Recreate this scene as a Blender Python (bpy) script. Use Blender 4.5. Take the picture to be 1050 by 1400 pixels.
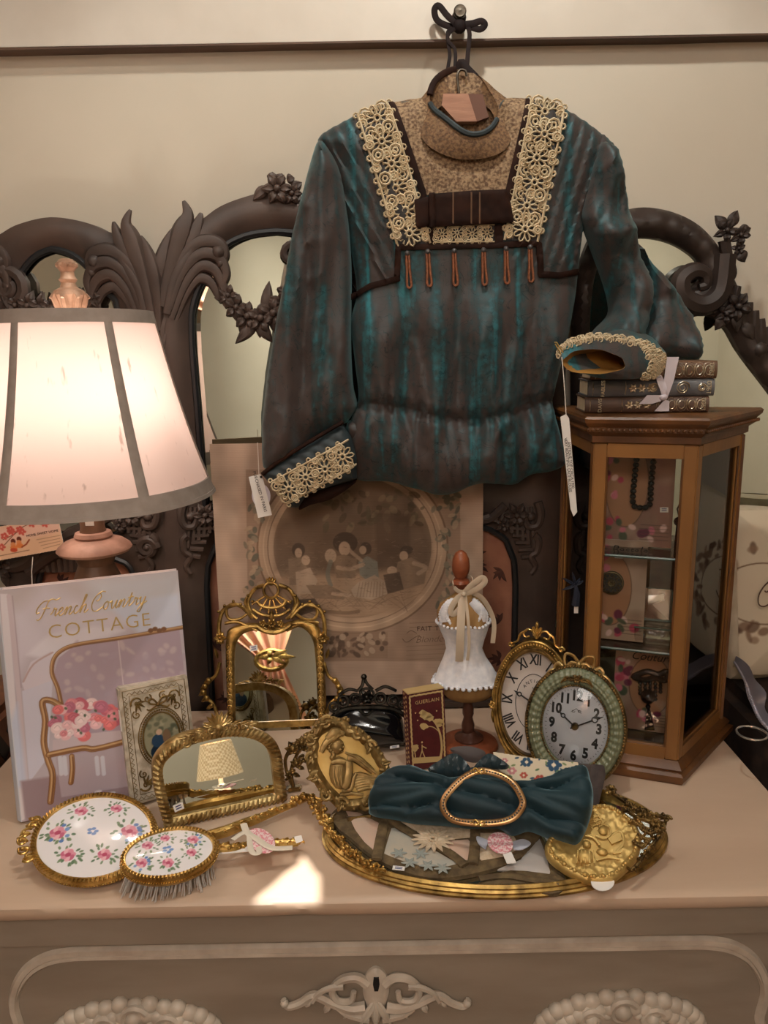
import bpy, bmesh, math, random
import numpy as np
from mathutils import Vector, Matrix
from mathutils.geometry import delaunay_2d_cdt
sc = bpy.context.scene
for o in list(bpy.data.objects): bpy.data.objects.remove(o)
COL = sc.collection
PI = math.pi; rad = math.radians
random.seed(7); RNG = np.random.RandomState(7)
# ---------------------------------------------------------------- camera
FPX = 1050.0
CAMP = Vector((0, -.7455, .6))
CAMR = Matrix.Rotation(PI/2-rad(12.0), 4, 'X') @ Matrix.Rotation(rad(-1.05), 4, 'Z')
cam = bpy.data.cameras.new('camera'); camo = bpy.data.objects.new('camera', cam); COL.objects.link(camo)
camo.matrix_world = Matrix.Translation(CAMP) @ CAMR
cam.sensor_fit = 'VERTICAL'; cam.sensor_height = 36.0; cam.lens = 36.0*FPX/1400; cam.clip_start = .02
sc.camera = camo
# ---------------------------------------------------------------- world, lamps, exposure
wd = bpy.data.worlds.new('world'); sc.world = wd; wd.use_nodes = True
wd.node_tree.nodes['Background'].inputs[0].default_value = (1, .95, .88, 1)
wd.node_tree.nodes['Background'].inputs[1].default_value = .25
def spot(name, loc, target, power, angle=100, blend=.6, size=.06, color=(1, .95, .86)):
    l = bpy.data.lights.new(name, 'SPOT'); l.energy = power; l.spot_size = rad(angle); l.spot_blend = blend
    l.shadow_soft_size = size; l.color = color
    o = bpy.data.objects.new(name, l); COL.objects.link(o); o.location = loc
    o.rotation_euler = (Vector(target)-Vector(loc)).to_track_quat('-Z', 'Y').to_euler(); return o
def area(name, loc, target, power, size, color=(1, .96, .88)):
    l = bpy.data.lights.new(name, 'AREA'); l.shape = 'DISK'; l.size = size; l.energy = power; l.color = color
    o = bpy.data.objects.new(name, l); COL.objects.link(o); o.location = loc
    o.rotation_euler = (Vector(target)-Vector(loc)).to_track_quat('-Z', 'Y').to_euler(); return o
spot('ceiling_or_added_spot', (.75, -.75, 1.57), (.1, .4, .2), 10, 95, .7, .04)
spot('ceiling_or_added_spot', (.14, .06, 1.57), (.06, .12, 0), 23, 128, .35, .03)
spot('ceiling_or_added_spot', (-.62, -.28, 1.57), (-.35, .3, .1), 11, 110, .8, .04)
spot('ceiling_or_added_spot', (-.25, -2.1, 1.57), (-.3, -3.3, .2), 110, 120, .8, .06)  # added wall wash, brightens the room that the mirrors reflect
spot('ceiling_or_added_spot', (1.2, -2.0, 1.57), (1.4, -3.3, .0), 90, 120, .8, .06)  # second added wash on the far wall, for the mirror reflections
spot('added_patch_beam', (-.02, -.50, 1.57), (-.138, .030, 0), 420, 10, .3, .0004, (1, .97, .92))  # added lamp, stands in for a mirror glint on the dresser top
area('room_fill_light', (-.3, -1.9, 1.58), (-.3, -1.9, 0), 28, 1.1)  # added fill behind the camera, lifts the general light of the room
sc.view_settings.view_transform = 'Standard'; sc.view_settings.look = 'None'
sc.view_settings.exposure = -0.24; sc.view_settings.gamma = 1.0; sc.view_settings.use_curve_mapping = False
# ---------------------------------------------------------------- geometry helpers
def V(*a): return Vector(a)
def ray(px, py): return CAMR.to_3x3() @ V((px-525)/FPX, -(py-700)/FPX, -1.0)
def at(px, py, y):                       # a point of the place at depth y, read off the photograph
    d = ray(px, py); return CAMP + d*((y-CAMP.y)/d.y)
def gr(px, py, z=0.0):                   # a point on the level z
    d = ray(px, py); return CAMP + d*((z-CAMP.z)/d.z)
class Fr:                                # a local frame: u right, v up, w to the viewer
    def __init__(s, o, u, v):
        s.o = Vector(o); s.u = Vector(u).normalized(); s.w = s.u.cross(Vector(v)).normalized(); s.v = s.w.cross(s.u)
        s.M = Matrix((s.u, s.v, s.w)).transposed().to_4x4(); s.M.translation = s.o
    def px(s, x, y, lift=0.0):
        d = ray(x, y); t = ((s.o + s.w*lift - CAMP).dot(s.w))/d.dot(s.w); p = CAMP + d*t - s.o
        return (p.dot(s.u), p.dot(s.v))
    def pts(s, L, lift=0.0): return [s.px(a, b, lift) for a, b in L]
    def loc(s, p): q = Vector(p)-s.o; return V(q.dot(s.u), q.dot(s.v), q.dot(s.w))
def upright(y): return Fr((0, y, 0), (1, 0, 0), (0, 0, 1))
def leaning(p0, p1, a):                  # stands on p0-p1, leans back by a degrees
    u = (Vector(p1)-Vector(p0)); u.z = 0; u.normalize(); n = u.cross(V(0, 0, 1))
    return Fr(p0, u, V(0, 0, 1)*math.cos(rad(a)) - n*math.sin(rad(a)))
FLAT = Fr((0, 0, 0), (1, 0, 0), (0, 1, 0))
def cr(P, n=6, closed=False):            # Catmull-Rom through points of any dimension
    P = np.array([list(p) for p in P], float); N = len(P); out = []
    rng = range(N if closed else N-1)
    for i in rng:
        if closed: a, b, c, d = P[(i-1) % N], P[i], P[(i+1) % N], P[(i+2) % N]
        else: a, b, c, d = P[max(i-1, 0)], P[i], P[i+1], P[min(i+2, N-1)]
        for k in range(n):
            t = k/n
            out.append(.5*((2*b)+(c-a)*t+(2*a-5*b+4*c-d)*t*t+(3*b-a-3*c+d)*t**3))
    if not closed: out.append(P[-1])
    return [tuple(p) for p in out]
def resample(P, step, closed=True):
    P = np.array(P, float); Q = np.vstack([P, P[:1]]) if closed else P
    L = np.r_[0, np.cumsum(np.linalg.norm(np.diff(Q, axis=0), axis=1))]
    n = max(3, int(round(L[-1]/step))); s = np.linspace(0, L[-1], n+1)
    if closed: s = s[:-1]
    return np.stack([np.interp(s, L, Q[:, k]) for k in range(Q.shape[1])], 1)
def ell(cx, cy, rx, ry, n=40, a0=0, a1=2*PI, rot=0):
    out = []
    full = abs(a1-a0-2*PI) < 1e-6
    for k in range(n if full else n+1):
        t = a0+(a1-a0)*k/n; x, y = rx*math.cos(t), ry*math.sin(t)
        out.append((cx+x*math.cos(rot)-y*math.sin(rot), cy+x*math.sin(rot)+y*math.cos(rot)))
    return out
def inside(P, poly):
    x, y = P[:, 0][:, None], P[:, 1][:, None]; A = np.array(poly, float); B = np.roll(A, -1, 0)
    c = (A[:, 1] > y) != (B[:, 1] > y)
    dy = np.where(B[:, 1]-A[:, 1] == 0, 1e-12, B[:, 1]-A[:, 1])
    xi = A[:, 0]+(y-A[:, 1])*(B[:, 0]-A[:, 0])/dy
    return (np.sum(c & (x < xi), 1) % 2) == 1
def dist(P, poly, closed=True):
    A = np.array(poly, float); B = np.roll(A, -1, 0)
    if not closed: A, B = A[:-1], B[:-1]
    out = np.full(len(P), 1e9)
    for k in range(0, len(P), 4000):
        p = P[k:k+4000][:, None, :]; ab = (B-A)[None]; L = np.maximum((ab**2).sum(2), 1e-18)
        t = np.clip(((p-A[None])*ab).sum(2)/L, 0, 1)
        out[k:k+4000] = np.sqrt((((A[None]+ab*t[..., None])-p)**2).sum(2)).min(1)
    return out
def vn(x, y, seed=0):                    # smooth value noise 0..1
    r = np.random.RandomState(seed).rand(64, 64)
    x = np.asarray(x, float); y = np.asarray(y, float)
    xi = np.floor(x).astype(int); yi = np.floor(y).astype(int); fx = x-xi; fy = y-yi
    fx = fx*fx*(3-2*fx); fy = fy*fy*(3-2*fy); g = lambda a, b: r[a % 64, b % 64]
    return (g(xi, yi)*(1-fx)+g(xi+1, yi)*fx)*(1-fy)+(g(xi, yi+1)*(1-fx)+g(xi+1, yi+1)*fx)*fy
def ridge(x, y, seed): return (1-np.abs(2*vn(x, y, seed)-1))**3
class MB:                                # collects shapes for ONE mesh
    def __init__(s): s.v = []; s.f = []; s.mi = []; s.m = 0
    def add(s, vs, fs):
        b = len(s.v); s.v += [tuple(p) for p in vs]; s.f += [tuple(i+b for i in f) for f in fs]; s.mi += [s.m]*len(fs); return s
    def box(s, c, d, rot=0, bev=0.0, ax='Z'):
        x, y, z = d[0]/2, d[1]/2, d[2]/2
        if bev > 0:
            vs = []; b = min(bev, x*.9, y*.9, z*.9)
            bm = bmesh.new(); bmesh.ops.create_cube(bm, size=1)
            for q in bm.verts: q.co = V(q.co.x*2*x, q.co.y*2*y, q.co.z*2*z)
            bmesh.ops.bevel(bm, geom=bm.edges[:], offset=b, segments=2, affect='EDGES')
            bm.verts.index_update(); vs = [q.co.copy() for q in bm.verts]; fs = [[q.index for q in f.verts] for f in bm.faces]; bm.free()
        else:
            vs = [V(a*x, b*y, e*z) for a in (-1, 1) for b in (-1, 1) for e in (-1, 1)]
            fs = [(0, 1, 3, 2), (4, 6, 7, 5), (0, 4, 5, 1), (2, 3, 7, 6), (0, 2, 6, 4), (1, 5, 7, 3)]
        R = Matrix.Rotation(rot, 3, ax)
        return s.add([R @ q + Vector(c) for q in vs], fs)
    def tube(s, pts, r, n=6, closed=False, flat=(1, 1), up=(0, 0, 1), cap=True):
        P = [Vector(p if len(p) == 3 else (p[0], p[1], 0)) for p in pts]; N = len(P); vs = []; fs = []; up = Vector(up)
        for i in range(N):
            a = P[(i-1) % N] if (closed or i) else P[i]; b = P[(i+1) % N] if (closed or i < N-1) else P[i]
            t = (b-a); t = t.normalized() if t.length > 1e-9 else V(1, 0, 0)
            e = up.cross(t)
            if e.length < 1e-4: e = V(1, 0, .01).cross(t)
            e.normalize(); g = t.cross(e)
            ri = r[i] if hasattr(r, '__len__') else r
            for k in range(n):
                q = 2*PI*k/n; vs.append(P[i]+e*(math.cos(q)*ri*flat[0])+g*(math.sin(q)*ri*flat[1]))
        for i in range(N if closed else N-1):
            j = (i+1) % N
            for k in range(n): l = (k+1) % n; fs.append((i*n+k, i*n+l, j*n+l, j*n+k))
        if cap and not closed: fs.append(tuple(range(n))[::-1]); fs.append(tuple((N-1)*n+k for k in range(n)))
        return s.add(vs, fs)
    def lathe(s, prof, c=(0, 0, 0), n=24, ax='Z', a0=0, a1=2*PI, fl=1.0):
        full = abs(a1-a0-2*PI) < 1e-6; m = n if full else n+1; vs = []; fs = []
        for r, h in prof:
            for k in range(m):
                t = a0+(a1-a0)*k/n; x, y = r*math.cos(t), r*math.sin(t)*fl
                p = V(x, y, h) if ax == 'Z' else (V(x, h, y) if ax == 'Y' else V(h, x, y)); vs.append(p+Vector(c))
        for i in range(len(prof)-1):
            for k in range(n):
                l = (k+1) % m
                q = (i*m+k, i*m+l, (i+1)*m+l, (i+1)*m+k); fs.append(q if ax != 'Y' else q[::-1])
        return s.add(vs, fs)
    def ball(s, c, r, n=8, m=6):
        r = (r, r, r) if not hasattr(r, '__len__') else r; vs = [(c[0], c[1], c[2]+r[2])]; fs = []
        for i in range(1, m):
            for k in range(n):
                a, b = PI*i/m, 2*PI*k/n; vs.append((c[0]+r[0]*math.sin(a)*math.cos(b), c[1]+r[1]*math.sin(a)*math.sin(b), c[2]+r[2]*math.cos(a)))
        vs.append((c[0], c[1], c[2]-r[2])); L = len(vs)-1
        for k in range(n): fs.append((0, 1+k, 1+(k+1) % n)); fs.append((L, 1+(m-2)*n+(k+1) % n, 1+(m-2)*n+k))
        for i in range(m-2):
            for k in range(n): a = 1+i*n; l = (k+1) % n; fs.append((a+k, a+n+k, a+n+l, a+l))
        return s.add(vs, fs)
    def prism(s, poly, w0, w1):
        n = len(poly); return s.add([(p[0], p[1], w0) for p in poly]+[(p[0], p[1], w1) for p in poly],
            [tuple(range(n))[::-1], tuple(range(n, 2*n))]+[(i, (i+1) % n, n+(i+1) % n, n+i) for i in range(n)])
    def loft(s, rings, closed=True, caps=False):
        n = len(rings[0]); vs = [p for r in rings for p in r]; fs = []
        for i in range(len(rings)-1):
            for k in range(n if closed else n-1): l = (k+1) % n; fs.append((i*n+k, i*n+l, (i+1)*n+l, (i+1)*n+k))
        if caps: fs.append(tuple(range(n))[::-1]); fs.append(tuple((len(rings)-1)*n+k for k in range(n)))
        return s.add(vs, fs)
    def relief(s, outline, h, step, back=0.0, holes=(), thick=None):
        # solid with a modelled front: h(P, d) gives the front height, d = distance to the rim, dh = to the holes
        O = resample(outline, step); H = [resample(q, step) for q in holes]
        mn, mx = O.min(0), O.max(0); gy = step*.87
        rows = np.arange(mn[1]+gy/2, mx[1], gy); G = []
        for i, y in enumerate(rows):
            xs = np.arange(mn[0]+(step/2 if i % 2 else 0), mx[0], step); G.append(np.stack([xs, np.full(len(xs), y)], 1))
        G = np.vstack(G); G = G[inside(G, O)]
        for q in H: G = G[~inside(G, q)]
        d = dist(G, O)
        for q in H: d = np.minimum(d, dist(G, q))
        G = G[d > step*.55]
        loops = [O]+H; vs = np.vstack(loops+[G]); ed = []; b = 0
        for L in loops: ed += [(b+i, b+(i+1) % len(L)) for i in range(len(L))]; b += len(L)
        co, _, tri, ov, _, _ = delaunay_2d_cdt([Vector(p) for p in vs], ed, [], 0, 1e-7)
        co = np.array([tuple(p) for p in co]); T = np.array([t for t in tri if len(t) == 3])
        cen = co[T].mean(1); ok = inside(cen, O)
        for q in H: ok &= ~inside(cen, q)
        T = T[ok]; dO = dist(co, O); dH = np.full(len(co), 1e3)
        for q in H: dH = np.minimum(dH, dist(co, q))
        w = h(co, dO, dH) if H else h(co, dO)
        n = len(co); bk = (w-thick) if thick is not None else np.full(n, back)
        vs = [(co[i, 0], co[i, 1], w[i]) for i in range(n)]+[(co[i, 0], co[i, 1], bk[i]) for i in range(n)]
        a = co[T]; ar = (a[:, 1, 0]-a[:, 0, 0])*(a[:, 2, 1]-a[:, 0, 1])-(a[:, 1, 1]-a[:, 0, 1])*(a[:, 2, 0]-a[:, 0, 0])
        T = np.where((ar < 0)[:, None], T[:, ::-1], T)
        fs = [tuple(t) for t in T]+[tuple(n+i for i in t[::-1]) for t in T]
        E = {}
        for t in T:
            for i in range(3): E[(t[i], t[(i+1) % 3])] = 1
        for (p, q) in E:
            if (q, p) not in E: fs.append((q, p, n+p, n+q))
        return s.add(vs, fs)
    # ---- ornament vocabulary, in a frame's u, v, w
    def leaf(s, b, t, wd, lift=.004, w0=0.0, bend=0.0, n=6, th=.0015):
        b = V(b[0], b[1], 0); t = V(t[0], t[1], 0); d = t-b; p = V(-d.y, d.x, 0).normalized(); rings = []
        for i in range(n+1):
            x = i/n; c = b+d*x+p*(bend*math.sin(PI*x)); hw = wd*math.sin(PI*min(1, x*.94+.06))**.8*(1-.35*x)+.0003
            z = w0+lift*math.sin(PI*(x*.75+.15)); rings.append([tuple(c-p*hw+V(0, 0, z-th)), tuple(c-p*hw*.5+V(0, 0, z+th*.6)), tuple(c+V(0, 0, z+th*.1)), tuple(c+p*hw*.5+V(0, 0, z+th*.6)), tuple(c+p*hw+V(0, 0, z-th)), tuple(c+V(0, 0, z-th*2.2))])
        return s.loft(rings, True, True)
    def rosette(s, c, r, w0=0.0, n=6, rot=0.0, lift=None):
        lift = r*.5 if lift is None else lift
        for k in range(n):
            a = rot+2*PI*k/n; s.leaf((c[0]+math.cos(a)*r*.15, c[1]+math.sin(a)*r*.15), (c[0]+math.cos(a)*r, c[1]+math.sin(a)*r), r*.36, lift, w0, 0, 4, r*.1)
        return s.ball((c[0], c[1], w0+lift*.9), r*.24, 7, 5)
    def scroll(s, c, r, a0, turns, th, w0=0.0, flat=(1, 1), taper=.45, n=7, lift=0.0, dirn=1):
        N = max(8, int(14*turns)); P = []; R = []
        for i in range(N+1):
            x = i/N; a = a0+dirn*2*PI*turns*x; q = r*(1-.86*x); P.append((c[0]+math.cos(a)*q, c[1]+math.sin(a)*q, w0+lift*x)); R.append(th*(1-taper*x))
        s.tube(P, R, n, flat=flat); return s.ball((c[0]+math.cos(a)*q*.2, c[1]+math.sin(a)*q*.2, w0+lift), th*.9, 7, 5)
    def sweep(s, pts, r0, r1=None, w0=0.0, n=6, flat=(1, 1), k=5, mid=None, closed=False):
        P = cr([(p[0], p[1], p[2] if len(p) > 2 else w0) for p in pts], k, closed); N = len(P); r1 = r0 if r1 is None else r1
        R = [(r0+(r1-r0)*i/(N-1)) if mid is None else (r0+(mid-r0)*2*i/(N-1) if i < N/2 else mid+(r1-mid)*(2*i/(N-1)-1)) for i in range(N)]
        return s.tube(P, R, n, closed, flat)
    def beads(s, pts, r, gap=2.1, w0=0.0, closed=False, n=6, m=4):
        P = resample([(p[0], p[1], p[2] if len(p) > 2 else w0) for p in pts], r*gap, closed)
        for p in P: s.ball(p, r, n, m)
        return s
def obj(name, mb, mat, parent=None, M=None, smooth=True, ang=38, kind=None, label=None):
    me = bpy.data.meshes.new(name); me.from_pydata(mb.v, [], mb.f); me.update()
    for m in (mat if isinstance(mat, (list, tuple)) else [mat]): me.materials.append(m)
    if any(mb.mi): me.polygons.foreach_set('material_index', mb.mi)
    if smooth: me.polygons.foreach_set('use_smooth', [True]*len(me.polygons)); me.set_sharp_from_angle(angle=rad(ang))
    o = bpy.data.objects.new(name, me); COL.objects.link(o)
    if parent is not None: o.parent = parent
    if M is not None: o.matrix_world = M
    if kind: o['kind'] = kind
    if label: o['label'] = label
    return o
def thing(name, label, cat, fr=None, group=None):
    o = bpy.data.objects.new(name, None); COL.objects.link(o); o.empty_display_size = .03
    if fr is not None: o.matrix_world = fr.M if isinstance(fr, Fr) else fr
    return tag(o, label, cat, group)
def tag(o, label, cat, group=None):
    o['label'] = label; o['category'] = cat
    if group: o['group'] = group
    return o
# ---------------------------------------------------------------- materials
def s2l(c): return tuple(((x/255)/12.92 if x/255 <= .04045 else ((x/255+.055)/1.055)**2.4) for x in c)
def nodes(name):
    m = bpy.data.materials.new(name); m.use_nodes = True; t = m.node_tree; return m, t, t.nodes['Principled BSDF']
def mat(name, c, rough=.5, metal=0.0, c2=None, ns=20, stretch=(1, 1, 1), bump=0.0, bs=None, spec=None, lo=.35, hi=.65, **kw):
    m, t, b = nodes(name); N = t.nodes.new; L = t.links.new
    b.inputs['Roughness'].default_value = rough; b.inputs['Metallic'].default_value = metal
    b.inputs['Base Color'].default_value = (*s2l(c), 1)
    if spec is not None: b.inputs['Specular IOR Level'].default_value = spec
    for k, v in kw.items(): b.inputs[k.replace('_', ' ')].default_value = v
    if c2 or bump:
        tc = N('ShaderNodeTexCoord'); mp = N('ShaderNodeMapping'); mp.inputs['Scale'].default_value = stretch; L(tc.outputs['Object'], mp.inputs[0])
    if c2:
        nz = N('ShaderNodeTexNoise'); nz.inputs['Scale'].default_value = ns; nz.inputs['Detail'].default_value = 6; L(mp.outputs[0], nz.inputs['Vector'])
        rp = N('ShaderNodeValToRGB'); rp.color_ramp.elements[0].position = lo; rp.color_ramp.elements[1].position = hi
        rp.color_ramp.elements[0].color = (*s2l(c), 1); rp.color_ramp.elements[1].color = (*s2l(c2), 1)
        L(nz.outputs['Fac'], rp.inputs[0]); L(rp.outputs[0], b.inputs['Base Color'])
    if bump:
        n2 = N('ShaderNodeTexNoise'); n2.inputs['Scale'].default_value = bs or ns*3; n2.inputs['Detail'].default_value = 5; L(mp.outputs[0], n2.inputs['Vector'])
        bp = N('ShaderNodeBump'); bp.inputs['Strength'].default_value = bump; bp.inputs['Distance'].default_value = .002
        L(n2.outputs['Fac'], bp.inputs['Height']); L(bp.outputs[0], b.inputs['Normal'])
    return m
def printmat(name, rough=.5, spec=.3, coat=0.0):
    m, t, b = nodes(name); a = t.nodes.new('ShaderNodeAttribute'); a.attribute_name = 'ink'
    t.links.new(a.outputs['Color'], b.inputs['Base Color']); b.inputs['Roughness'].default_value = rough
    b.inputs['Specular IOR Level'].default_value = spec; b.inputs['Coat Weight'].default_value = coat; return m
class Canvas:                            # flat print, drawn in a frame's u, v and laid on a fine grid
    def __init__(s, u0, v0, u1, v1, res, base):
        s.u0, s.v0, s.u1, s.v1 = u0, v0, u1, v1; s.nx = max(2, int((u1-u0)/res)); s.ny = max(2, int((v1-v0)/res)); s.res = (u1-u0)/(s.nx-1)
        s.U, s.V = np.meshgrid(np.linspace(u0, u1, s.nx), np.linspace(v0, v1, s.ny)); s.A = np.zeros((s.ny, s.nx, 3)); s.A[:] = base
    def win(s, P, pad):
        P = np.array(P); a = np.clip([(P[:, 0].min()-pad-s.u0)/(s.u1-s.u0)*s.nx-1, (P[:, 0].max()+pad-s.u0)/(s.u1-s.u0)*s.nx+2], 0, s.nx).astype(int)
        b = np.clip([(P[:, 1].min()-pad-s.v0)/(s.v1-s.v0)*s.ny-1, (P[:, 1].max()+pad-s.v0)/(s.v1-s.v0)*s.ny+2], 0, s.ny).astype(int)
        return slice(b[0], b[1]), slice(a[0], a[1])
    def mix(s, w, m, c): s.A[w] = s.A[w]*(1-m[..., None])+np.array(c, float)*m[..., None]
    def poly(s, P, c, soft=None, al=1.0, tex=None):
        soft = s.res if soft is None else soft; w = s.win(P, soft*1.5); U = s.U[w]
        if U.size == 0: return s
        Q = np.stack([U.ravel(), s.V[w].ravel()], 1); d = dist(Q, P); d = np.where(inside(Q, P), d, -d).reshape(U.shape)
        m = np.clip(d/soft+.5, 0, 1)*al
        if tex: m = m*(.25+.75*vn(U*tex, s.V[w]*tex, 3))
        s.mix(w, m, c); return s
    def line(s, P, wd, c, al=1.0, closed=False):
        w = s.win(P, wd+s.res*2); U = s.U[w]
        if U.size == 0: return s
        Q = np.stack([U.ravel(), s.V[w].ravel()], 1); d = dist(Q, P, closed).reshape(U.shape)
        s.mix(w, np.clip((wd/2-d)/s.res+.5, 0, 1)*al, c); return s
    def dot(s, c, rx, ry, col, rot=0, soft=None, al=1.0): return s.poly(ell(c[0], c[1], rx, ry, 18, rot=rot), col, soft, al)
    def shade(s, fn): s.A = np.clip(fn(s.U, s.V, s.A), 0, 255); return s
    def build(s, name, m, parent=None, w=0.0, M=None, clip=None, h=None, thick=.0006):
        nx, ny = s.nx, s.ny; W = np.full((ny, nx), w) if h is None else h(s.U, s.V)
        co = np.stack([s.U.ravel(), s.V.ravel(), W.ravel()], 1); I = np.arange(nx*ny).reshape(ny, nx)
        F = np.stack([I[:-1, :-1].ravel(), I[:-1, 1:].ravel(), I[1:, 1:].ravel(), I[1:, :-1].ravel()], 1)
        if clip is not None: F = F[inside(co[F].mean(1)[:, :2], clip)]
        me = bpy.data.meshes.new(name); me.from_pydata(co.tolist(), [], F.tolist()); me.update()
        at_ = me.color_attributes.new('ink', 'FLOAT_COLOR', 'POINT'); x = s.A.reshape(-1, 3)/255
        lin = np.where(x <= .04045, x/12.92, ((np.maximum(x, 0)+.055)/1.055)**2.4)
        at_.data.foreach_set('color', np.c_[lin, np.ones(len(lin))].astype(np.float32).ravel())
        me.materials.append(m); me.polygons.foreach_set('use_smooth', [True]*len(me.polygons))
        o = bpy.data.objects.new(name, me); COL.objects.link(o)
        if parent is not None: o.parent = parent
        if M is not None: o.matrix_world = M
        return o
def text(s, size, name, m, parent, c, rot=0.0, w=.0006, ext=.0002, align='CENTER', sx=1.0, shear=0.0, spacing=1.0, label=None, bold=0.0):
    cu = bpy.data.curves.new(name, 'FONT'); cu.body = s; cu.size = size; cu.align_x = align; cu.align_y = 'CENTER'; cu.extrude = ext; cu.shear = shear; cu.space_character = spacing; cu.offset = bold; cu.resolution_u = 3
    tmp = bpy.data.objects.new('t', cu); COL.objects.link(tmp); dg = bpy.context.evaluated_depsgraph_get()
    me = bpy.data.meshes.new_from_object(tmp.evaluated_get(dg)); bpy.data.objects.remove(tmp); bpy.data.curves.remove(cu)
    me.transform(Matrix.Translation((c[0], c[1], w)) @ Matrix.Rotation(rot, 4, 'Z') @ Matrix.Diagonal((sx, 1, 1, 1)))
    me.name = name; me.materials.clear(); me.materials.append(m); o = bpy.data.objects.new(name, me); COL.objects.link(o)
    if parent is not None: o.parent = parent
    if label: o['label'] = label
    return o
def mirror_u(P, uc): return [(2*uc-p[0],)+tuple(p[1:]) for p in P]
GOLD = mat('antique_gold', (190, 154, 86), .36, .8, (112, 86, 44), 60, bump=.25, bs=180)
GOLD2 = mat('bright_gold', (214, 178, 106), .28, .82, (160, 124, 62), 45, bump=.2, bs=150)
GOLDK = mat('dark_gold', (150, 120, 70), .4, .8, (66, 50, 28), 70, bump=.35, bs=200)
GOLDP = mat('pale_gold', (200, 174, 118), .36, .68, (140, 108, 58), 55, bump=.3, bs=160)
MIRROR = mat('mirror_glass', (222, 224, 214), .015, 1.0)
WHITE = mat('white_paper', (236, 232, 226), .7)
INK = mat('black_ink', (22, 20, 20), .6)
INKB = mat('blue_ink', (60, 66, 120), .6)
# ================================================================ the room
PLASTER = mat('cream_plaster', (206, 198, 182), .85, c2=(199, 190, 173), ns=3, bump=.08, bs=60)
TRIM = mat('cream_trim_paint', (212, 205, 193), .5, c2=(203, 195, 182), ns=8, bump=.1, bs=40)
WOODF = mat('oak_floor', (120, 84, 54), .5, c2=(92, 62, 38), ns=6, stretch=(1, 8, 1))
DARKW = mat('dark_walnut_edge', (104, 76, 56), .55, c2=(70, 48, 36), ns=14, stretch=(.2, 1, 1))
def struct(name, mb, m, **k): o = obj(name, mb, m, smooth=False, **k); o['kind'] = 'structure'; return o
ZF, ZC = -.95, 1.62; YB = .575
struct('wall_back', MB().box((0, YB+.05, (ZF+ZC)/2), (4.6, .1, ZC-ZF)), PLASTER)
struct('wall_left', MB().box((-2.25, -1.4, (ZF+ZC)/2), (.1, 3.85, ZC-ZF)), PLASTER)
struct('wall_right', MB().box((2.25, -1.4, (ZF+ZC)/2), (.1, 3.85, ZC-ZF)), PLASTER)
struct('wall_front', MB().box((0, -3.35, (ZF+ZC)/2), (4.6, .1, ZC-ZF)), PLASTER)
struct('floor', MB().box((0, -1.4, ZF-.05), (4.6, 4.1, .1)), WOODF)
struct('ceiling', MB().box((0, -1.4, ZC+.05), (4.6, 4.1, .1)), mat('white_ceiling', (235, 230, 220), .9))
rail_z = at(525, 57, .55).z
rb = MB().box((0, YB-.0125, rail_z+.12), (4.5, .025, .24), bev=.002)
tr = struct('trim_1', rb, TRIM)
lp = MB()
L = resample([(-2.2, 0), (2.2, 0)], .03, False)
lip = [(p[0], rail_z-.0005+.0014*(vn([p[0]*9], [1.], 5)[0]-.5)) for p in L]
lp.add([(x, YB-.027, z-.0014) for x, z in lip]+[(x, YB-.027, z+.0014) for x, z in lip]+[(x, YB, z-.0014) for x, z in lip]+[(x, YB, z+.0014) for x, z in lip], [])
n = len(lip)
for i in range(n-1):
    for a, b in ((0, 1), (1, 3), (3, 2), (2, 0)): lp.f.append((a*n+i, a*n+i+1, b*n+i+1, b*n+i)); lp.mi.append(0)
struct('trim_edge', lp, DARKW, parent=tr)
cz = MB()
for sx, sy, dx, dy in ((0, .53, 4.4, .04), (0, -3.27, 4.4, .04)): pass
bb = struct('baseboard_back', MB().box((0, YB-.01, ZF+.06), (4.5, .02, .12), bev=.004), TRIM)
# ================================================================ dresser
DX0, DX1, DY1 = -.578, .517, .469
CREAMTOP = mat('pinkish_cream_paint', (198, 173, 150), .42, c2=(190, 164, 141), ns=5, bump=.12, bs=45, stretch=(1, 3, 1))
GREIGE = mat('greige_paint', (154, 141, 126), .48, c2=(142, 129, 114), ns=7, stretch=(1, 1, 4), bump=.12, bs=40)
GREIGEW = mat('worn_moulding_paint', (208, 196, 180), .42, c2=(182, 168, 152), ns=30, bump=.2, bs=90)
dr = thing('dresser', 'wide greige painted dresser with pinkish cream top and carved drawer front', 'dresser', Fr((0, .23, ZF), (1, 0, 0), (0, 1, 0)))
def dobj(name, mb, m, parent=dr, **k):
    mb.v = [(p[0], p[1]-(.23), p[2]-ZF) for p in mb.v]; return obj(name, mb, m, parent, **k)
# top: rounded, slightly chipped front lip
prof = [(0, DY1), (0, .012), (-.0012, .005), (-.004, .001), (-.009, 0), (-.0165, .0005), (-.0205, .004), (-.021, .014), (-.021, DY1)]
xs = np.linspace(DX0, DX1, 120); tp = MB(); rings = []
for x in xs:
    ch = .0012*max(0, vn([x*40], [2.], 9)[0]-.72)*4
    rings.append([(x, y+(ch if .0005 <= y < .006 else 0), z-(ch*.6 if -.005 < z < 0 and y < .02 else 0)) for z, y in prof])
tp.loft(rings, True, True)
dobj('top', tp, CREAMTOP)
dobj('frieze', MB().box(((DX0+DX1)/2, .0315, -.043), (DX1-DX0-.03, .035, .044), bev=.002), GREIGE)
dobj('carcass', MB().box(((DX0+DX1)/2, .262, -.45), (DX1-DX0-.034, .41, .84)), GREIGE)
for x in (DX0+.05, DX1-.05):
    for y in (.07, .42): dobj('leg', MB().lathe([(.0, ZF), (.022, ZF), (.026, ZF+.02), (.02, ZF+.05), (.034, ZF+.085), (0, ZF+.085)], (x, y, 0), 16), GREIGE)
DF = upright(.030)                       # face of the drawers
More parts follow.
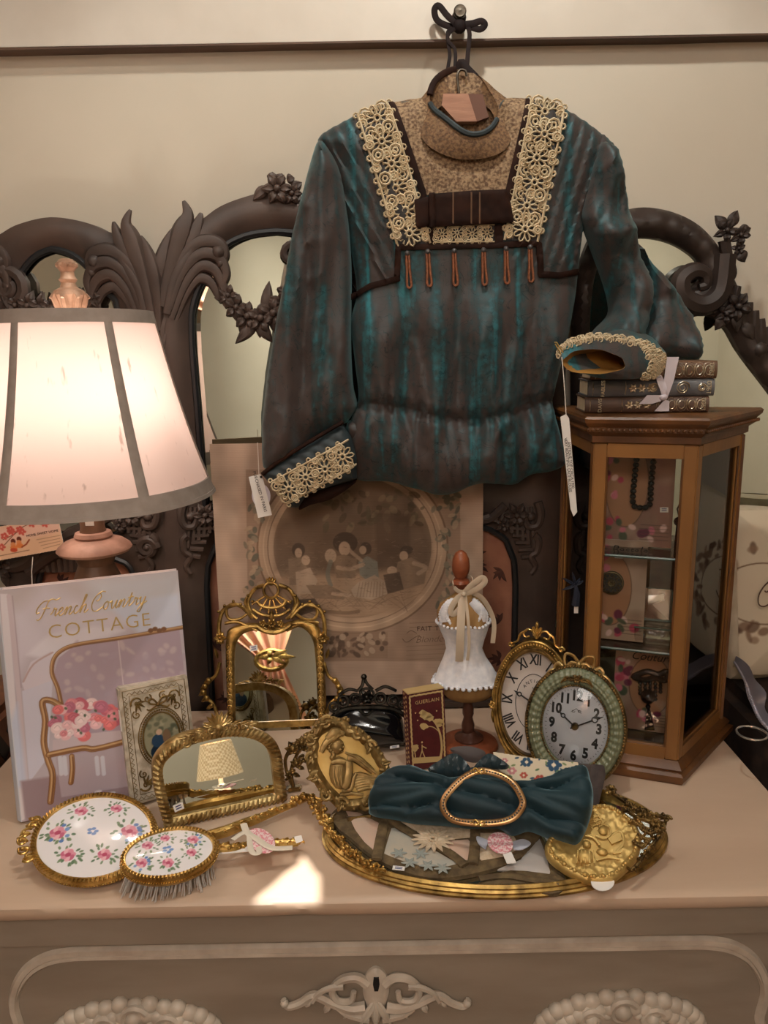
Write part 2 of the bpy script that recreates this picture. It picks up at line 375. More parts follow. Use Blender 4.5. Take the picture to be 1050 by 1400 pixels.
def drawer(z0, z1, carve):
    w = DX1-DX0-.05; cx = (DX0+DX1)/2; P = dr
    d = dobj('drawer', MB().box((cx, .045, (z0+z1)/2), (w, .03, z1-z0), bev=.003), GREIGE)
    # raised moulding with rounded shoulders
    hw = w/2-.005
    half = [(0, z1-.016), (.16, z1-.016), (.30, z1-.016), (.345, z1-.016), (.375, z1-.017), (.402, z1-.023), (.425, z1-.038), (.441, z1-.062), (.448, z1-.09), (.444, (z0+z1)/2-.02)]
    low = [(.446, z0+.06), (.42, z0+.026), (.38, z0+.016), (.34, z0+.016), (.16, z0+.016), (0, z0+.016)]
    right = cr(half+low, 6); path = [(a-.004, b) for a, b in right]+[(-.004-a, b) for a, b in right[::-1][1:-1]]
    mo = MB()
    for off, r in ((0, .0062), (.0085, .004)):
        mo.tube([(a, .030-.0005, b-off) for a, b in path], r, 6, True, flat=(1, 1), up=(0, 1, 0))
    dobj('moulding', mo, GREIGEW, d)
    if carve: carve(d)
    return d
def at_drawer(L): return [DF.px(*p) for p in L]
def carvings(d):
    fx = lambda mb: [setattr(mb, 'v', [(p[0], .030-p[2], p[1]) for p in mb.v]), setattr(mb, 'f', [f for f in mb.f]), mb][-1]
    k = DF.px(514, 1350); s = (DF.px(614, 1350)[0]-k[0])/100; q = lambda x, y: DF.px(x, y)
    e = MB()                             # keyhole escutcheon with scrolling acanthus arms
    e.relief(cr([q(514, 1320), q(528, 1330), q(532, 1350), q(526, 1372), q(514, 1395), q(502, 1372), q(496, 1350), q(500, 1330)], 5, True), lambda P, dd: .004+.006*np.sqrt(np.clip(dd/.012, 0, 1)), .0028)
    for m in (0, 1):
        X = (lambda x: 1028-x) if m else (lambda x: x); A = lambda L: [q(X(a), b) for a, b in L]; sg = -1 if m else 1
        e.sweep(A([(502, 1340), (488, 1331), (468, 1334), (455, 1348), (462, 1362), (480, 1362), (484, 1350)]), 7*s, 4*s, .006, 7)
        e.sweep(A([(500, 1372), (480, 1374), (455, 1366), (430, 1356), (412, 1366), (395, 1371), (388, 1362)]), 8*s, 4.5*s, .005, 7)
        e.sweep(A([(470, 1340), (452, 1342), (436, 1350), (428, 1362)]), 5*s, 3*s, .009, 6)
        e.sweep(A([(505, 1386), (490, 1384), (474, 1380), (462, 1372)]), 6*s, 3*s, .007, 6)
        for (a, b, c, dd_) in ((478, 1372, 470, 1388), (452, 1366, 444, 1380), (500, 1380, 498, 1394), (425, 1360, 418, 1372)): e.leaf(q(X(a), b), q(X(c), dd_), 6*s, .005, .003)
        e.ball((*q(X(390), 1366), .006), 6*s, 8, 6)
    for a in (-22, 0, 22): e.leaf(q(514, 1360), q(514+a, 1398-abs(a)*.2), 7*s, .006, .006)
    o = dobj('keyhole_escutcheon', fx(e), GREIGEW, d)
    dobj('keyhole', fx(MB().prism([q(511, 1328), q(518, 1328), q(519, 1336), q(517, 1345), q(512, 1345), q(510, 1336)], .006, .0112)), INK, o)
    for cx_, cy_, dx in ((190, 1412, 0), (846, 1402, 0)):
        sh = MB(); c = q(cx_, cy_)       # carved shell: overlapping lobes with rosettes
        ol = [(c[0]+108*s*math.cos(a), c[1]+50*s*math.sin(a)) for a in np.linspace(0, PI, 30)]
        sh.relief(ol, lambda P, dd: .002+.010*np.sqrt(np.clip(dd/.03, 0, 1)), .004)
        for i in range(17):
            a = PI*(.02+.96*i/16); b = (c[0]+108*s*math.cos(a), c[1]+(50 if i % 2 else 47)*s*math.sin(a)); sh.ball((*b, .003), (13*s, 13*s, 10*s), 10, 7); sh.ball((c[0]+86*s*math.cos(a), c[1]+37*s*math.sin(a), .008), (12*s, 11*s, 8*s), 10, 7)
        for i in range(0):
            a = PI*(.04+.92*i/14); R = (110*abs(math.cos(a))+52*math.sin(a))*s; r2 = R*.72
            sh.sweep([(c[0]+math.cos(a)*R*.35, c[1]+math.sin(a)*R*.35), (c[0]+math.cos(a)*r2, c[1]+math.sin(a)*r2), (c[0]+math.cos(a)*R, c[1]+math.sin(a)*R)], 4*s, 9*s, .004, 7, flat=(1, .8), k=3)
            sh.ball((c[0]+math.cos(a)*R, c[1]+math.sin(a)*R, .005), (9*s, 9*s, 8*s), 8, 6)
        for dx_, r in ((-42, 17), (42, 17), (0, 20)):
            cc = (c[0]+dx_*s, c[1]+(22 if dx_ else 34)*s); sh.scroll(cc, r*s, .5, 1.6, 5.5*s, .011); sh.ball((cc[0], cc[1], .008), r*.7*s, 8, 6)
        for i in range(9):
            a = PI*(i+.5)/9; sh.ball((c[0]+math.cos(a)*62*s, c[1]+math.sin(a)*30*s, .008), 8*s, 8, 6)
        dobj('shell_carving', fx(sh), GREIGEW, d)
drawer(-.275, -.068, carvings); drawer(-.50, -.285, None); drawer(-.75, -.51, None)
# ================================================================ folding screen
SCREENW = mat('dark_carved_walnut', (84, 68, 60), .5, c2=(58, 47, 42), ns=9, stretch=(1, 1, .3), bump=.25, bs=50)
SCREENK = mat('blue_black_bead', (34, 36, 38), .45, c2=(24, 25, 28), ns=12)
TAP = mat('rose_tapestry', (176, 124, 98), .85, c2=(150, 100, 80), ns=20, bump=.3, bs=120)
TAPD = mat('dark_tapestry_leaf', (70, 44, 40), .9, c2=(96, 62, 52), ns=60)
SF = upright(.512)
scr = thing('folding_screen', 'dark carved wood folding screen with mirrored tops and rose tapestry below', 'screen', SF)
def moulding(P, dO, dH):
    t = np.clip(dH/(dH+dO+1e-9), 0, 1); return .005+.013*np.sin(PI*np.clip((t-.05)/1.0, 0, 1))**.8
def bead(mb, P, r, w=.006): return mb.tube([(a, b, w) for a, b in resample(P, .012)], r, 7, True)
def panel(uc, outer, glass, cloth, deco, fr):
    """outer: half outline from the foot up to the crown; the other half is its mirror image about uc"""
    full = [outer[0]]+cr(outer[1:]+mirror_u(outer[1:], uc)[::-1][1:], 4)+[mirror_u(outer[:1], uc)[0]]
    g = cr(glass+mirror_u(glass, uc)[::-1], 3, True); cl = cloth+mirror_u(cloth, uc)[::-1]
    p = obj('panel_frame', MB().relief(full, moulding, .0085, -.016, holes=[g, cl]), SCREENW, scr); p.matrix_parent_inverse = Matrix(); p.matrix_basis = SF.M.inverted() @ fr.M; p = p
    obj('bead', bead(bead(MB(), g, .0055), cl, .0055), SCREENK, p, label='blue-black bead around the openings')
    ctr = np.mean(g, 0); gg = [(ctr[0]+(a-ctr[0])*1.02, ctr[1]+(b-ctr[1])*1.02) for a, b in g]
    obj('mirror', MB().prism(gg, -.006, -.001), MIRROR, p)
    gi = [(ctr[0]+(a-ctr[0])*.9, ctr[1]+(b-ctr[1])*.96) for a, b in g]
    n = len(g); bv = MB().add([(a, b, -.0012) for a, b in g]+[(a, b, .0006) for a, b in gi], [(i, (i+1) % n, n+(i+1) % n, n+i) for i in range(n)])
    bv.f.append(tuple(n+i for i in range(n))); bv.mi.append(0)
    obj('mirror_bevel', bv, MIRROR, p, ang=3)
    mb = MB(); mb.prism([(a, b) for a, b in cl], -.008, -.003); tp_ = obj('tapestry', mb, TAP, p)
    lf = MB(); u0, u1 = min(a for a, b in cl), max(a for a, b in cl); v1 = max(b for a, b in cl); R = random.Random(int(uc*1000)+5)
    for i in range(26):
        x, y = R.uniform(u0+.012, u1-.012), R.uniform(-.05, v1-.03); a0 = R.uniform(0, 6)
        if not inside(np.array([[x, y]]), cl)[0]: continue
        for k in range(5):
            a = a0+(k-2)*.6; l = R.uniform(.012, .024); lf.leaf((x, y), (x+math.cos(a)*l, y+math.sin(a)*l), .0036, .0006, -.0024, R.uniform(-.003, .003), 4, .0004)
    obj('woven_leaves', lf, TAPD, tp_, kind='stuff')
    deco(p)
    return p
PF1 = Fr((at(222, 600, .505).x, .505, 0), (math.cos(rad(7)), -math.sin(rad(7)), 0), (0, 0, 1)); PF2 = Fr((at(222, 600, .505).x, .505, 0), (math.cos(rad(9)), math.sin(rad(9)), 0), (0, 0, 1)); CUR = [PF2]
S = lambda L: CUR[0].pts(L); S1 = lambda x, y: CUR[0].px(x, y); u100 = S1(425, 600)[0]-S1(325, 600)[0]; k_ = u100/100
def acanthus(p, X, dy=0):
    """fluted plume rising at the shoulder and a fan of lobes sweeping over to the inside; X maps px so that one drawing serves both sides"""
    c = MB(); q = lambda L: [S1(X(a), b+dy) for a, b in L]
    for L, r0, m, r1, w in (([(216, 440), (219, 385), (228, 340), (240, 312)], 6, 12, 2, .010), ([(224, 420), (236, 365), (250, 318), (258, 296), (252, 277)], 8, 13, 2, .014), ([(240, 385), (256, 345), (270, 312), (276, 293)], 8, 11, 2, .012), ([(230, 430), (240, 385), (258, 352), (270, 330)], 6, 8, 3, .018)):
        c.sweep(q(L), r0*k_, r1*k_, w, 8, (1, .75), mid=m*k_)
    for L, r0, m, r1, w in (([(230, 412), (246, 362), (272, 334), (298, 334), (307, 348), (302, 360)], 5, 9.5, 5, .016), ([(233, 424), (250, 376), (274, 350), (298, 352), (309, 372), (306, 388)], 5, 9, 4, .018), ([(236, 436), (253, 392), (274, 366), (294, 370), (306, 394), (303, 404)], 5, 8.5, 4, .016), ([(238, 448), (254, 406), (272, 382), (288, 386), (298, 404), (296, 410)], 4, 7.5, 3, .013), ([(222, 470), (230, 436), (244, 408), (262, 392)], 3, 7, 3, .012)):
        c.sweep(q(L), r0*k_, r1*k_, w, 8, (1, .8), mid=m*k_)
    c.ball((*q([(299, 347)])[0], .02), 8.5*k_, 10, 8); c.ball((*q([(303, 362)])[0], .018), 6*k_, 10, 8)
    for i in range(4): c.leaf(q([(238-2*i, 500-22*i)])[0], q([(246-i, 452-20*i)])[0], 7*k_, .004, .012, 2*k_)
    for i in range(3): c.sweep(q([(221, 560-30*i), (224, 500-25*i), (232, 450-14*i)]), 1.5*k_, 2*k_, .013, 6, mid=5*k_)
    c.sweep(q([(303, 392), (307, 402), (313, 412)]), 6*k_, 6*k_, .014, 7)
    return obj('acanthus_carving', c, SCREENW, p)
def garland(p_, L, R=3, big=()):
    c = MB()
    P = resample(cr(S(L), 5), 17*k_, False)
    for i, p in enumerate(P):
        rr = (13+6*math.sin(PI*i/max(1, len(P)-1)))*k_; c.rosette(p, rr*1.15, .012, 5, i*1.3)
        c.leaf(p, (p[0]+random.uniform(-12, 12)*k_, p[1]-random.uniform(14, 28)*k_), 8*k_, .006, .010)
        c.leaf(p, (p[0]+random.uniform(-10, 10)*k_, p[1]+random.uniform(10, 24)*k_), 7*k_, .006, .010)
    for a in big: c.leaf(S1(*a[0]), S1(*a[1]), 9*k_, .008, .012)
    return obj('flower_garland', c, SCREENW, p_)
def bar_carving(p_, X):
    c = MB()
    """scrolls, ribs and blossom in the spandrel between the two openings"""
    q = lambda L: [S1(X(a), b) for a, b in L]
    c.sweep(q([(253, 683), (249, 700), (254, 715), (266, 716), (270, 704), (262, 700)]), 6.5*k_, 4*k_, .019, 8)
    c.sweep(q([(258, 728), (252, 735), (254, 750), (262, 757), (256, 770), (262, 780)]), 6*k_, 4*k_, .018, 8)
    for i in range(9):
        t = i/8; c.sweep(q([(262+10*t*5, 690+i*0+20*(1-t)*0+t*8), (258+60*t, 745-40*t), ]), 3*k_, 4*k_, .017, 6)
    for i in range(7): c.sweep(q([(258+3*i, 752-9*i+4), (275+4*i, 758-10*i)]), 4*k_, 3.4*k_, .017, 6)
    c.rosette(q([(282, 700)])[0], 18*k_, .018, 6); c.rosette(q([(300, 714)])[0], 12*k_, .017, 5); c.ball((*q([(262, 703)])[0], .018), 7*k_, 8, 6)
    c.sweep(q([(296, 688), (315, 705), (330, 708), (352, 702)]), 7*k_, 5*k_, .016, 7)
    c.leaf(q([(262, 775)])[0], q([(264, 790)])[0], 4*k_, .004, .01)
    return obj('spandrel_carving', c, SCREENW, p_)
# panel 2, half hidden behind the blouse
uc2 = S1(378, 300)[0]
outer2 = S([(243, 1000)])+S([(232, 850), (222, 700), (214, 500), (213, 400)])+S([(222, 352), (245, 318), (275, 302), (302, 283), (340, 269)])+[(uc2-.0001, S1(378, 262)[1])]
outer2[0] = (outer2[0][0]+.02, -.9)
glass2 = S([(300, 694), (281, 680), (270, 560), (262, 450), (268, 405), (288, 365), (306, 338), (338, 322)])+[(uc2-.004, S1(378, 317)[1])]
cloth2 = [(S1(292, 985)[0]+.012, -.75)]+S([(292, 985), (283, 800), (285, 770), (297, 742), (325, 720)])+[(uc2-.002, S1(378, 708)[1])]
def deco2(p):
    acanthus(p, lambda x: x); acanthus(p, lambda x: 756-x)
    garland(p, [(312, 405), (330, 428), (352, 436), (378, 425), (402, 396), (416, 370)], big=[((352, 440), (322, 470)), ((352, 440), (372, 468)), ((362, 430), (368, 385))])
    c = MB(); c.scroll(S1(398, 350), 20*k_, 4.5, 1.3, 7*k_, .014); obj('scroll_carving', c, SCREENW, p); c = MB()
    for a, b in (((378, 262), 20), ((398, 268), 14)): c.rosette(S1(*a), b*k_, .016, 6)
    for a in (((365, 258), (346, 276)), ((372, 250), (372, 238)), ((382, 250), (385, 240)), ((392, 250), (402, 246)), ((398, 262), (412, 252))): c.leaf(S1(*a[0]), S1(*a[1]), 8*k_, .006, .014)
    obj('blossom_crest', c, SCREENW, p)
    bar_carving(p, lambda x: x); bar_carving(p, lambda x: 756-x)
panel(uc2, outer2, glass2, cloth2, deco2, PF2); CUR[0] = PF1
# panel 1, behind the lamp
X1 = lambda x: 436-x                     # mirrored drawing
uc1 = S1(72, 300)[0]
outer1 = S([(250, 1000), (240, 850), (230, 700), (221, 500), (217, 405), (205, 365), (192, 335), (176, 322), (150, 318), (120, 305)])+[(uc1+.0001, S1(72, 298)[1])]
outer1[0] = (outer1[0][0]-.02, -.9)
glass1 = S([(150, 735), (176, 715), (184, 660), (172, 520), (164, 440), (160, 410), (140, 395), (128, 372), (104, 350)])+[(uc1+.004, S1(72, 342)[1])]
cloth1 = [(S1(205, 985)[0], -.75)]+S([(205, 985), (196, 840), (192, 800), (178, 770), (140, 755)])+[(uc1+.002, S1(72, 748)[1])]
def deco1(p):
    acanthus(p, X1, 12); acanthus(p, lambda x: x-290, 12)
    garland(p, [(30, 418), (55, 420), (75, 424), (100, 418), (132, 408)])
    c = MB(); c.scroll(S1(18, 392), 24*k_, 5.5, 1.4, 9*k_, .014); obj('scroll_carving', c, SCREENW, p); c = MB()
    for L in ([(0, 765), (30, 770), (52, 760), (60, 745), (48, 742), (42, 752)], [(48, 778), (70, 760), (90, 748), (115, 742), (140, 752)], [(95, 742), (105, 728), (135, 722), (148, 730)]): c.sweep(S(L), 9*k_, 6*k_, .018, 8, mid=12*k_)
    for i in range(8): c.sweep(S([(60+9*i, 748), (66+8*i, 778)]), 4.5*k_, 4.5*k_, .016, 6)
    obj('shell_scroll_carving', c, SCREENW, p); c = MB()
    c.rosette(S1(12, 768), 22*k_, .018, 6); c.leaf(S1(12, 775), S1(18, 802), 8*k_, .006, .012); c.leaf(S1(0, 775), S1(-8, 798), 8*k_, .006, .012); obj('blossom', c, SCREENW, p)
    bar_carving(p, lambda x: 471-x); c = MB()
    c.scroll(S1(208, 745), 14*k_, 0, 1.5, 7*k_, .018)
    for i in range(8): c.sweep(S([(190+2*i, 690+7*i), (205+i, 690+7*i), (216, 694+7*i)]), 3.6*k_, 3.6*k_, .016, 6)
    obj('ribbed_carving', c, SCREENW, p)
panel(uc1, outer1, glass1, cloth1, deco1, PF1); CUR[0] = SF
# panel 3, in the dark behind the dress form
uc3 = S1(650, 300)[0]
outer3 = S([(752, 1000), (758, 850), (764, 700), (772, 500), (776, 400), (760, 345), (730, 310), (690, 285)])+[(uc3+.0001, S1(650, 275)[1])]
outer3[0] = (outer3[0][0]-.01, -.9)
glass3 = S([(700, 645), (722, 628), (730, 560), (735, 450), (725, 380), (695, 330)])+[(uc3+.004, S1(650, 320)[1])]
cloth3 = [(S1(700, 985)[0], -.75)]+S([(700, 985), (704, 800), (702, 765), (690, 735), (668, 722)])+[(uc3+.002, S1(650, 718)[1])]
panel(uc3, outer3, glass3, cloth3, lambda p: (bar_carving(p, lambda x: 985-x), bar_carving(p, lambda x: x+315)), SF)
obj('ledge', MB().box((.06, S1(600, 941)[1]-.006, .032), (.62, .012, .042), bev=.002), SCREENW, scr)
# ================================================================ arched mirror on the right
AF = upright(.530); Am = lambda L: AF.pts(L); A1 = lambda x, y: AF.px(x, y)
am = thing('arched_mirror', 'large dark framed arched mirror with scroll and blossom carving at right', 'mirror', AF)
arch_o = cr(Am([(775, 900), (782, 600), (784, 420), (798, 345), (825, 302), (868, 285), (915, 290), (955, 310), (985, 345), (1003, 385), (1040, 460), (1095, 520), (1150, 560)]), 5)
arch_i = cr(Am([(1150, 640), (1095, 590), (1040, 520), (1010, 480), (985, 440), (950, 425), (925, 405), (945, 392), (958, 372), (950, 352), (918, 332), (880, 325), (845, 333), (818, 360), (806, 430), (804, 600), (797, 900)]), 5)
AWOOD = mat('near_black_carved_wood', (64, 52, 46), .45, c2=(46, 37, 34), ns=10, bump=.2, bs=50)
obj('frame', MB().relief(arch_o+arch_i, lambda P, d: .004+.016*np.sqrt(np.clip(d/.018, 0, 1))+.002*np.cos(d*900), .008, -.014), AWOOD, am)
gl = Am([(790, 900), (795, 420), (808, 350), (868, 300), (940, 320), (990, 380), (1040, 480), (1150, 590)]); gl.append((gl[-1][0], gl[0][1]))
obj('mirror', MB().prism(gl, -.012, -.004), MIRROR, am)
ka = k_*1.02; c = MB()
c.sweep(Am([(985, 350), (978, 400), (955, 418), (930, 408), (926, 385), (942, 372), (958, 376), (960, 390), (950, 394)]), 15*ka, 5*ka, .016, 8, mid=13*ka)
obj('scroll_carving', c, AWOOD, am); c = MB()
for a, r in (((985, 318), 16), ((1004, 324), 14), ((1002, 342), 10)): c.rosette(A1(*a), r*ka, .016, 5, a[0])
for a in (((990, 312), (1002, 290)), ((985, 315), (972, 297)), ((1003, 320), (1020, 314)), ((1003, 345), (1012, 360))): c.leaf(A1(*a[0]), A1(*a[1]), 9*ka, .007, .014)
c.sweep(Am([(985, 330), (990, 355), (996, 375), (988, 392), (994, 408)]), 8*ka, 4*ka, .014, 7)
obj('blossom_crest', c, AWOOD, am); c = MB()
for a, r in (((1000, 420), 20), ((985, 430), 14)): c.rosette(A1(*a), r*ka, .016, 5, a[0])
for a in (((1000, 425), (1002, 456)), ((985, 430), (972, 452)), ((1010, 440), (1024, 466)), ((975, 418), (960, 425))): c.leaf(A1(*a[0]), A1(*a[1]), 9*ka, .007, .014)
obj('blossom_carving', c, AWOOD, am); c = MB()
for i in range(12): c.sweep(Am([(1004+8*i, 392+11*i), (1000+9*i, 410+12*i), (1002+9*i, 438+11*i)]), 5*ka, 5*ka, .012, 7, mid=7*ka)
c.ball((*A1(1033, 478), .012), 11*ka, 8, 6)
obj('ribbed_wing_carving', c, AWOOD, am)
# ================================================================ blouse
def silk(name, rotx=0.0, sh=0.0):
    m, t, b = nodes(name); N = t.nodes.new; L = t.links.new
    tc = N('ShaderNodeTexCoord'); mp = N('ShaderNodeMapping'); mp.inputs['Scale'].default_value = (44, 4.2, 14); mp.inputs['Rotation'].default_value = (0, 0, rotx); L(tc.outputs['Object'], mp.inputs[0])
    n1 = N('ShaderNodeTexNoise'); n1.inputs['Scale'].default_value = 1; n1.inputs['Detail'].default_value = 4; n1.inputs['Distortion'].default_value = .6; L(mp.outputs[0], n1.inputs['Vector'])
    n2 = N('ShaderNodeTexNoise'); n2.inputs['Scale'].default_value = 110; n2.inputs['Detail'].default_value = 3; L(tc.outputs['Object'], n2.inputs['Vector'])
    ad = N('ShaderNodeMath'); ad.operation = 'MULTIPLY_ADD'; L(n2.outputs['Fac'], ad.inputs[0]); ad.inputs[1].default_value = .3; L(n1.outputs['Fac'], ad.inputs[2])
    rp = N('ShaderNodeValToRGB'); e = rp.color_ramp.elements; e[0].position = .58+sh; e[0].color = (*s2l((72, 54, 49)), 1); e[1].position = .92+sh; e[1].color = (*s2l((46, 106, 114)), 1)
    e2 = rp.color_ramp.elements.new(.72+sh); e2.color = (*s2l((50, 54, 54)), 1); L(ad.outputs[0], rp.inputs[0])
    n3 = N('ShaderNodeTexNoise'); n3.inputs['Scale'].default_value = 34; n3.inputs['Detail'].default_value = 2; n3.inputs['Distortion'].default_value = 1.2; L(tc.outputs['Object'], n3.inputs['Vector'])
    sb = N('ShaderNodeMath'); sb.operation = 'SUBTRACT'; L(n3.outputs['Fac'], sb.inputs[0]); sb.inputs[1].default_value = .52
    ab = N('ShaderNodeMath'); ab.operation = 'ABSOLUTE'; L(sb.outputs[0], ab.inputs[0])
    cm = N('ShaderNodeMath'); cm.operation = 'LESS_THAN'; L(ab.outputs[0], cm.inputs[0]); cm.inputs[1].default_value = .008
    mx = N('ShaderNodeMix'); mx.data_type = 'RGBA'; mx.blend_type = 'MULTIPLY'; L(cm.outputs[0], mx.inputs['Factor']); L(rp.outputs[0], mx.inputs[6]); mx.inputs[7].default_value = (.5, .55, .58, 1)
    L(mx.outputs[2], b.inputs['Base Color']); b.inputs['Roughness'].default_value = .5
    b.inputs['Specular IOR Level'].default_value = .45; b.inputs['Specular Tint'].default_value = (.4, .85, .95, 1)
    b.inputs['Sheen Weight'].default_value = .25; b.inputs['Sheen Tint'].default_value = (.3, .7, .75, 1); b.inputs['Sheen Roughness'].default_value = .5
    bp = N('ShaderNodeBump'); bp.inputs['Strength'].default_value = .3; bp.inputs['Distance'].default_value = .0015; L(n2.outputs['Fac'], bp.inputs['Height']); L(bp.outputs[0], b.inputs['Normal'])
    return m
SILK = silk('shot_silk_taffeta'); SILK2 = silk('shot_silk_taffeta_sleeve', .1, .05)
LINING = mat('golden_lining', (150, 108, 46), .55, c2=(110, 74, 28), ns=25)
VELVET = mat('brown_velvet', (48, 28, 20), .7, c2=(30, 17, 13), ns=30, spec=.12)
YOKE = mat('tan_brown_lace', (158, 132, 100), .75, c2=(92, 66, 44), ns=260, bump=.5, bs=260, lo=.40, hi=.62)
NET = mat('dark_net', (58, 54, 52), .8, c2=(38, 36, 38), ns=120)
COLLAR = mat('sheer_brown_collar_lace', (126, 96, 64), .75, c2=(86, 60, 38), ns=240, bump=.5, bs=260, lo=.40, hi=.62)
LACE = mat('ecru_crochet_lace', (208, 192, 160), .8, c2=(186, 166, 132), ns=70)
CORD = mat('rust_silk_cord', (142, 84, 48), .55, c2=(110, 60, 34), ns=200)
PEARL = mat('dark_bead', (86, 84, 84), .3, .3)
PIPE = mat('dark_teal_piping', (48, 62, 66), .6, c2=(34, 42, 46), ns=40)
BF = upright(.445)
B = lambda L, lift=0.0: BF.pts(L, lift); B1 = lambda x, y, lift=0.0: BF.px(x, y, lift)
kb = (B1(625, 400)[0]-B1(525, 400)[0])/100; vb = B1(525, 400)[1]
def pxy(P): return 525+(P[:, 0])/kb, 400-(P[:, 1]-vb)/kb    # back to tailor's units, good enough for folds
bl = thing('silk_blouse', 'antique brown and teal shot silk blouse with lace square neckline hanging on wall', 'blouse', BF)
bod = cr(B([(532, 142), (500, 152), (468, 168), (434, 192), (452, 228), (470, 290), (480, 345), (488, 400), (480, 440), (486, 500), (490, 545), (478, 580), (476, 620), (488, 655), (530, 656), (575, 668), (610, 672), (655, 655), (700, 660), (720, 648), (748, 640), (768, 626), (760, 588), (752, 550), (758, 520), (772, 470), (784, 420), (790, 375), (796, 320), (800, 290), (822, 240), (843, 206), (815, 178), (768, 148), (724, 136), (690, 136), (680, 150), (670, 184), (640, 196), (608, 182), (588, 150), (575, 137)]), 4, True)
bod = resample(bod, .006)
def HB(P, d=None):
    if d is None: d = dist(P, bod)
    x, y = pxy(P); t = np.clip(d/.055, 0, 1); h = .028*np.sqrt(1-(1-t)**2)
    lo = np.clip((y-395)/70, 0, 1)
    fold = np.sin((x+14*vn(x/55, y/75, 2))/13.5+2.2*vn(x/80, y/160, 3))
    h += lo*(.0095*fold+.016*(vn(x/30, y/130, 4)-.5)+.010*(vn(x/15, y/70, 6)-.5)+.006*np.abs(np.sin(x/21+y/90+2*vn(x/70, y/90, 12))))
    ctr = np.exp(-((x-640)/95)**2)*np.clip((y-390)/60, 0, 1); h += .012*ctr
    wy = 548+26*np.exp(-((x-640)/80)**2); gat = np.exp(-((y-wy)/9)**2)
    h -= gat*.010; h += np.exp(-((y-wy)/24)**2)*.0035*np.sin(x/3.1+3*vn(x/20, y/20, 8))+.0012*np.sin((y-wy)/1.6)*np.exp(-((y-wy)/12)**2)
    pep = np.clip((y-wy-8)/40, 0, 1); h += pep*(.010*np.sin(x/17+2.5*vn(x/60, y/60, 9))+.008*(vn(x/22, y/40, 10)-.4)+.006)
    # shoulder tucks
    tl = ((x-440)*195-(y-195)*98)/218; ml = np.clip((400-y)/20, 0, 1)*(tl > -4)*(tl < 62)*(x < 560); h += ml*.0042*np.minimum(((tl/15.5) % 1.0)*1.15, (1-((tl/15.5) % 1.0))*7)
    tr_ = ((805-x)*175-(y-200)*58)/184; mr = np.clip((385-y)/20, 0, 1)*(tr_ > -34)*(tr_ < 62)*(x > 700); h += mr*.0042*np.minimum(((tr_/15.5) % 1.0)*1.15, (1-((tr_/15.5) % 1.0))*7)
    h += .003*(vn(x/40, y/40, 11)-.5)+lo*(.0045*ridge(x/24+y/150, y/130, 61)+.0025*ridge(x/13-y/130, y/90, 62))+.0012*(vn(x/6, y/9, 63)-.5)
    return h
obj('bodice', MB().relief(bod, lambda P, d: HB(P), .0038, -.014), SILK, bl, ang=60)
def over(name, outline, m, lift, th=.0025, step=.005, parent=bl, edge=0.0, fn=None, label=None):
    return obj(name, MB().relief(outline, lambda P, d: HB(P)+lift+(edge*np.sqrt(np.clip(d/.004, 0, 1)) if edge else 0)+(fn(P, d) if fn else 0), step, thick=th+lift), m, parent, ang=60, label=label)
yoke = B([(538, 141), (560, 137), (576, 136), (588, 152), (608, 184), (640, 198), (670, 186), (681, 152), (690, 136), (700, 136), (724, 137), (712, 190), (692, 268), (660, 274), (578, 272), (560, 205)])
over('lace_yoke', yoke, YOKE, .0012)
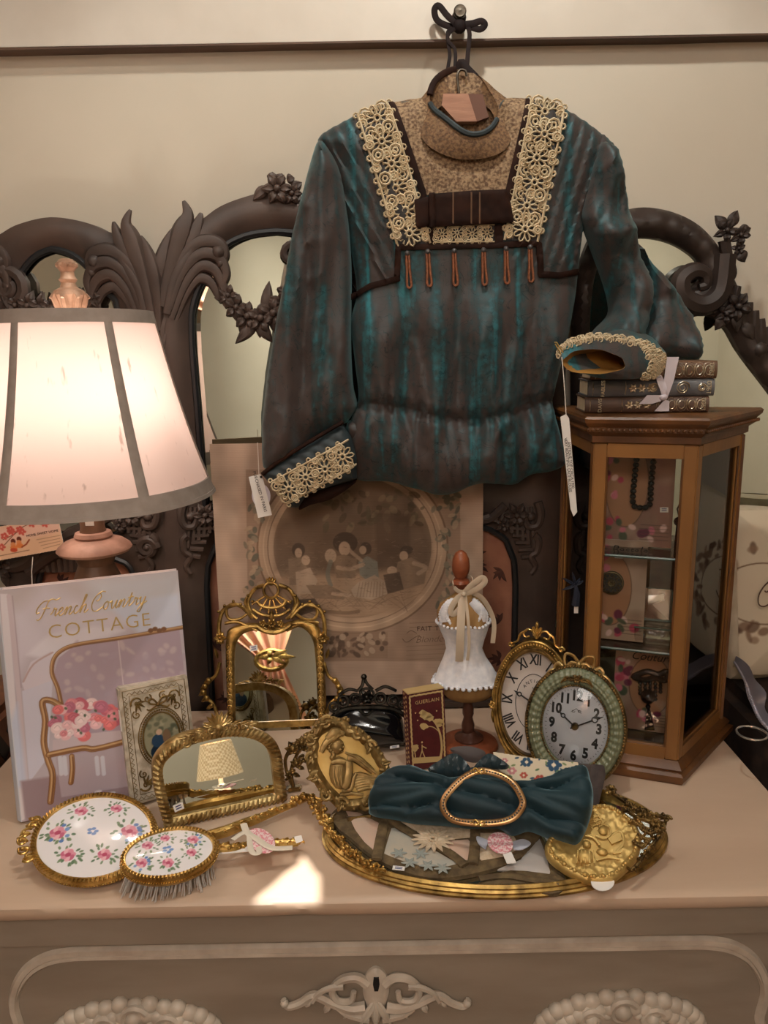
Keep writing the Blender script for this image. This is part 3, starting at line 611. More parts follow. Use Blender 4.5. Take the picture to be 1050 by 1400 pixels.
# crochet lace: loops, rings and cords on a net ground
def loop_flower(mb, c, r, w, n=9, rot=0.0):
    for k in range(n):
        a = rot+2*PI*k/n; cx, cy = c[0]+math.cos(a)*r*.62, c[1]+math.sin(a)*r*.62
        mb.tube([(p[0], p[1], w) for p in ell(cx, cy, r*.38, r*.2, 7, rot=a)], r*.075, 4, True)
    mb.tube([(p[0], p[1], w+.0005) for p in ell(c[0], c[1], r*.24, r*.24, 8)], r*.1, 4, True)
def lace_strip(name, a0, a1, b0, b1, n, hgt, parent, rot=0.0):
    """from edge a0-a1 to edge b0-b1 (uv); net ground, two rows of flowers and rings, border cords with picots"""
    A0, A1, B0_, B1_ = [np.array(p) for p in (a0, a1, b0, b1)]; mb = MB(); L = np.linalg.norm((B0_+B1_-A0-A1)/2); W = (np.linalg.norm(A1-A0)+np.linalg.norm(B1_-B0_))/2
    f = lambda s, t: (A0+(B0_-A0)*s)*(1-t)+(A1+(B1_-A1)*s)*t
    for i in range(n):
        s = (i+.5)/n; c = f(s, .46 if i % 2 else .54); h = float(hgt(np.array([c]))[0]); R = min(W*.40, L/n*.56); loop_flower(mb, c, R, h, 9, i)
        for s2, t2, rr in (((i+.02)/n, .24, .17), ((i+.02)/n, .76, .17), ((i+.0)/n, .5, .13), (s, .10, .11), (s, .90, .11), ((i+.25)/n, .12, .1), ((i+.75)/n, .88, .1)):
            q = f(min(max(s2, .02), .98), t2); hh = float(hgt(np.array([q]))[0])
            mb.tube([(p[0], p[1], hh) for p in ell(q[0], q[1], W*rr, W*rr, 8)], W*.035, 4, True)
            mb.tube([(p[0], p[1], hh) for p in ell(q[0], q[1], W*rr*.45, W*rr*.45, 6)], W*.03, 4, True)
    for t in (.03, .97):
        P = np.array([f(s, t) for s in np.linspace(0, 1, n*4+1)]); H = hgt(P); mb.tube([(P[k][0], P[k][1], H[k]) for k in range(len(P))], W*.035, 4)
        out = -1 if t < .5 else 1; dv = (A1-A0)/W*out
        for k in range(0, len(P)-1, 2):
            q = P[k]+dv*W*.05; hh = float(H[k]); mb.tube([(p[0], p[1], hh-.0006) for p in ell(q[0], q[1], W*.07, W*.07, 7)], W*.03, 4, True)
    o = obj(name, mb, LACE, parent, ang=80); o['kind'] = 'stuff' if False else o.get('kind', '') or ''
    del o['kind']
    net = [f(s, t) for s, t in ((0, .02), (0, .98), (1, .98), (1, .02))]
    return o, net
HL = lambda P: HB(P)+.0042
for nm, a0, a1, b0, b1, n in (('left', (488, 163), (531, 143), (542, 341), (588, 336), 6), ('right', (768, 150), (722, 138), (730, 335), (684, 332), 6), ('low', (592, 312), (592, 336), (672, 311), (672, 335), 4)):
    pts = B([a0, a1, b0, b1]); o, net = lace_strip('lace_trim', *pts, n, HL, bl)
    over('lace_ground', net, NET, .0028, parent=o)
for P in ([(529, 142), (538, 140), (581, 268), (586, 312), (576, 312), (571, 268)], [(717, 137), (726, 137), (697, 268), (690, 312), (680, 312), (686, 268)], [(540, 338), (732, 333), (733, 341), (541, 346)], [(540, 340), (548, 340), (546, 386), (538, 386)], [(546, 379), (547, 387), (508, 396), (472, 416), (470, 409), (505, 389)], [(727, 335), (735, 335), (738, 380), (730, 380)], [(730, 373), (760, 375), (790, 368), (791, 376), (760, 383), (731, 382)], [(582, 312), (592, 312), (592, 338), (583, 338)], [(672, 312), (683, 312), (684, 336), (673, 336)]):
    over('velvet_band', B(P), VELVET, .0036, edge=.0012, step=.0035)
bow = thing('velvet_bow', '', '', None); del bow['label'], bow['category']; bow.parent = bl
for P, up in (([(565, 279), (590, 274), (590, 313), (568, 317)], .008), ([(588, 272), (640, 268), (686, 266), (692, 283), (697, 309), (640, 313), (588, 315)], .011), ([(584, 272), (592, 271), (593, 316), (585, 317)], .016)):
    over('bow_loop', B(P), VELVET, up, th=.006, edge=.002, parent=bow, step=.004)
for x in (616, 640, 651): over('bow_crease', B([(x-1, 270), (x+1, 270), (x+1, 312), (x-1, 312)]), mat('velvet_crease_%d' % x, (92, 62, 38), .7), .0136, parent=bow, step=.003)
for x, y in ((556, 352), (583, 350), (618, 349), (657, 348), (687, 346), (719, 344)):
    p = B1(x, y); h = float(HB(np.array([p]))[0]); tl = MB(); L_ = 40*kb
    for k in (-1, 1): tl.tube([(p[0]+k*1.5*kb, p[1], h+.005), (p[0]+k*1.8*kb+1*kb, p[1]-L_*.5, h+.0055), (p[0]+k*3.0*kb+2*kb, p[1]-L_*.95, h+.006)], 1.7*kb, 6)
    tl.tube([(p[0]+2*kb+math.cos(a)*3*kb, p[1]-L_*.95+math.sin(a)*4*kb, h+.006) for a in np.linspace(PI, 2*PI, 7)], 1.7*kb, 6)
    t_ = obj('tassel', tl, CORD, bl); obj('bead', MB().ball((p[0], p[1]+2*kb, h+.005), 3.6*kb, 10, 8), PEARL, t_)
# stand collar, sagging open to show the hanger inside
def ring(L): return [(*B1(x, y, w), w) for x, y, w in L]
rim = cr(ring([(588, 142, .012), (594, 112, -.004), (618, 96, -.016), (648, 98, -.016), (668, 122, -.006), (682, 152, .008), (668, 178, .034), (640, 183, .042), (610, 163, .036)]), 5, True)
mid = cr(ring([(580, 148, .010), (588, 118, -.004), (615, 104, -.018), (655, 106, -.018), (680, 126, -.008), (692, 152, .008), (676, 192, .036), (640, 198, .044), (600, 178, .038)]), 5, True)
base = cr(ring([(566, 150, .004), (580, 132, -.006), (612, 122, -.014), (660, 126, -.014), (692, 134, -.008), (706, 152, .004), (690, 205, .033), (632, 218, .036), (582, 196, .033)]), 5, True)
inn = [(p[0]*.985+B1(636, 140)[0]*.015, p[1], p[2]-.0015) for p in rim]; inb = cr(ring([(592, 165, .008), (597, 150, 0), (618, 140, -.010), (650, 140, -.010), (668, 148, -.004), (676, 165, .006), (666, 190, .028), (640, 195, .034), (612, 180, .03)]), 5, True)
obj('collar', MB().loft([base, mid, rim, inn, inb][::-1]), COLLAR, bl, ang=60)
F_ = rim[int(len(rim)*.62):]+rim[:1]
obj('inner_back', MB().relief(B([(598, 112), (620, 100), (648, 101), (668, 122), (690, 160), (676, 215), (640, 225), (600, 210), (580, 160)], -.016), lambda P, d: -.0125+0*d, .006, -.0138), YOKE, bl)
obj('collar_piping', MB().tube([(p[0], p[1], p[2]+.001) for p in F_], 3.6*kb, 7), PIPE, bl)
obj('collar_velvet', MB().tube([(p[0], p[1], p[2]+.001) for p in rim[2:12]], 4.2*kb, 7, flat=(1, .6)), VELVET, bl)
# left sleeve with its fold gathered into a lace cuff
sl = cr(B([(436, 194), (424, 225), (412, 275), (400, 330), (388, 395), (376, 460), (366, 515), (360, 560), (358, 600), (362, 640), (385, 636), (425, 605), (468, 580), (500, 568), (526, 564), (508, 592), (490, 618), (478, 600), (474, 580), (488, 556), (483, 530), (480, 480), (480, 420), (480, 360), (476, 300), (468, 240), (450, 206)], .012), 4, True)
def HS(P, d):
    x, y = pxy(P); h = .012+.034*np.sqrt(1-(1-np.clip(d/.045, 0, 1))**2)
    e = (x-400+(y-400)*.12); h += .009*np.sin(e/13+2*vn(x/60, y/160, 21))*np.clip((y-230)/150, 0, 1)+.013*(vn(x/26, y/150, 22)-.5)+.008*(vn(x/13, y/60, 23)-.5)
    h += .006*ridge(x/20+y/110, y/90, 64)+.0035*ridge(x/12, y/45, 65)+.0012*(vn(x/6, y/9, 66)-.5); rdg = np.exp(-((x-(452-(y-330)*.10))/9)**2)*np.clip((y-280)/60, 0, 1)*np.clip((600-y)/60, 0, 1); return h+.010*rdg-.006*np.exp(-((x-(436-(y-330)*.10))/6)**2)*np.clip((y-330)/60, 0, 1)
obj('sleeve', MB().relief(sl, HS, .0055, -.006), SILK2, bl, ang=60)
cf = B([(359, 648), (364, 640), (410, 612), (468, 580), (480, 596), (488, 626), (487, 642), (488, 654), (440, 668), (420, 675), (408, 694), (396, 692), (380, 672)], .03)
def HC(P, d=None):
    if d is None: d = dist(P, cf)
    x, y = pxy(P); s = ((x-360)*-.5+(y-645)*.86); return .036+.016*np.sqrt(1-(1-np.clip(d/.022, 0, 1))**2)+.0012*np.sin(s/2.3)*((s < 13) | (s > 46))
cu = obj('cuff', MB().relief(cf, HC, .004, .006), PIPE, bl, ang=50)
pts = B([(370, 658), (394, 690), (476, 600), (487, 637)], .05); o, net = lace_strip('lace_trim', *pts, 4, lambda P: HC(P)+.0022, cu)
obj('velvet_edge', MB().tube([(*B1(x, y, .05), .046+w) for x, y, w in cr([(358, 649, 0), (385, 628, .003), (425, 603, .004), (469, 577, 0)], 4)], 3*kb, 7), VELVET, cu)
obj('cuff_lining', MB().relief(cr(B([(488, 656), (470, 672), (448, 684), (425, 690), (408, 697), (420, 676), (450, 667)], .02), 3, True), lambda P, d: .022+.004*np.sqrt(np.clip(d/.01, 0, 1)), .004, .006), VELVET, cu)
# right sleeve: down to the elbow, then the forearm comes forward to the books
sr = cr(B([(822, 196), (843, 206), (853, 240), (860, 285), (876, 340), (889, 385), (887, 425), (878, 455), (862, 478), (835, 480), (806, 474), (816, 452), (836, 430), (835, 405), (826, 375), (814, 342), (803, 312), (796, 292), (806, 245)], .02), 4, True)
def HR(P, d):
    x, y = pxy(P); h = .018+.036*np.sqrt(1-(1-np.clip(d/.042, 0, 1))**2)+.010*np.sin((x*.5+y)/17+2.5*vn(x/40, y/50, 31))*np.clip((y-250)/80, 0, 1)+.013*(vn(x/22, y/40, 32)-.5)+.007*(vn(x/11, y/22, 33)-.5)+.006*ridge(x/22+y/40, y/34, 67)+.003*ridge(x/12, y/18, 68)
    return h+.035*np.clip((y-430)/45, 0, 1)
obj('sleeve', MB().relief(sr, HR, .0055, -.004), SILK2, bl, ang=60)
sd = cr(B([(866, 330), (885, 345), (905, 372), (934, 408), (941, 440), (940, 488), (920, 490), (890, 486), (860, 482), (848, 470), (872, 440), (888, 405), (880, 365)]), 4, True)
obj('sleeve_drape', MB().relief(sd, lambda P, d: -.006+.034*np.sqrt(1-(1-np.clip(d/.045, 0, 1))**2)+.006*np.sin(pxy(P)[0]/9+pxy(P)[1]/30)+.006*ridge(pxy(P)[0]/16, pxy(P)[1]/30, 69)+.05*np.clip((pxy(P)[1]-420)/60, 0, 1), .0055, -.02), SILK, bl, ang=60)
# right cuff: a flattened tube turned open to the viewer, resting on the books
def wring(cx, cy, rx, ry, y, rot=0.0, n=28, sag=0.0):
    out = []
    for k in range(n):
        a = 2*PI*k/n; m_ = 1+.05*math.sin(3*a+cx)+.03*math.sin(7*a+cy); px_, py_ = rx*m_*math.cos(a), ry*m_*math.sin(a); p = at(cx+px_*math.cos(rot)-py_*math.sin(rot), cy+px_*math.sin(rot)+py_*math.cos(rot)+sag*math.cos(2*a), y-.012*math.sin(a)); out.append(tuple(BF.loc(p)))
    return out
c0 = wring(811, 495, 43, 17, .268, .03); c1 = wring(828, 492, 63, 26, .276, .10); c2 = wring(846, 487, 66, 28, .300, .2); c3 = wring(860, 480, 54, 26, .335, .25); c4 = wring(868, 474, 42, 22, .375, .3)
ci = wring(811, 495, 42.5, 16.6, .2685, .03); cj = wring(828, 492, 34, 12, .31, .08)
cr2 = obj('cuff', MB().loft([c0, c1, c2, c3, c4], True, False), SILK, bl, ang=60)
obj('lining', MB().loft([cj, ci, c0], True, False).add(cj, [tuple(range(28))]), LINING, cr2)
lm = MB(); R_ = random.Random(3)
for i in range(260):                      # crochet loops packed round the upper and right rim
    a = rad(R_.uniform(175, 405)); t = R_.random(); k = (a/(2*PI)*28) % 28; k0 = int(k); fk = k-k0
    pa = V(*c1[k0])*(1-fk)+V(*c1[(k0+1) % 28])*fk; pb = V(*c2[k0])*(1-fk)+V(*c2[(k0+1) % 28])*fk; p = pa*(1-t)+pb*t
    nrm = (p-V(*c3[14])*.5-V(*c3[0])*.5); nrm.z += .03; nrm.normalize(); e = nrm.cross(V(0, 1, .2)).normalized(); g = nrm.cross(e); r = R_.uniform(2.6, 5)*kb*.8
    lm.tube([p+nrm*.002+e*math.cos(b)*r+g*math.sin(b)*r for b in np.linspace(0, 2*PI, 8)[:-1]], .9*kb, 4, True)
obj('lace_trim', lm, LACE, cr2, ang=80)
# ---- peg, ribbon, hanger, swing tags
BRONZE = mat('aged_bronze', (92, 84, 72), .45, .7, (60, 52, 44), 60, bump=.3)
pk = at(629, 15, YB-.05); KF = Fr((pk.x, YB-.025, pk.z), (1, 0, 0), (0, 0, 1))
kn = thing('wall_peg', 'small round bronze peg on the white rail carrying the dark ribbon', 'peg', KF)
obj('stem', MB().lathe([(.0, 0), (.0045, 0), (.004, .016), (.006, .018)], n=14), BRONZE, kn)
obj('knob', MB().lathe([(.0, .017), (.007, .018), (.0095, .021), (.0095, .025), (.008, .027), (.006, .0265), (.0, .028)], n=20), BRONZE, kn)
RIB = mat('dark_brown_velvet_ribbon', (38, 26, 24), .7, c2=(26, 18, 18), ns=50, spec=.15)
RF = upright(YB-.04); rb_ = obj('ribbon', MB(), RIB); 
def rp(L, y0, y1): return [tuple(RF.loc(at(x, y, y0+(y1-y0)*i/(len(L)-1)))) for i, (x, y) in enumerate(L)]
rm = MB(); rk = kb*1.08
for L, y0, y1, wd in (([(626, 34), (612, 22), (600, 8), (594, 14), (598, 28), (614, 36), (626, 36)], .528, .532, 4), ([(630, 34), (646, 32), (658, 29), (663, 34), (656, 40), (644, 37), (630, 34)], .528, .530, 4), ([(626, 36), (614, 46), (613, 56), (622, 68), (622, 92), (620, 108)], .53, .47, 2.2), ([(620, 38), (612, 44), (613, 60), (615, 76), (612, 97), (616, 104)], .53, .47, 2.2), ([(640, 36), (642, 48), (640, 70), (638, 92), (634, 104)], .53, .47, 2.8)):
    rm.tube(cr(rp(L, y0, y1), 5), wd*rk, 6, flat=(1, .2), up=(0, 0, 1))
rm.tube(cr(rp([(626, 108), (630, 86), (640, 96), (650, 106)], .47, .46), 5), 5*rk, 6, flat=(1, .3))
rm.tube([tuple(p) for p in [V(*RF.loc(V(pk.x+.0075*math.cos(a), YB-.035, pk.z-.003+.0075*math.sin(a)))) for a in np.linspace(0, 2*PI, 16)[:-1]]], .0035, 6, True)
rm.ball(tuple(RF.loc(at(628, 36, .53))), (9*rk, 9*rk, .007), 10, 8)
bpy.data.objects.remove(rb_); rb_ = obj('hanging_ribbon', rm, RIB, None, RF.M); tag(rb_, 'dark brown velvet ribbon tied in a bow round the wall peg', 'ribbon')
HW = mat('pinkish_pale_wood', (176, 130, 104), .55, c2=(150, 106, 84), ns=18, stretch=(1, 6, 1), bump=.15)
HF = upright(.452); hg = thing('coat_hanger', 'pinkish wooden coat hanger seen inside the open blouse collar', 'hanger', HF)
hp = HF.pts([(606, 128), (640, 128), (652, 166), (624, 166), (604, 144)], .012)
obj('crosspiece', MB().prism(hp[::-1], -.004, .012), HW, hg, ang=30)
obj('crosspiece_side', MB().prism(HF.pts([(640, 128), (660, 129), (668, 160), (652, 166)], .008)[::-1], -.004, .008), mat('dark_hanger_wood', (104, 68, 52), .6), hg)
hk = [(*HF.px(x, y), w) for x, y, w in ((627, 130, .004), (626, 118, .004), (625, 104, .002), (629, 96, 0), (636, 97, 0), (638, 104, 0))]
obj('hook', MB().tube(cr(hk, 5), .0018, 7), BRONZE, hg)
def swing_tag(name, label, P, y, lines, string, rot, size, hole=None, back=None):
    fr = upright(y); o = thing(name, label, 'tag', fr)
    q = fr.pts(P); obj('card', MB().prism(q, 0, .0006), WHITE, o); c = np.mean(q, 0)
    for dx, dy, s in lines: text(s, size, 'lettering', INK, o, (c[0]+dx, c[1]+dy), rot, .0008, .0001)
    st = [tuple(fr.loc(at(*p))) for p in string]; obj('string', MB().tube(cr(st, 4), .0006, 5), mat('white_string', (226, 218, 206), .8), o)
    if back: obj('round_card', MB().prism(back(fr), -.0012, -.0003), mat('pale_lilac_card', (206, 196, 204), .7), o)
    if hole: obj('bead', MB().ball((*fr.px(*hole), .001), .002, 8, 6), INK, o)
    return o
swing_tag('swing_tag', 'white card tag hanging from the blouse by string at the lace cuff', [(340, 652), (356, 648), (360, 656), (372, 704), (353, 708)], .428, [(-.001, .002, 'PURCHASED IN PARIS')], [(352, 605, .43), (353, 625, .428), (354, 650, .427)], rad(-77), .0068, (357, 652), lambda fr: ell(*fr.px(357, 678), .0145, .019, 20))
swing_tag('swing_tag', 'long narrow white tag hanging from the right cuff beside cabinet', [(766, 570), (774, 566), (778, 572), (789, 700), (784, 706), (780, 696)], .255, [(-.0022, 0, 'VERY BEAUTIFUL LACE BLOUSE'), (.0018, 0, 'ANTIQUE TOP CIRCA 1900')], [(768, 488, .262), (771, 520, .257), (774, 568, .254)], rad(-83), .0052, None)
obj('safety_pin', MB().tube([tuple(BF.loc(at(x, y, .262))) for x, y in ((759, 470), (767, 484), (770, 482), (761, 468), (758, 468))], .0008, 6), GOLD2, bl)
# ================================================================ table lamp
def shademat():
    m, t, b = nodes('pink_slub_silk_shade'); N = t.nodes.new; L = t.links.new; t.nodes.remove(b); out = t.nodes['Material Output']
    tc = N('ShaderNodeTexCoord'); mp = N('ShaderNodeMapping'); mp.inputs['Scale'].default_value = (90, 90, 7); L(tc.outputs['Object'], mp.inputs[0])
    nz = N('ShaderNodeTexNoise'); nz.inputs['Scale'].default_value = 1; nz.inputs['Detail'].default_value = 3; L(mp.outputs[0], nz.inputs['Vector'])
    rp = N('ShaderNodeValToRGB'); e = rp.color_ramp.elements; e[0].position = .28; e[0].color = (*s2l((184, 158, 148)), 1); e[1].position = .36; e[1].color = (*s2l((226, 202, 194)), 1); L(nz.outputs['Fac'], rp.inputs[0])
    d = N('ShaderNodeBsdfDiffuse'); tr = N('ShaderNodeBsdfTranslucent'); L(rp.outputs[0], d.inputs[0]); L(rp.outputs[0], tr.inputs[0])
    mx = N('ShaderNodeMixShader'); mx.inputs[0].default_value = .42; L(d.outputs[0], mx.inputs[1]); L(tr.outputs[0], mx.inputs[2]); L(mx.outputs[0], out.inputs[0]); return m
BAND = mat('taupe_shade_binding', (150, 137, 127), .7, c2=(138, 125, 115), ns=60)
PINKW = mat('distressed_pinkish_wood', (186, 148, 130), .55, c2=(152, 116, 100), ns=35, bump=.3, bs=90)
BRNW = mat('brown_lamp_stem', (122, 90, 68), .5, c2=(96, 70, 54), ns=30, bump=.2)
LX, LY = -.409, .305
lampf = Fr((LX, LY, 0), (1, 0, 0), (0, 1, 0)); lamp = thing('table_lamp', 'lit table lamp with flared pale pink panelled silk shade and gilt finial', 'lamp', lampf)
zt, zb, rt, rbm = .652, .408, .103, .168
def srad(s): return rt+(rbm-rt)*(s*.78+.22*max(s, 0)**2.6)
def sring(s, off=0, a=None): return None
N_ = 96
def shade_r(s, th):                      # six softly flattened panels
    ph = ((th-rad(-106)) % (PI/3))-PI/6; return srad(s)*(1-.022*(1-(ph/(PI/6))**2))
sh = MB(); rings = []
for i in range(25):
    s = i/24; z = zt+(zb-zt)*s; rings.append([(shade_r(s, 2*PI*k/N_)*math.cos(2*PI*k/N_), shade_r(s, 2*PI*k/N_)*math.sin(2*PI*k/N_), z) for k in range(N_)])
sh.loft(rings); SHADE = obj('lamp_shade', sh, shademat(), lamp, ang=80)
def band(s0, s1, t): 
    mb = MB(); R = []
    for s, o in ((s0, t), (s1, t), (s1, -t), (s0, -t), (s0, t)): R.append([((shade_r(s, 2*PI*k/N_)+o)*math.cos(2*PI*k/N_), (shade_r(s, 2*PI*k/N_)+o)*math.sin(2*PI*k/N_), zt+(zb-zt)*s) for k in range(N_)])
    return mb.loft(R[::-1])
obj('shade_binding', band(-.012, .055, .0022), BAND, SHADE); obj('shade_binding', band(.925, 1.0, .0024), BAND, SHADE); obj('shade_binding', band(.992, 1.012, .0034), BAND, SHADE)
for k in range(6):
    th = rad(-106)+k*PI/3; P = []
    for i in range(25):
        s = i/24; r = shade_r(s, th)+.0006; P.append((r*math.cos(th), r*math.sin(th), zt+(zb-zt)*s))
    obj('shade_rib', MB().tube(P, [.0052+.0022*i/24 for i in range(25)], 6, flat=(1, .22), up=(-math.sin(th)*0+math.cos(th), math.sin(th), 0) if False else (math.cos(th), math.sin(th), .2)), BAND, SHADE)
fin = MB().lathe([(0, .640), (.012, .640), (.0135, .648), (.018, .668), (.021, .676), (.019, .682), (.011, .686), (.009, .692), (.012, .696), (.009, .700), (.0085, .706), (.0125, .711), (.0125, .717), (.008, .722), (0, .723)], n=20)
for k in range(8):
    a = 2*PI*k/8; fin.tube([(math.cos(a)*.012, math.sin(a)*.012, .646), (math.cos(a)*.017, math.sin(a)*.017, .664), (math.cos(a)*.022, math.sin(a)*.022, .678), (math.cos(a)*.0255, math.sin(a)*.0255, .672)], [.003, .005, .0045, .002], 6)
for k in range(10): a = 2*PI*k/10; fin.ball((math.cos(a)*.0115, math.sin(a)*.0115, .714), .0035, 6, 5)
obj('finial', fin, mat('pinkish_gilt', (200, 164, 138), .42, .2, (160, 124, 100), 50, bump=.4, bs=140), lamp)
obj('harp', MB().tube([(0, 0, .40), (.03, 0, .45), (.036, 0, .54), (.0, 0, .64)], .0018, 6), BRONZE, lamp)
obj('shade_spider', MB().tube([(-.1, 0, .642), (.1, 0, .642)], .0015, 6).tube([(0, -.1, .642), (0, .1, .642)], .0015, 6), BRONZE, SHADE)
obj('stem', MB().lathe([(0, .44), (.0165, .44), (.0165, .362), (.0178, .358), (.0178, .354)], n=24), BRNW, lamp)
obj('collar', MB().lathe([(.0178, .357), (.024, .356), (.026, .351), (.024, .348), (.040, .343), (.049, .336), (.051, .332), (.048, .328), (.034, .324), (0, .322)], n=36), PINKW, lamp)
obj('vase', MB().lathe([(0, .326), (.026, .325), (.027, .318), (.024, .310), (.028, .300), (.040, .27), (.052, .225), (.055, .18), (.046, .12), (.03, .07), (.024, .045), (.03, .035), (.06, .028), (.064, .018), (.064, 0), (0, 0)], n=36), BRNW, lamp)
sf = Fr((LX, LY-.0172, .368), (1, 0, 0), (0, 0, 1)); 
def sticker(parent_fr, parent, c, w, h, rot, lift, name='price_sticker', s=''):
    q = [(c[0]+x*math.cos(rot)-y*math.sin(rot), c[1]+x*math.sin(rot)+y*math.cos(rot)) for x, y in ((-w/2, -h/2), (w/2, -h/2), (w/2, h/2), (-w/2, h/2))]
    o = obj(name, MB().prism(q, lift, lift+.0004), WHITE, parent, label='small white price sticker')
    mb = MB()
    for dy in (.2, -.15): 
        y = dy*h; a = [(c[0]+x*math.cos(rot)-yy*math.sin(rot), c[1]+x*math.sin(rot)+yy*math.cos(rot)) for x, yy in ((-w*.3, y-h*.08), (w*.3, y-h*.08), (w*.3, y+h*.08), (-w*.3, y+h*.08))]; mb.prism(a, lift+.0004, lift+.0006)
    obj('print', mb, INKB, o if parent is None or parent.parent is None else parent); return o
lst = MB().prism([(-.006, -.0035), (.006, -.0035), (.006, .0035), (-.006, .0035)], -.0004, .0002); lst.v = [(p[0]+.003, -.0169-p[2]-.0002, p[1]+.372) for p in lst.v]; obj('price_sticker', lst, WHITE, lamp, label='small white price sticker')
GLOW = bpy.data.materials.new('bulb_glass'); GLOW.use_nodes = True; gb = GLOW.node_tree.nodes['Principled BSDF']; gb.inputs['Emission Color'].default_value = (1, .88, .74, 1); gb.inputs['Emission Strength'].default_value = 5
for bx, by in ((.035, -.03), (-.055, -.02)):
    obj('bulb', MB().ball((bx, by, .50), (.017, .017, .022), 14, 10), GLOW, lamp)
    l = bpy.data.lights.new('bulb_light', 'POINT'); l.energy = 1.15; l.color = (1, .88, .76); l.shadow_soft_size = .022; lo = bpy.data.objects.new('bulb_light', l); COL.objects.link(lo); lo.location = (LX+bx, LY+by, .53)
# ================================================================ display cabinet
CABW = mat('honey_gilt_wood', (150, 104, 52), .42, c2=(120, 80, 40), ns=9, stretch=(1, 1, .25), bump=.15, bs=60)
CABD = mat('brown_gilt_cornice', (116, 74, 36), .42, c2=(84, 52, 26), ns=20, bump=.25, bs=90)
GLASS = bpy.data.materials.new('clear_glass'); GLASS.use_nodes = True; t_ = GLASS.node_tree; t_.nodes.remove(t_.nodes['Principled BSDF'])
_tr = t_.nodes.new('ShaderNodeBsdfTransparent'); _gl = t_.nodes.new('ShaderNodeBsdfGlossy'); _gl.inputs['Roughness'].default_value = .03; _fr = t_.nodes.new('ShaderNodeFresnel'); _fr.inputs[0].default_value = 1.5; _mx = t_.nodes.new('ShaderNodeMixShader'); _tr.inputs[0].default_value = (.93, .95, .94, 1)
for a, b in ((_fr.outputs[0], _mx.inputs[0]), (_tr.outputs[0], _mx.inputs[1]), (_gl.outputs[0], _mx.inputs[2]), (_mx.outputs[0], t_.nodes['Material Output'].inputs[0])): t_.links.new(a, b)
GEDGE = mat('green_glass_edge', (120, 150, 140), .2, c2=(100, 130, 122), ns=10, Transmission_Weight=.4)
CA, CB, CC, CD = V(.281, .272, 0), V(.403, .228, 0), V(.522, .358, 0), V(.282, .452, 0)
PLAN = [CA, CB, CC, CD]; cen = sum(PLAN, V(0, 0, 0))/4
def grow(d): # offset plan outward
    out = []
    for i in range(4):
        p, a, b = PLAN[i], PLAN[i-1], PLAN[(i+1) % 4]; n1 = V((p-a).y, -(p-a).x, 0).normalized(); n2 = V((b-p).y, -(b-p).x, 0).normalized()
        m = (n1+n2); m = m/m.dot(n1) if m.dot(n1) else m; q = p+m*d; out.append(V(q.x, q.y, 0))
    return out
cabf = Fr((cen.x, cen.y, 0), (1, 0, 0), (0, 1, 0)); cab = thing('display_cabinet', 'small gilt wood and glass curio cabinet with five sided plan on right', 'cabinet', cabf)
def rel(P, z): return [(p.x-cen.x, p.y-cen.y, z) for p in P]
def slab(levels):
    mb = MB(); R = [rel(grow(d), z) for d, z in levels]; mb.loft(R, True, True); return mb
obj('plinth', slab([(.010, 0), (.012, .004), (.012, .012), (.006, .016), (.008, .020), (.004, .026), (.0, .030)]), CABD, cab, ang=25)
ztop = .508
obj('cornice', slab([(0, ztop-.036), (.003, ztop-.034), (.003, ztop-.026), (.010, ztop-.020), (.010, ztop-.014), (.015, ztop-.008), (.016, ztop-.003), (.013, ztop)]), CABD, cab, ang=25)
be = MB(); gp = grow(.0115)
for i in (0, 1, 3): be.beads([(p.x-cen.x, p.y-cen.y, ztop-.017) for p in (gp[i], gp[(i+1) % 4])], .0028, 2.4, n=6, m=4)
obj('carved_bead', be, CABD, cab, kind='stuff')
def face(p, q, label, w=.018, front=True):
    u = (q-p); Lh = u.length; fr = Fr((p.x, p.y, 0), u, (0, 0, 1)); z0, z1 = .030, ztop-.036; M = cabf.M.inverted() @ fr.M
    def put(name, mb, m, par):
        o = obj(name, mb, m, par); o.data.transform(M if par is cab else M); return o
    d = put('door' if front else 'side_frame', MB().box((w/2, (z0+z1)/2, -.006), (w, z1-z0, .012), bev=.0015).box((Lh-w/2, (z0+z1)/2, -.006), (w, z1-z0, .012), bev=.0015).box((Lh/2, z0+w/2, -.006), (Lh-2*w, w, .0118)).box((Lh/2, z1-w/2, -.006), (Lh-2*w, w, .0118)), CABW, cab)
    g = put('pane', MB().box((Lh/2, (z0+z1)/2, -.007), (Lh-2*w+.004, z1-z0-2*w+.004, .002)), GLASS, d)
    b = MB(); r = [(w, z0+w), (Lh-w, z0+w), (Lh-w, z1-w), (w, z1-w)]
    b.tube([(x, y, -.002) for x, y in r], .0016, 5, True); put('bead', b, CABD, d)
    return d
face(CA, CB, 'front'); face(CB, CC, 'right', .016, False); face(CD, CA, 'left', .016, False)
bkf = Fr((CC.x, CC.y, 0), CD-CC, (0, 0, 1)); bo = obj('back_frame', MB().box((.008, .25, -.005), (.016, .44, .01)).box(((CD-CC).length-.008, .25, -.005), (.016, .44, .01)).box(((CD-CC).length/2, .045, -.005), ((CD-CC).length-.03, .03, .0098)).box(((CD-CC).length/2, .457, -.005), ((CD-CC).length-.03, .03, .0098)).box(((CD-CC).length*.5, .25, -.005), (.010, .40, .0096)), CABD, cab); bo.data.transform(cabf.M.inverted() @ bkf.M)
bmr = obj('back_pane', MB().box(((CD-CC).length/2, .25, .007), ((CD-CC).length-.034, .40, .002)), GLASS, bo); bmr.data.transform(cabf.M.inverted() @ bkf.M @ Matrix.Translation((0, 0, -.0125)))
inn_ = grow(-.014)
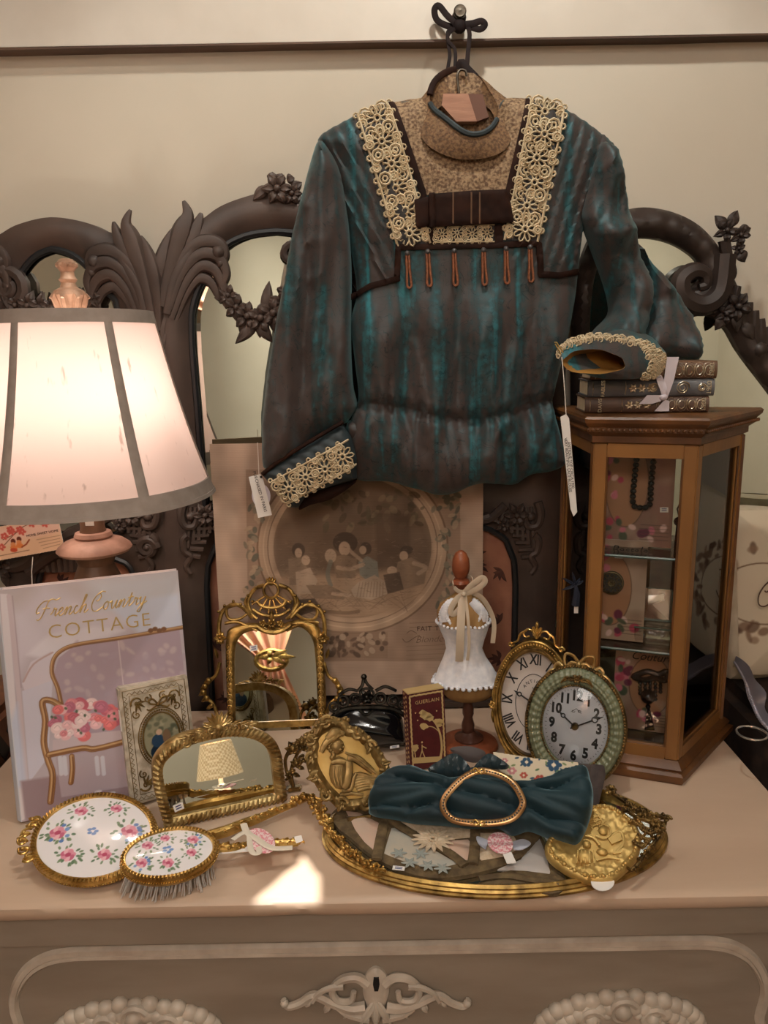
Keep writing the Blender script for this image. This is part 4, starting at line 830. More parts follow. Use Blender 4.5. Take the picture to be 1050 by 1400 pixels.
for z in (.172+.011, .318):
    q = [(p.x-cen.x, p.y-cen.y) for p in inn_]; s_ = obj('glass_shelf', MB().prism(q, z-.004, z), GLASS, cab)
    obj('shelf_edge', MB().tube([(*p, z-.002) for p in q], .0021, 6, True), GEDGE, s_)
obj('cabinet_floor', slab([(-.006, .030), (-.006, .034)]), mat('dark_mirror_floor', (60, 52, 48), .2), cab)
# ---- jewellery in the cabinet: cards stand parallel to the front
PCARD = printmat('jewellery_card_print', .6)
fu = (CB-CA).normalized()
def card_frame(px_, py_, y, lean=8):
    p = at(px_, py_, y); return leaning(p, p+fu, lean)
def card(label, P4, y, base, ova, script, lean=8, zb=0.0):
    bx = min(P4, key=lambda p: -p[1]); fr = card_frame(bx[0], bx[1], y, lean); fr.o.z = zb; fr.M.translation = fr.o
    q = fr.pts(P4); u0, u1 = min(a for a, b in q), max(a for a, b in q); v1 = max(b for a, b in q); t = thing('jewellery_card', label, 'card', fr)
    obj('board', MB().prism([(u0, 0), (u1, 0), (u1, v1), (u0, v1)], -.002, 0), WHITE, t)
    c = Canvas(u0, 0, u1, v1, .0009, base); R = random.Random(len(label)); W, H = u1-u0, v1
    for i in range(14): c.dot((R.uniform(u0, u1), R.uniform(0, v1)), R.uniform(.006, .02), R.uniform(.006, .02), [(196, 168, 150), (150, 120, 104), (208, 190, 170)][i % 3], 0, .01, .5)
    if ova: c.dot((u0+W*ova[0], H*ova[1]), W*ova[2], H*ova[3], (176, 128, 96)); c.line(ell(u0+W*ova[0], H*ova[1], W*ova[2], H*ova[3], 30), .0012, (96, 70, 56), .8, True)
    for i in range(26):
        x, y = (u0+W*(.05+.22*R.random()), H*R.uniform(.45, .95)) if i < 13 else (u0+W*R.uniform(.1, .9), H*R.uniform(.06, .26)); col = [(190, 70, 96), (214, 120, 140), (112, 40, 70), (84, 92, 70), (232, 196, 190)][i % 5]; c.dot((x, y), R.uniform(.003, .008), R.uniform(.003, .007), col, R.random()*3, .002)
    for k in range(5): c.line([(u0+W*.55+.002*R.random(), H*(.07+.035*k)), (u0+W*.95, H*(.07+.035*k))], .0008, (70, 56, 50), .7)
    c.build('card_print', PCARD, t, .0004)
    if script: text(script, .017, 'lettering', INK, t, (u0+W*.62, H*.9), 0, .0008, .0001, shear=.35)
    return t, fr, (u0, 0, u1, v1)
JET = mat('jet_black_glass', (14, 13, 15), .22)
t1, f1, b1 = card('pink postcard with a black bead necklace on cabinet top shelf', [(826, 736), (918, 736), (918, 606), (826, 606)], .325, (150, 112, 100), (.35, .6, .3, .42), None, zb=.3195)
t2, f2, b2 = card('floral postcard reading Postale behind a round black brooch', [(818, 858), (880, 858), (880, 740), (818, 740)], .305, (178, 150, 130), (.3, .5, .42, .36), 'Postale', zb=.1845)
t3, f3, b3 = card('floral postcard with black bow jewel on cabinet bottom shelf', [(842, 1005), (915, 1020), (915, 890), (842, 890)], .295, (168, 128, 108), (.62, .55, .36, .36), 'Couture', zb=.0355)
nk = thing('bead_necklace', 'black jet bead necklace hanging in a U against pink card', 'necklace', f1)
for P in resample(cr(f1.pts([(872, 614), (869, 640), (866, 670), (866, 690), (876, 694), (888, 690), (890, 665), (893, 635), (895, 610)], .006), 5), .0075, False): obj('bead', MB().ball((P[0], P[1], .006), (.0046, .0042, .0042), 8, 6), JET, nk)
obj('clasp', MB().ball((*f1.px(872, 612, .006), .004), .003, 8, 6).ball((*f1.px(895, 608, .006), .004), .003, 8, 6), JET, nk)
sticker(f1, t1, f1.px(908, 697), .011, .007, .05, .0008); sticker(f2, t2, f2.px(846, 760), .011, .007, 0, .0008)
br = thing('round_brooch', 'round black filigree brooch pinned on the floral postcard', 'brooch', f2); bc = f2.px(836, 797, .004); rr_ = (f2.px(853, 797)[0]-f2.px(836, 797)[0])
obj('disc', MB().lathe([(0, .0005), (rr_, .0005), (rr_, .003), (rr_*.9, .005), (0, .005)], (bc[0], bc[1], 0), 28), mat('black_filigree', (40, 38, 36), .45, .4, (24, 22, 22), 90, bump=.6, bs=260), br)
fm = MB(); fm.tube([(a, b, .0055) for a, b in ell(*bc, rr_*.92, rr_*.92, 28)], .0009, 5, True); fm.rosette(bc, rr_*.4, .005, 8)
for k in range(12): a = 2*PI*k/12; fm.tube([(a_, b_, .0055) for a_, b_ in ell(bc[0]+math.cos(a)*rr_*.66, bc[1]+math.sin(a)*rr_*.66, rr_*.17, rr_*.17, 8)], .0006, 4, True)
obj('filigree', fm, mat('dull_brass', (112, 96, 64), .4, .8), br)
pn = thing('bow_pendant', 'black beaded bow pendant with tassel on lowest cabinet card', 'jewellery', f3); pm = MB()
for L in ([(868, 924), (885, 918), (900, 922), (912, 918), (910, 930), (895, 927), (880, 930), (868, 926)],): pm.tube([(a, b, .006) for a, b in cr(f3.pts(L, .006), 4, True)], .0045, 7, True)
for x, y, L_ in ((875, 930, 18), (882, 930, 26), (889, 930, 30), (896, 930, 26), (903, 928, 18)): pm.beads([(*f3.px(x, y, .006), .006), (*f3.px(x, y+L_, .006), .006)], .0032, 1.7)
pm.ball((*f3.px(886, 952, .006), .007), .011, 12, 8)
obj('bow', pm, JET, pn); pm2 = MB()
for k in range(7): pm2.tube([(*f3.px(886, 962, .006), .006), (*f3.px(882+k*2, 998, .006), .006)], .0012, 5)
pm2.ball((*f3.px(886, 966, .006), .006), .004, 8, 6); obj('tassel', pm2, JET, pn)
tsp = at(928, 715, .30); tsf = Fr(tsp, fu, (0, 0, 1)); ts = thing('black_tassel', 'long black silk tassel inside the cabinet near right post', 'tassel', tsf)
tm = MB(); R = random.Random(5)
for k in range(26): a = R.uniform(0, 2*PI); r = R.uniform(.001, .006); tm.tube([(math.cos(a)*r*.5, 0, math.sin(a)*r*.5), (math.cos(a)*r, -.05, math.sin(a)*r), (math.cos(a)*r*1.2, -.098, math.sin(a)*r*1.2)], .0009, 4)
obj('fringe', tm, JET, ts); obj('knot', MB().ball((0, .002, 0), .007, 10, 8), JET, ts); obj('loop', MB().tube([(0, .006, 0), (-.003, .02, 0), (0, .03, 0), (.003, .02, 0)], .0012, 5, True), JET, ts)
# mirrored trinket box, standing open on the middle shelf
bp_ = at(893, 862, .285); bfr = Fr((bp_.x, bp_.y, .1835), fu, (fu.cross(V(0, 0, 1))*-1)); gbx = thing('glass_trinket_box', 'clear glass trinket box with open lid on cabinet middle shelf', 'box', bfr)
tb = MB(); tb.box((0, .012, .003), (.05, .036, .006), bev=.001)
for c_, d_ in (((0, -.005, .014), (.05, .002, .018)), ((0, .029, .014), (.05, .002, .018)), ((-.024, .012, .014), (.002, .034, .018)), ((.024, .012, .014), (.002, .034, .018))): tb.box(c_, d_)
obj('body', tb, GLASS, gbx); obj('rim', MB().tube([(-.025, -.006, .023), (.025, -.006, .023), (.025, .03, .023), (-.025, .03, .023)], .0014, 5, True), GEDGE, gbx)
ld = MB().prism([(-.024, 0), (.024, 0), (.024, .045), (-.024, .045)], -.001, .001); ld.v = [(p[0], .032+p[1]*.3-p[2], .024+p[1]*.95) for p in ld.v]; obj('glass_lid', ld, GLASS, gbx); obj('lid_rim', MB().tube([(x, .032+v*.3, .024+v*.95) for x, v in ((-.024, 0), (.024, 0), (.024, .045), (-.024, .045))], .0011, 5, True), GEDGE, gbx)
jb = MB(); 
for i in range(10): jb.ball((random.uniform(-.02, .02), random.uniform(0, .025), .009), .003, 6, 5)
obj('trinkets', jb, mat('silver_beads', (200, 200, 205), .2, .8), gbx)
# dark ribbon sprig on the cabinet's left side
spf = Fr(at(787, 800, .30), (1, 0, 0), (0, 0, 1)); sp = MB()
for a, l in ((150, .022), (105, .02), (200, .02), (60, .012), (30, .012)): sp.leaf((0, 0), (math.cos(rad(a))*l, math.sin(rad(a))*l), .0024, .002)
sp.tube([(0, 0, 0), (.002, -.012, .001), (.001, -.03, 0)], [.002, .005, .006], 7)
sg = thing('ribbon_tassel', 'dark blue ribbon tassel sticking out at the cabinet left side', 'tassel', spf); obj('bow', sp, mat('midnight_blue_ribbon', (30, 36, 52), .6), sg)
obj('label', MB().box((.002, -.036, 0), (.006, .012, .0006)), WHITE, sg)
# ================================================================ three gilt books on the cabinet
bkm = [mat('brown_leather_binding', (98, 74, 60), .45, c2=(78, 58, 48), ns=30, bump=.15, bs=120), mat('grey_leather_binding', (104, 104, 106), .42, c2=(84, 84, 88), ns=30, bump=.15, bs=120), mat('umber_leather_binding', (108, 80, 58), .45, c2=(84, 60, 44), ns=30, bump=.15, bs=120)]
TOOL = mat('silver_gilt_tooling', (206, 196, 176), .3, .8, (170, 150, 120), 60); PAGES = mat('page_block', (222, 208, 180), .8, c2=(200, 184, 154), ns=4, stretch=(1, 1, 90))
zk = ztop+.0005
for i, (x0, x1, hb_, lab) in enumerate(((800, 969, .0215, 'brown leather book with gilt ovals, bottom of stack on cabinet'), (803, 975, .0225, 'grey leather book with silver scrolls, middle of the stack'), (806, 977, .0235, 'dark brown leather book, top of stack under the cuff'))):
    fr = Fr((at(885, 520, .305).x, .305, zk), (1, -.10, 0), (0, 0, 1)); u0, u1 = fr.px(x0, 540)[0], fr.px(x1, 540)[0]; bk = thing('leather_book', lab, 'book', fr, 'gilt leather books on the cabinet')
    cv = MB(); n = 10; R = []
    for k in range(n+1):
        a = PI*(k/n)-PI/2; R.append((math.cos(a)*.005, hb_/2+math.sin(a)*(hb_/2)))
    pr = [(w, v) for w, v in R]+[(-.085, hb_), (-.085, hb_-.002), (0, hb_-.002), (0, .002), (-.085, .002), (-.085, 0)]
    cv.loft([[(u, v, w) for w, v in pr] for u in np.linspace(u0, u1, 6)], True, True); obj('cover', cv, bkm[(0, 1, 2)[i] if i < 2 else 2] if i else bkm[0], bk, ang=30)
    obj('pages', MB().box(((u0+u1)/2, hb_/2, -.044), (u1-u0-.004, hb_-.0042, .078)), PAGES, bk)
    tl = MB(); L = u1-u0; H = hb_/2
    for f in (.04, .30, .97): tl.tube([(u0+L*f, v, .0012+math.cos((v/hb_-.5)*PI)*.005) for v in np.linspace(.002, hb_-.002, 7)], .0005, 4)
    if i != 1:
        for f in (.62, .70, .78, .86, .93):
            for s_ in (1, .6): tl.tube([(u0+L*f+math.cos(a)*L*.042*s_, H+math.sin(a)*H*.86*s_, .0006+math.cos(math.sin(a)*s_*PI*.42)*.005) for a in np.linspace(0, 2*PI, 15)[:-1]], .0007, 4, True)
    else:
        for f, r in ((.75, .8), (.52, .6), (.9, .5)): tl.tube([(u0+L*f+math.cos(a)*H*r*(1-a/18), H+math.sin(a)*H*r*(1-a/18), .0055) for a in np.linspace(0, 13, 40)], .0008, 4)
    for k in range(3): tl.rosette((u0+L*(.36+.07*k), H), H*.55, .0045, 6, k, .0012)
    obj('gilt_tooling', tl, TOOL, bk, kind='stuff'); lt = ['LIVRES', 'ROMAN', 'OEUVRE'][i]
    text('1900', .009, 'lettering', TOOL, bk, (u0+L*.955, H), rad(90), .0056, .0001); text(('DAVIS', 'FABLES', 'VERS')[i], .007, 'lettering', TOOL, bk, (u0+L*.12, H), rad(90), .0056, .0001)
    zk += hb_+.0003
SATIN = mat('white_satin_ribbon', (214, 206, 212), .35, c2=(196, 188, 198), ns=20)
wf = Fr((at(905, 525, .29).x, .2965, ztop), (1, -.10, 0), (0, 0, 1)); wr = thing('white_ribbon', 'white satin ribbon tied round the three stacked leather books', 'ribbon', wf)
q = lambda L: [wf.px(*p) for p in L]
def flatrib(L, wd, w): return MB().tube([(a, b, w+.0015*math.sin(i*.8)) for i, (a, b) in enumerate(cr(q(L), 5))], wd, 6, flat=(1, .12), up=(0, 0, 1))
obj('band', MB().prism(q([(912, 488), (928, 488), (921, 520), (913, 542), (903, 542), (908, 516)])[::-1], .0002, .0012), SATIN, wr)
obj('band_top', MB().box((wf.px(920, 488)[0], .0688, -.045), (.016, .0008, .09)), SATIN, wr)
obj('loop', flatrib([(908, 543), (902, 522), (900, 515), (906, 525), (909, 541)], .0035, .003), SATIN, wr)
obj('knot', MB().ball((*wf.px(906, 543), .003), (.006, .0045, .004), 10, 8), SATIN, wr)
obj('tail', MB().prism(q([(902, 540), (884, 540), (873, 552), (890, 552), (903, 548)])[::-1], .003, .004), SATIN, wr); obj('tail', MB().prism(q([(908, 546), (914, 548), (914, 562), (894, 562), (903, 552)])[::-1], .002, .003), SATIN, wr)
# ================================================================ engraving leaning at the back
PRINT = printmat('engraving_print', .75, .2)
pr0 = gr(484, 941, .0255); prf = leaning(V(at(308, 935, .482).x, .466, .0255), V(at(660, 935, .482).x, .466, .0255), 2)
pg = thing('engraving', 'old brown engraving with pastoral scene in oval leaning behind gilt mirror', 'picture', prf)
W0, H0 = prf.px(660, 800)[0], prf.px(304, 607)[1]
obj('board', MB().prism([(0, 0), (W0, 0), (W0, H0), (0, H0)], -.004, -.0004), mat('grey_board_edge', (150, 128, 106), .8), pg)
c = Canvas(0, 0, W0, H0, .00095, (176, 146, 122)); q = lambda L: prf.pts(L)
R = random.Random(11); SEP = (112, 84, 62)
c.poly(q([(336, 642), (628, 642), (632, 904), (340, 904)]), (152, 122, 98))
c.poly(q(ell(482, 748, 130, 118, 60)), (174, 142, 112)); c.line(q(ell(482, 748, 130, 118, 60)), .003, (112, 84, 62), .8, True); c.line(q(ell(482, 748, 122, 110, 60)), .0022, (196, 164, 130), .8, True); c.line(q(ell(482, 748, 116, 104, 60)), .0016, (110, 84, 64), .8, True)
ov = q(ell(482, 748, 108, 97, 60)); c.poly(ov, (126, 100, 76))
def blob(x, y, rx, ry, col, rot=0, al=1.0): p = prf.px(x, y); k = abs(prf.px(x+1, y)[0]-p[0]); c.dot(p, rx*k, ry*k, col, -rot, .0012, al)
def P(L, col, al=1.0, soft=.0012): c.poly(q(L), col, soft, al)
def Ln(L, w, col, al=.8): k = abs(prf.px(481, 700)[0]-prf.px(480, 700)[0]); c.line(q(cr(L, 4)), w*k, col, al)
P([(376, 720), (470, 665), (560, 668), (588, 740), (588, 780), (376, 780)], (96, 74, 56), .55, .012)       # dark grove
for i in range(60): blob(R.uniform(440, 580), R.uniform(672, 722), R.uniform(3, 9), R.uniform(2, 5), [(92, 80, 58), (132, 110, 80), (78, 64, 46)][i % 3], R.random()*3, .6)
P([(512, 700), (560, 704), (560, 778), (516, 776)], (86, 66, 50), .6, .006)
P([(376, 790), (588, 780), (580, 812), (540, 838), (480, 846), (420, 836), (385, 810)], (156, 124, 94), .9, .008)
for i in range(50): a = R.uniform(390, 560); Ln([(a, 822+R.uniform(-16, 14)), (a+R.uniform(8, 26), 824+R.uniform(-16, 14))], .8, SEP, .45)
SKIN, LT, MID, DK, BLU = (166, 136, 108), (160, 134, 108), (128, 102, 78), (80, 62, 48), (110, 106, 92)
blob(472, 742, 17, 15, DK); blob(471, 750, 8, 10, SKIN); P([(455, 762), (470, 758), (488, 764), (486, 790), (460, 790)], MID); blob(452, 760, 8, 10, LT); Ln([(452, 768), (448, 785), (452, 800)], 6, BLU)
blob(500, 750, 8, 9, DK); blob(496, 752, 5, 6, SKIN); P([(490, 768), (502, 760), (516, 768), (518, 790), (508, 798), (492, 786)], (118, 114, 100)); Ln([(496, 772), (478, 778), (462, 776)], 6, SKIN); Ln([(494, 766), (484, 758), (478, 752)], 5, SKIN)
P([(490, 796), (512, 786), (528, 796), (530, 812), (508, 820), (484, 816), (480, 806)], LT)
for i in range(9): Ln([(492+4*i, 796), (488+4.4*i, 816)], .9, MID)
blob(408, 752, 9, 10, DK); blob(408, 756, 5, 7, SKIN); P([(394, 764), (410, 762), (420, 776), (418, 800), (396, 800)], MID); blob(418, 766, 6, 7, SKIN)
P([(404, 782), (424, 776), (434, 794), (428, 812), (406, 812)], LT); Ln([(412, 794), (408, 812), (414, 826)], 5, SKIN); P([(418, 800), (450, 800), (474, 812), (470, 820), (430, 818)], MID); Ln([(455, 812), (478, 814)], 5, SKIN)
blob(556, 752, 9, 6, DK); blob(552, 760, 6, 7, SKIN); P([(544, 768), (562, 762), (584, 774), (580, 798), (552, 806), (540, 786)], MID); Ln([(566, 770), (582, 776), (572, 784)], 6, LT); blob(536, 780, 7, 6, SKIN); P([(524, 786), (546, 782), (552, 806), (530, 812)], DK, .8)
P([(386, 822), (430, 818), (440, 832), (410, 842), (392, 836)], DK, .8); Ln([(430, 834), (470, 838), (490, 836)], 5, (116, 88, 64))
for side in ((344, 356, 350, 372), (602, 618, 612, 620)):
    for i in range(13):
        y = 690+i*12; x = (346+6*math.sin(i)) if side[0] < 400 else (612+6*math.sin(i))
        for k in range(3): blob(x+R.uniform(-8, 8), y+R.uniform(-5, 5), R.uniform(4, 7), R.uniform(2, 4), [(96, 92, 76), (128, 118, 96), (170, 142, 112)][k], R.random()*3, .9)
for i in range(18): blob(R.uniform(590, 626), R.uniform(652, 700), R.uniform(4, 7), R.uniform(2, 4), [(96, 92, 76), (128, 118, 96)][i % 2], R.random()*3, .9)
P([(446, 862), (530, 864), (530, 900), (446, 900)], (140, 110, 86), .8)
for i in range(45): blob(R.uniform(448, 528), R.uniform(866, 897), R.uniform(2, 6), R.uniform(2, 5), [(104, 78, 60), (176, 148, 120), (88, 66, 50)][i % 3], R.random()*3, .8)
for i in range(4): Ln([(556, 884+6*i), (632, 880+6*i)], .7, SEP, .5)
for y in (858, 852): Ln([(560, y), (640, y-3)], .8, SEP, .7)
for i in range(500):
    x, y = R.uniform(378, 588), R.uniform(735, 838)
    if ((x-482)/106)**2+((y-748)/95)**2 < 1: Ln([(x, y), (x+R.uniform(2, 7), y+R.uniform(-3, 3))], .6, [(84, 64, 48), (164, 136, 108)][i % 3 == 0], .35)
c.shade(lambda U, Vv, A: (A*.78+A.mean(2, keepdims=True)*.22+6)*(.93+.14*vn(U*60, Vv*40, 2)[..., None])*(1+.03*np.sin(Vv*2*PI/.0028))[..., None])
c.build('engraving_print', PRINT, pg, 0)
PINK_ = mat('sepia_ink', (70, 48, 36), .8)
text('FAIT TOUT', .0115, 'lettering', PINK_, pg, prf.px(596, 859), rad(1), .0004, .00005, spacing=1.15)
text('Blondel', .0165, 'lettering', PINK_, pg, prf.px(588, 874), rad(2), .0004, .00005, shear=.35, bold=-.0004)
Lm = MB()
for L in ([(550, 873), (556, 878), (566, 872), (574, 868)], [(556, 866), (562, 862), (570, 866)]): Lm.tube([(*p, .0004) for p in cr(q(L), 4)], .0003, 4)
obj('flourish', Lm, PINK_, pg)
# ================================================================ cottage book
bkf = leaning(V(-.480, .153, .0042), V(-.264, .231, .0042), 9)
bw, bh = bkf.px(243, 780)[0], bkf.px(243, 780)[1]
cb = thing('picture_book', 'large French Country Cottage book with pink settee cover leaning at left', 'book', bkf)
COVER = printmat('glossy_cover_print', .22, .5, .35)
obj('boards', MB().prism([(0, 0), (bw, 0), (bw, bh), (0, bh)], -.003, -.0002).prism([(0, 0), (bw, 0), (bw, bh), (0, bh)], -.027, -.024), mat('cover_edge', (216, 206, 210), .4), cb)
obj('spine', MB().loft([[(-.001-.006*math.sin(PI*t), v, -.027+.0268*t) for t in np.linspace(0, 1, 9)]+[(.002, v, -.0002), (.002, v, -.027)] for v in (0, bh)], True, True), mat('pale_blue_spine', (200, 204, 214), .35), cb)
obj('pages', MB().box((bw/2-.002, bh/2, -.0135), (bw-.006, bh-.008, .0208)), PAGES, cb)
c = Canvas(0, 0, bw, bh, .00085, (190, 180, 190)); q = lambda L: bkf.pts(L); kq = abs(bkf.px(131, 900)[0]-bkf.px(130, 900)[0])
P = lambda L, col, al=1.0, soft=.001: c.poly(q(L), col, soft, al)
Ln = lambda L, w, col, al=1.0: c.line(q(cr(L, 4)), w*kq, col, al)
blob = lambda x, y, rx, ry, col, rot=0, al=1.0, soft=.001: c.dot(bkf.px(x, y), rx*kq, ry*kq, col, -rot, soft, al)
P([(0, 805), (245, 775), (250, 830), (10, 860)], (196, 188, 192), 1, .02); P([(120, 790), (245, 778), (250, 850), (130, 850)], (206, 212, 224), .8, .03)
P([(15, 840), (60, 800), (140, 830), (190, 846), (150, 880), (40, 900), (20, 930)], (214, 208, 220), .9, .02)
P([(150, 830), (200, 818), (244, 812), (250, 858), (190, 866)], (206, 214, 234), .9, .008); P([(36, 895), (66, 868), (130, 856), (170, 862), (96, 884), (70, 902)], (226, 222, 232), .9, .006)
P([(30, 935), (42, 905), (70, 890), (74, 926), (60, 945), (34, 945)], (214, 206, 218)); Ln([(32, 932), (46, 908), (72, 892)], 2.5, (186, 158, 156), .8)
P([(0, 812), (10, 812), (34, 1120), (22, 1125)], (222, 216, 222)); Ln([(12, 815), (24, 930), (36, 1075)], 6, (206, 192, 200)); Ln([(17, 815), (29, 940)], 1.5, (170, 150, 160), .7)
P([(30, 945), (72, 930), (66, 1035), (40, 1070)], (208, 206, 222)); P([(24, 960), (38, 1080), (24, 1075), (14, 990)], (196, 208, 232), .8, .006)
P([(28, 1068), (280, 1030), (280, 1100), (36, 1128)], (158, 138, 146), 1, .004)
P([(74, 920), (80, 900), (100, 884), (150, 874), (245, 858), (268, 1060), (170, 1060), (90, 1060), (78, 975)], (176, 158, 172))
for i in range(60): x, y = R.uniform(85, 255), R.uniform(880, 985); blob(x, y, R.uniform(3, 9), R.uniform(2, 7), [(198, 182, 190), (178, 162, 178), (206, 190, 192)][i % 3], R.random()*3, .6, .003)
Ln([(161, 872), (169, 940)], 1.3, (214, 200, 206))
P([(72, 1012), (110, 1004), (170, 998), (172, 1018), (112, 1024), (72, 1032)], (202, 186, 194)); P([(76, 1035), (170, 1020), (176, 1075), (84, 1090)], (182, 168, 178))
for x in (82, 88, 132, 140): Ln([(x, 1036), (x+2, 1058)], 6, (214, 214, 226), .9)
WO, WD = (172, 126, 82), (120, 80, 52)
for L, w in (([(254, 857), (213, 864), (160, 873), (112, 880), (88, 887), (74, 900), (71, 920), (79, 941), (85, 968)], 4), ([(85, 967), (70, 958), (58, 960), (62, 985), (60, 1015), (66, 1040), (72, 1060), (69, 1096)], 6), ([(67, 1032), (112, 1023), (130, 1024), (170, 1014)], 6), ([(98, 1034), (99, 1052), (97, 1070)], 5)): Ln(L, w*1.5, WD); Ln(L, w*1.15, WO); Ln([(a+1.4, b+1.4) for a, b in L], w*.4, WD, .8); Ln([(a-1, b-1) for a, b in L], w*.3, (220, 186, 138), .8)
for x in (206, 212, 218, 224): blob(x, 862+(x % 4)-2, 4, 3.5, WD)
for i in range(60):
    a, r = R.uniform(0, 2*PI), math.sqrt(R.random()); x, y = 113+48*r*math.cos(a), 984+25*r*math.sin(a)+(4 if r*math.cos(a) < -.4 else 0); s_ = R.uniform(5, 10)
    col = [(222, 140, 150), (200, 104, 122), (236, 190, 196), (240, 214, 216), (226, 120, 124), (190, 110, 134)][i % 6]; blob(x, y, s_, s_*.9, col); blob(x-1, y-1, s_*.55, s_*.5, tuple(min(255, v+16) for v in col)); Ln([(x-s_*.5, y), (x, y-s_*.4), (x+s_*.4, y+.5)], .9, tuple(int(v*.8) for v in col), .8)
for i in range(12): blob(R.uniform(70, 158), R.uniform(968, 1006), 2.4, 1.8, (92, 104, 84), R.random()*3)
for i in range(14): blob(R.uniform(100, 165), R.uniform(1082, 1105), R.uniform(3, 6), R.uniform(2, 3), [(214, 206, 214), (150, 110, 140)][i % 2])
c.build('cover_print', COVER, cb, 0)
SCRIPT = {'F': (1.5, [[(0, -.1), (.25, -.2), (.55, .2), (.8, 1.1), (1.0, 1.9), (1.35, 2.15), (1.9, 2.0), (2.3, 2.2)], [(1.0, 2.0), (.5, 2.0), (.05, 1.6), (-.2, 1.0), (-.1, .6), (.2, .7)], [(.5, 1.05), (.9, 1.15), (1.3, 1.05)]]),
 'r': (.8, [[(0, .25), (.25, .6), (.35, 1.05), (.42, .85), (.62, .92), (.52, .5), (.6, .05), (.85, .3)]]), 'e': (.75, [[(0, .3), (.35, .5), (.55, .82), (.38, 1.0), (.15, .7), (.16, .25), (.42, 0), (.8, .35)]]),
 'n': (1.0, [[(0, .35), (.22, .98), (.26, .6), (.14, 0), (.38, .7), (.62, 1.0), (.72, .75), (.6, .15), (.76, 0), (1.05, .35)]]), 'c': (.72, [[(.5, .85), (.36, 1.0), (.14, .68), (.14, .25), (.36, 0), (.78, .35)]]),
 'h': (1.05, [[(0, .3), (.4, 1.3), (.62, 2.1), (.42, 2.1), (.3, 1.2), (.15, 0), (.38, .7), (.64, 1.0), (.74, .75), (.62, .15), (.78, 0), (1.1, .35)]]),
 'C': (1.45, [[(.5, 1.3), (.75, 1.2), (1.05, 1.7), (.8, 2.15), (.35, 1.7), (.1, .9), (.3, .15), (.85, -.05), (1.5, .4)], [(.5, 1.9), (1.0, 2.3), (1.5, 2.2)]]), 'o': (.85, [[(.42, 1.0), (.14, .7), (.12, .28), (.36, 0), (.62, .3), (.62, .75), (.42, 1.0), (.68, .85), (.95, .9)]]),
 'u': (1.0, [[(0, .7), (.2, 1.0), (.2, .4), (.36, 0), (.6, .4), (.76, 1.0), (.72, .3), (.86, 0), (1.05, .35)]]), 't': (.65, [[(0, .35), (.3, 1.0), (.45, 1.7), (.32, .6), (.38, .05), (.7, .35)], [(.05, 1.1), (.7, 1.2)]]), 'y': (1.0, [[(0, .7), (.2, 1.0), (.2, .4), (.36, .05), (.6, .4), (.76, 1.0), (.62, .1), (.35, -.8), (.05, -.7), (.4, -.1), (1.05, .4)]])}
def script(word, o, ux, uy, xh, r, w, mb, slant=.3):
    x = 0
    for ch in word:
        adv, st = SCRIPT[ch]
        for L in st:
            mb.tube([(o[0]+ux[0]*(x+a+b*slant)*xh+uy[0]*b*xh, o[1]+ux[1]*(x+a+b*slant)*xh+uy[1]*b*xh, w) for a, b in cr(L, 5)], r, 5, flat=(1, .3))
        x += adv
    return x
a_, b_ = bkf.px(50, 846), bkf.px(204, 825); d_ = V(b_[0]-a_[0], b_[1]-a_[1], 0); n_ = d_.length; d_.normalize(); up_ = (-d_.y, d_.x); tot = sum(SCRIPT[k][0] for k in 'FrenchCountry')+.25
xh = n_/tot*.97; GLD = mat('gold_foil', (196, 170, 116), .3, .8); mb = MB(); x_ = script('French', a_, (d_.x, d_.y), up_, xh, .00075, .0006, mb)
script('Country', (a_[0]+d_.x*xh*(x_+.25), a_[1]+d_.y*xh*(x_+.25)), (d_.x, d_.y), up_, xh, .00075, .0006, mb); obj('script_lettering', mb, GLD, cb)
text('COTTAGE', .026, 'lettering', GLD, cb, bkf.px(137, 856), math.atan2(*(bkf.px(187, 850)[k]-bkf.px(87, 863)[k] for k in (1, 0))), .0006, .0002, spacing=1.12, bold=-.0003)
# ================================================================ postcard pinned on the screen
pcf = Fr((at(40, 740, .478).x, .478, at(40, 740, .478).z), (1, 0, 0), (0, 0, 1)); pc = thing('postcard', 'pink HOME SWEET HOME postcard leaning on the screen under the lamp shade', 'postcard', pcf)
quad = pcf.pts([(-60, 780), (-62, 730), (79, 704), (88, 748)]); quad = pcf.pts([(-55, 776), (-62, 731), (79, 706), (88, 750)])
obj('card', MB().prism(quad, -.0012, -.0002), WHITE, pc); q = lambda L: pcf.pts(L)
xs_, ys_ = [p[0] for p in quad], [p[1] for p in quad]; c = Canvas(min(xs_), min(ys_), max(xs_), max(ys_), .0009, (226, 186, 152)); kp = abs(pcf.px(41, 740)[0]-pcf.px(40, 740)[0])
bl_ = lambda x, y, rx, ry, col, rot=0: c.dot(pcf.px(x, y), rx*kp, ry*kp, col, -rot, .001)
c.poly(q([(-60, 735), (79, 706), (84, 725), (-55, 760)]), (232, 190, 170), .01)
for L in ([(4, 738), (20, 730), (32, 720), (44, 716), (62, 718)], [(6, 745), (18, 732), (26, 724)]): c.line(q(cr(L, 4)), 1*kp, (120, 70, 50))
for x, y in ((14, 724), (27, 724), (44, 716), (62, 716), (6, 733), (2, 748), (30, 727), (16, 727)):
    for k in range(5): bl_(x+3.4*math.cos(k*1.26), y+3*math.sin(k*1.26), 2.6, 1.8, (206, 92, 80), k)
for x, y in ((18, 740), (26, 737)): bl_(x, y, 3.4, 3.6, (104, 50, 36)); bl_(x, y+5, 3.5, 4, (216, 140, 90)); bl_(x+1, y+9, 5, 3.5, (222, 130, 70))
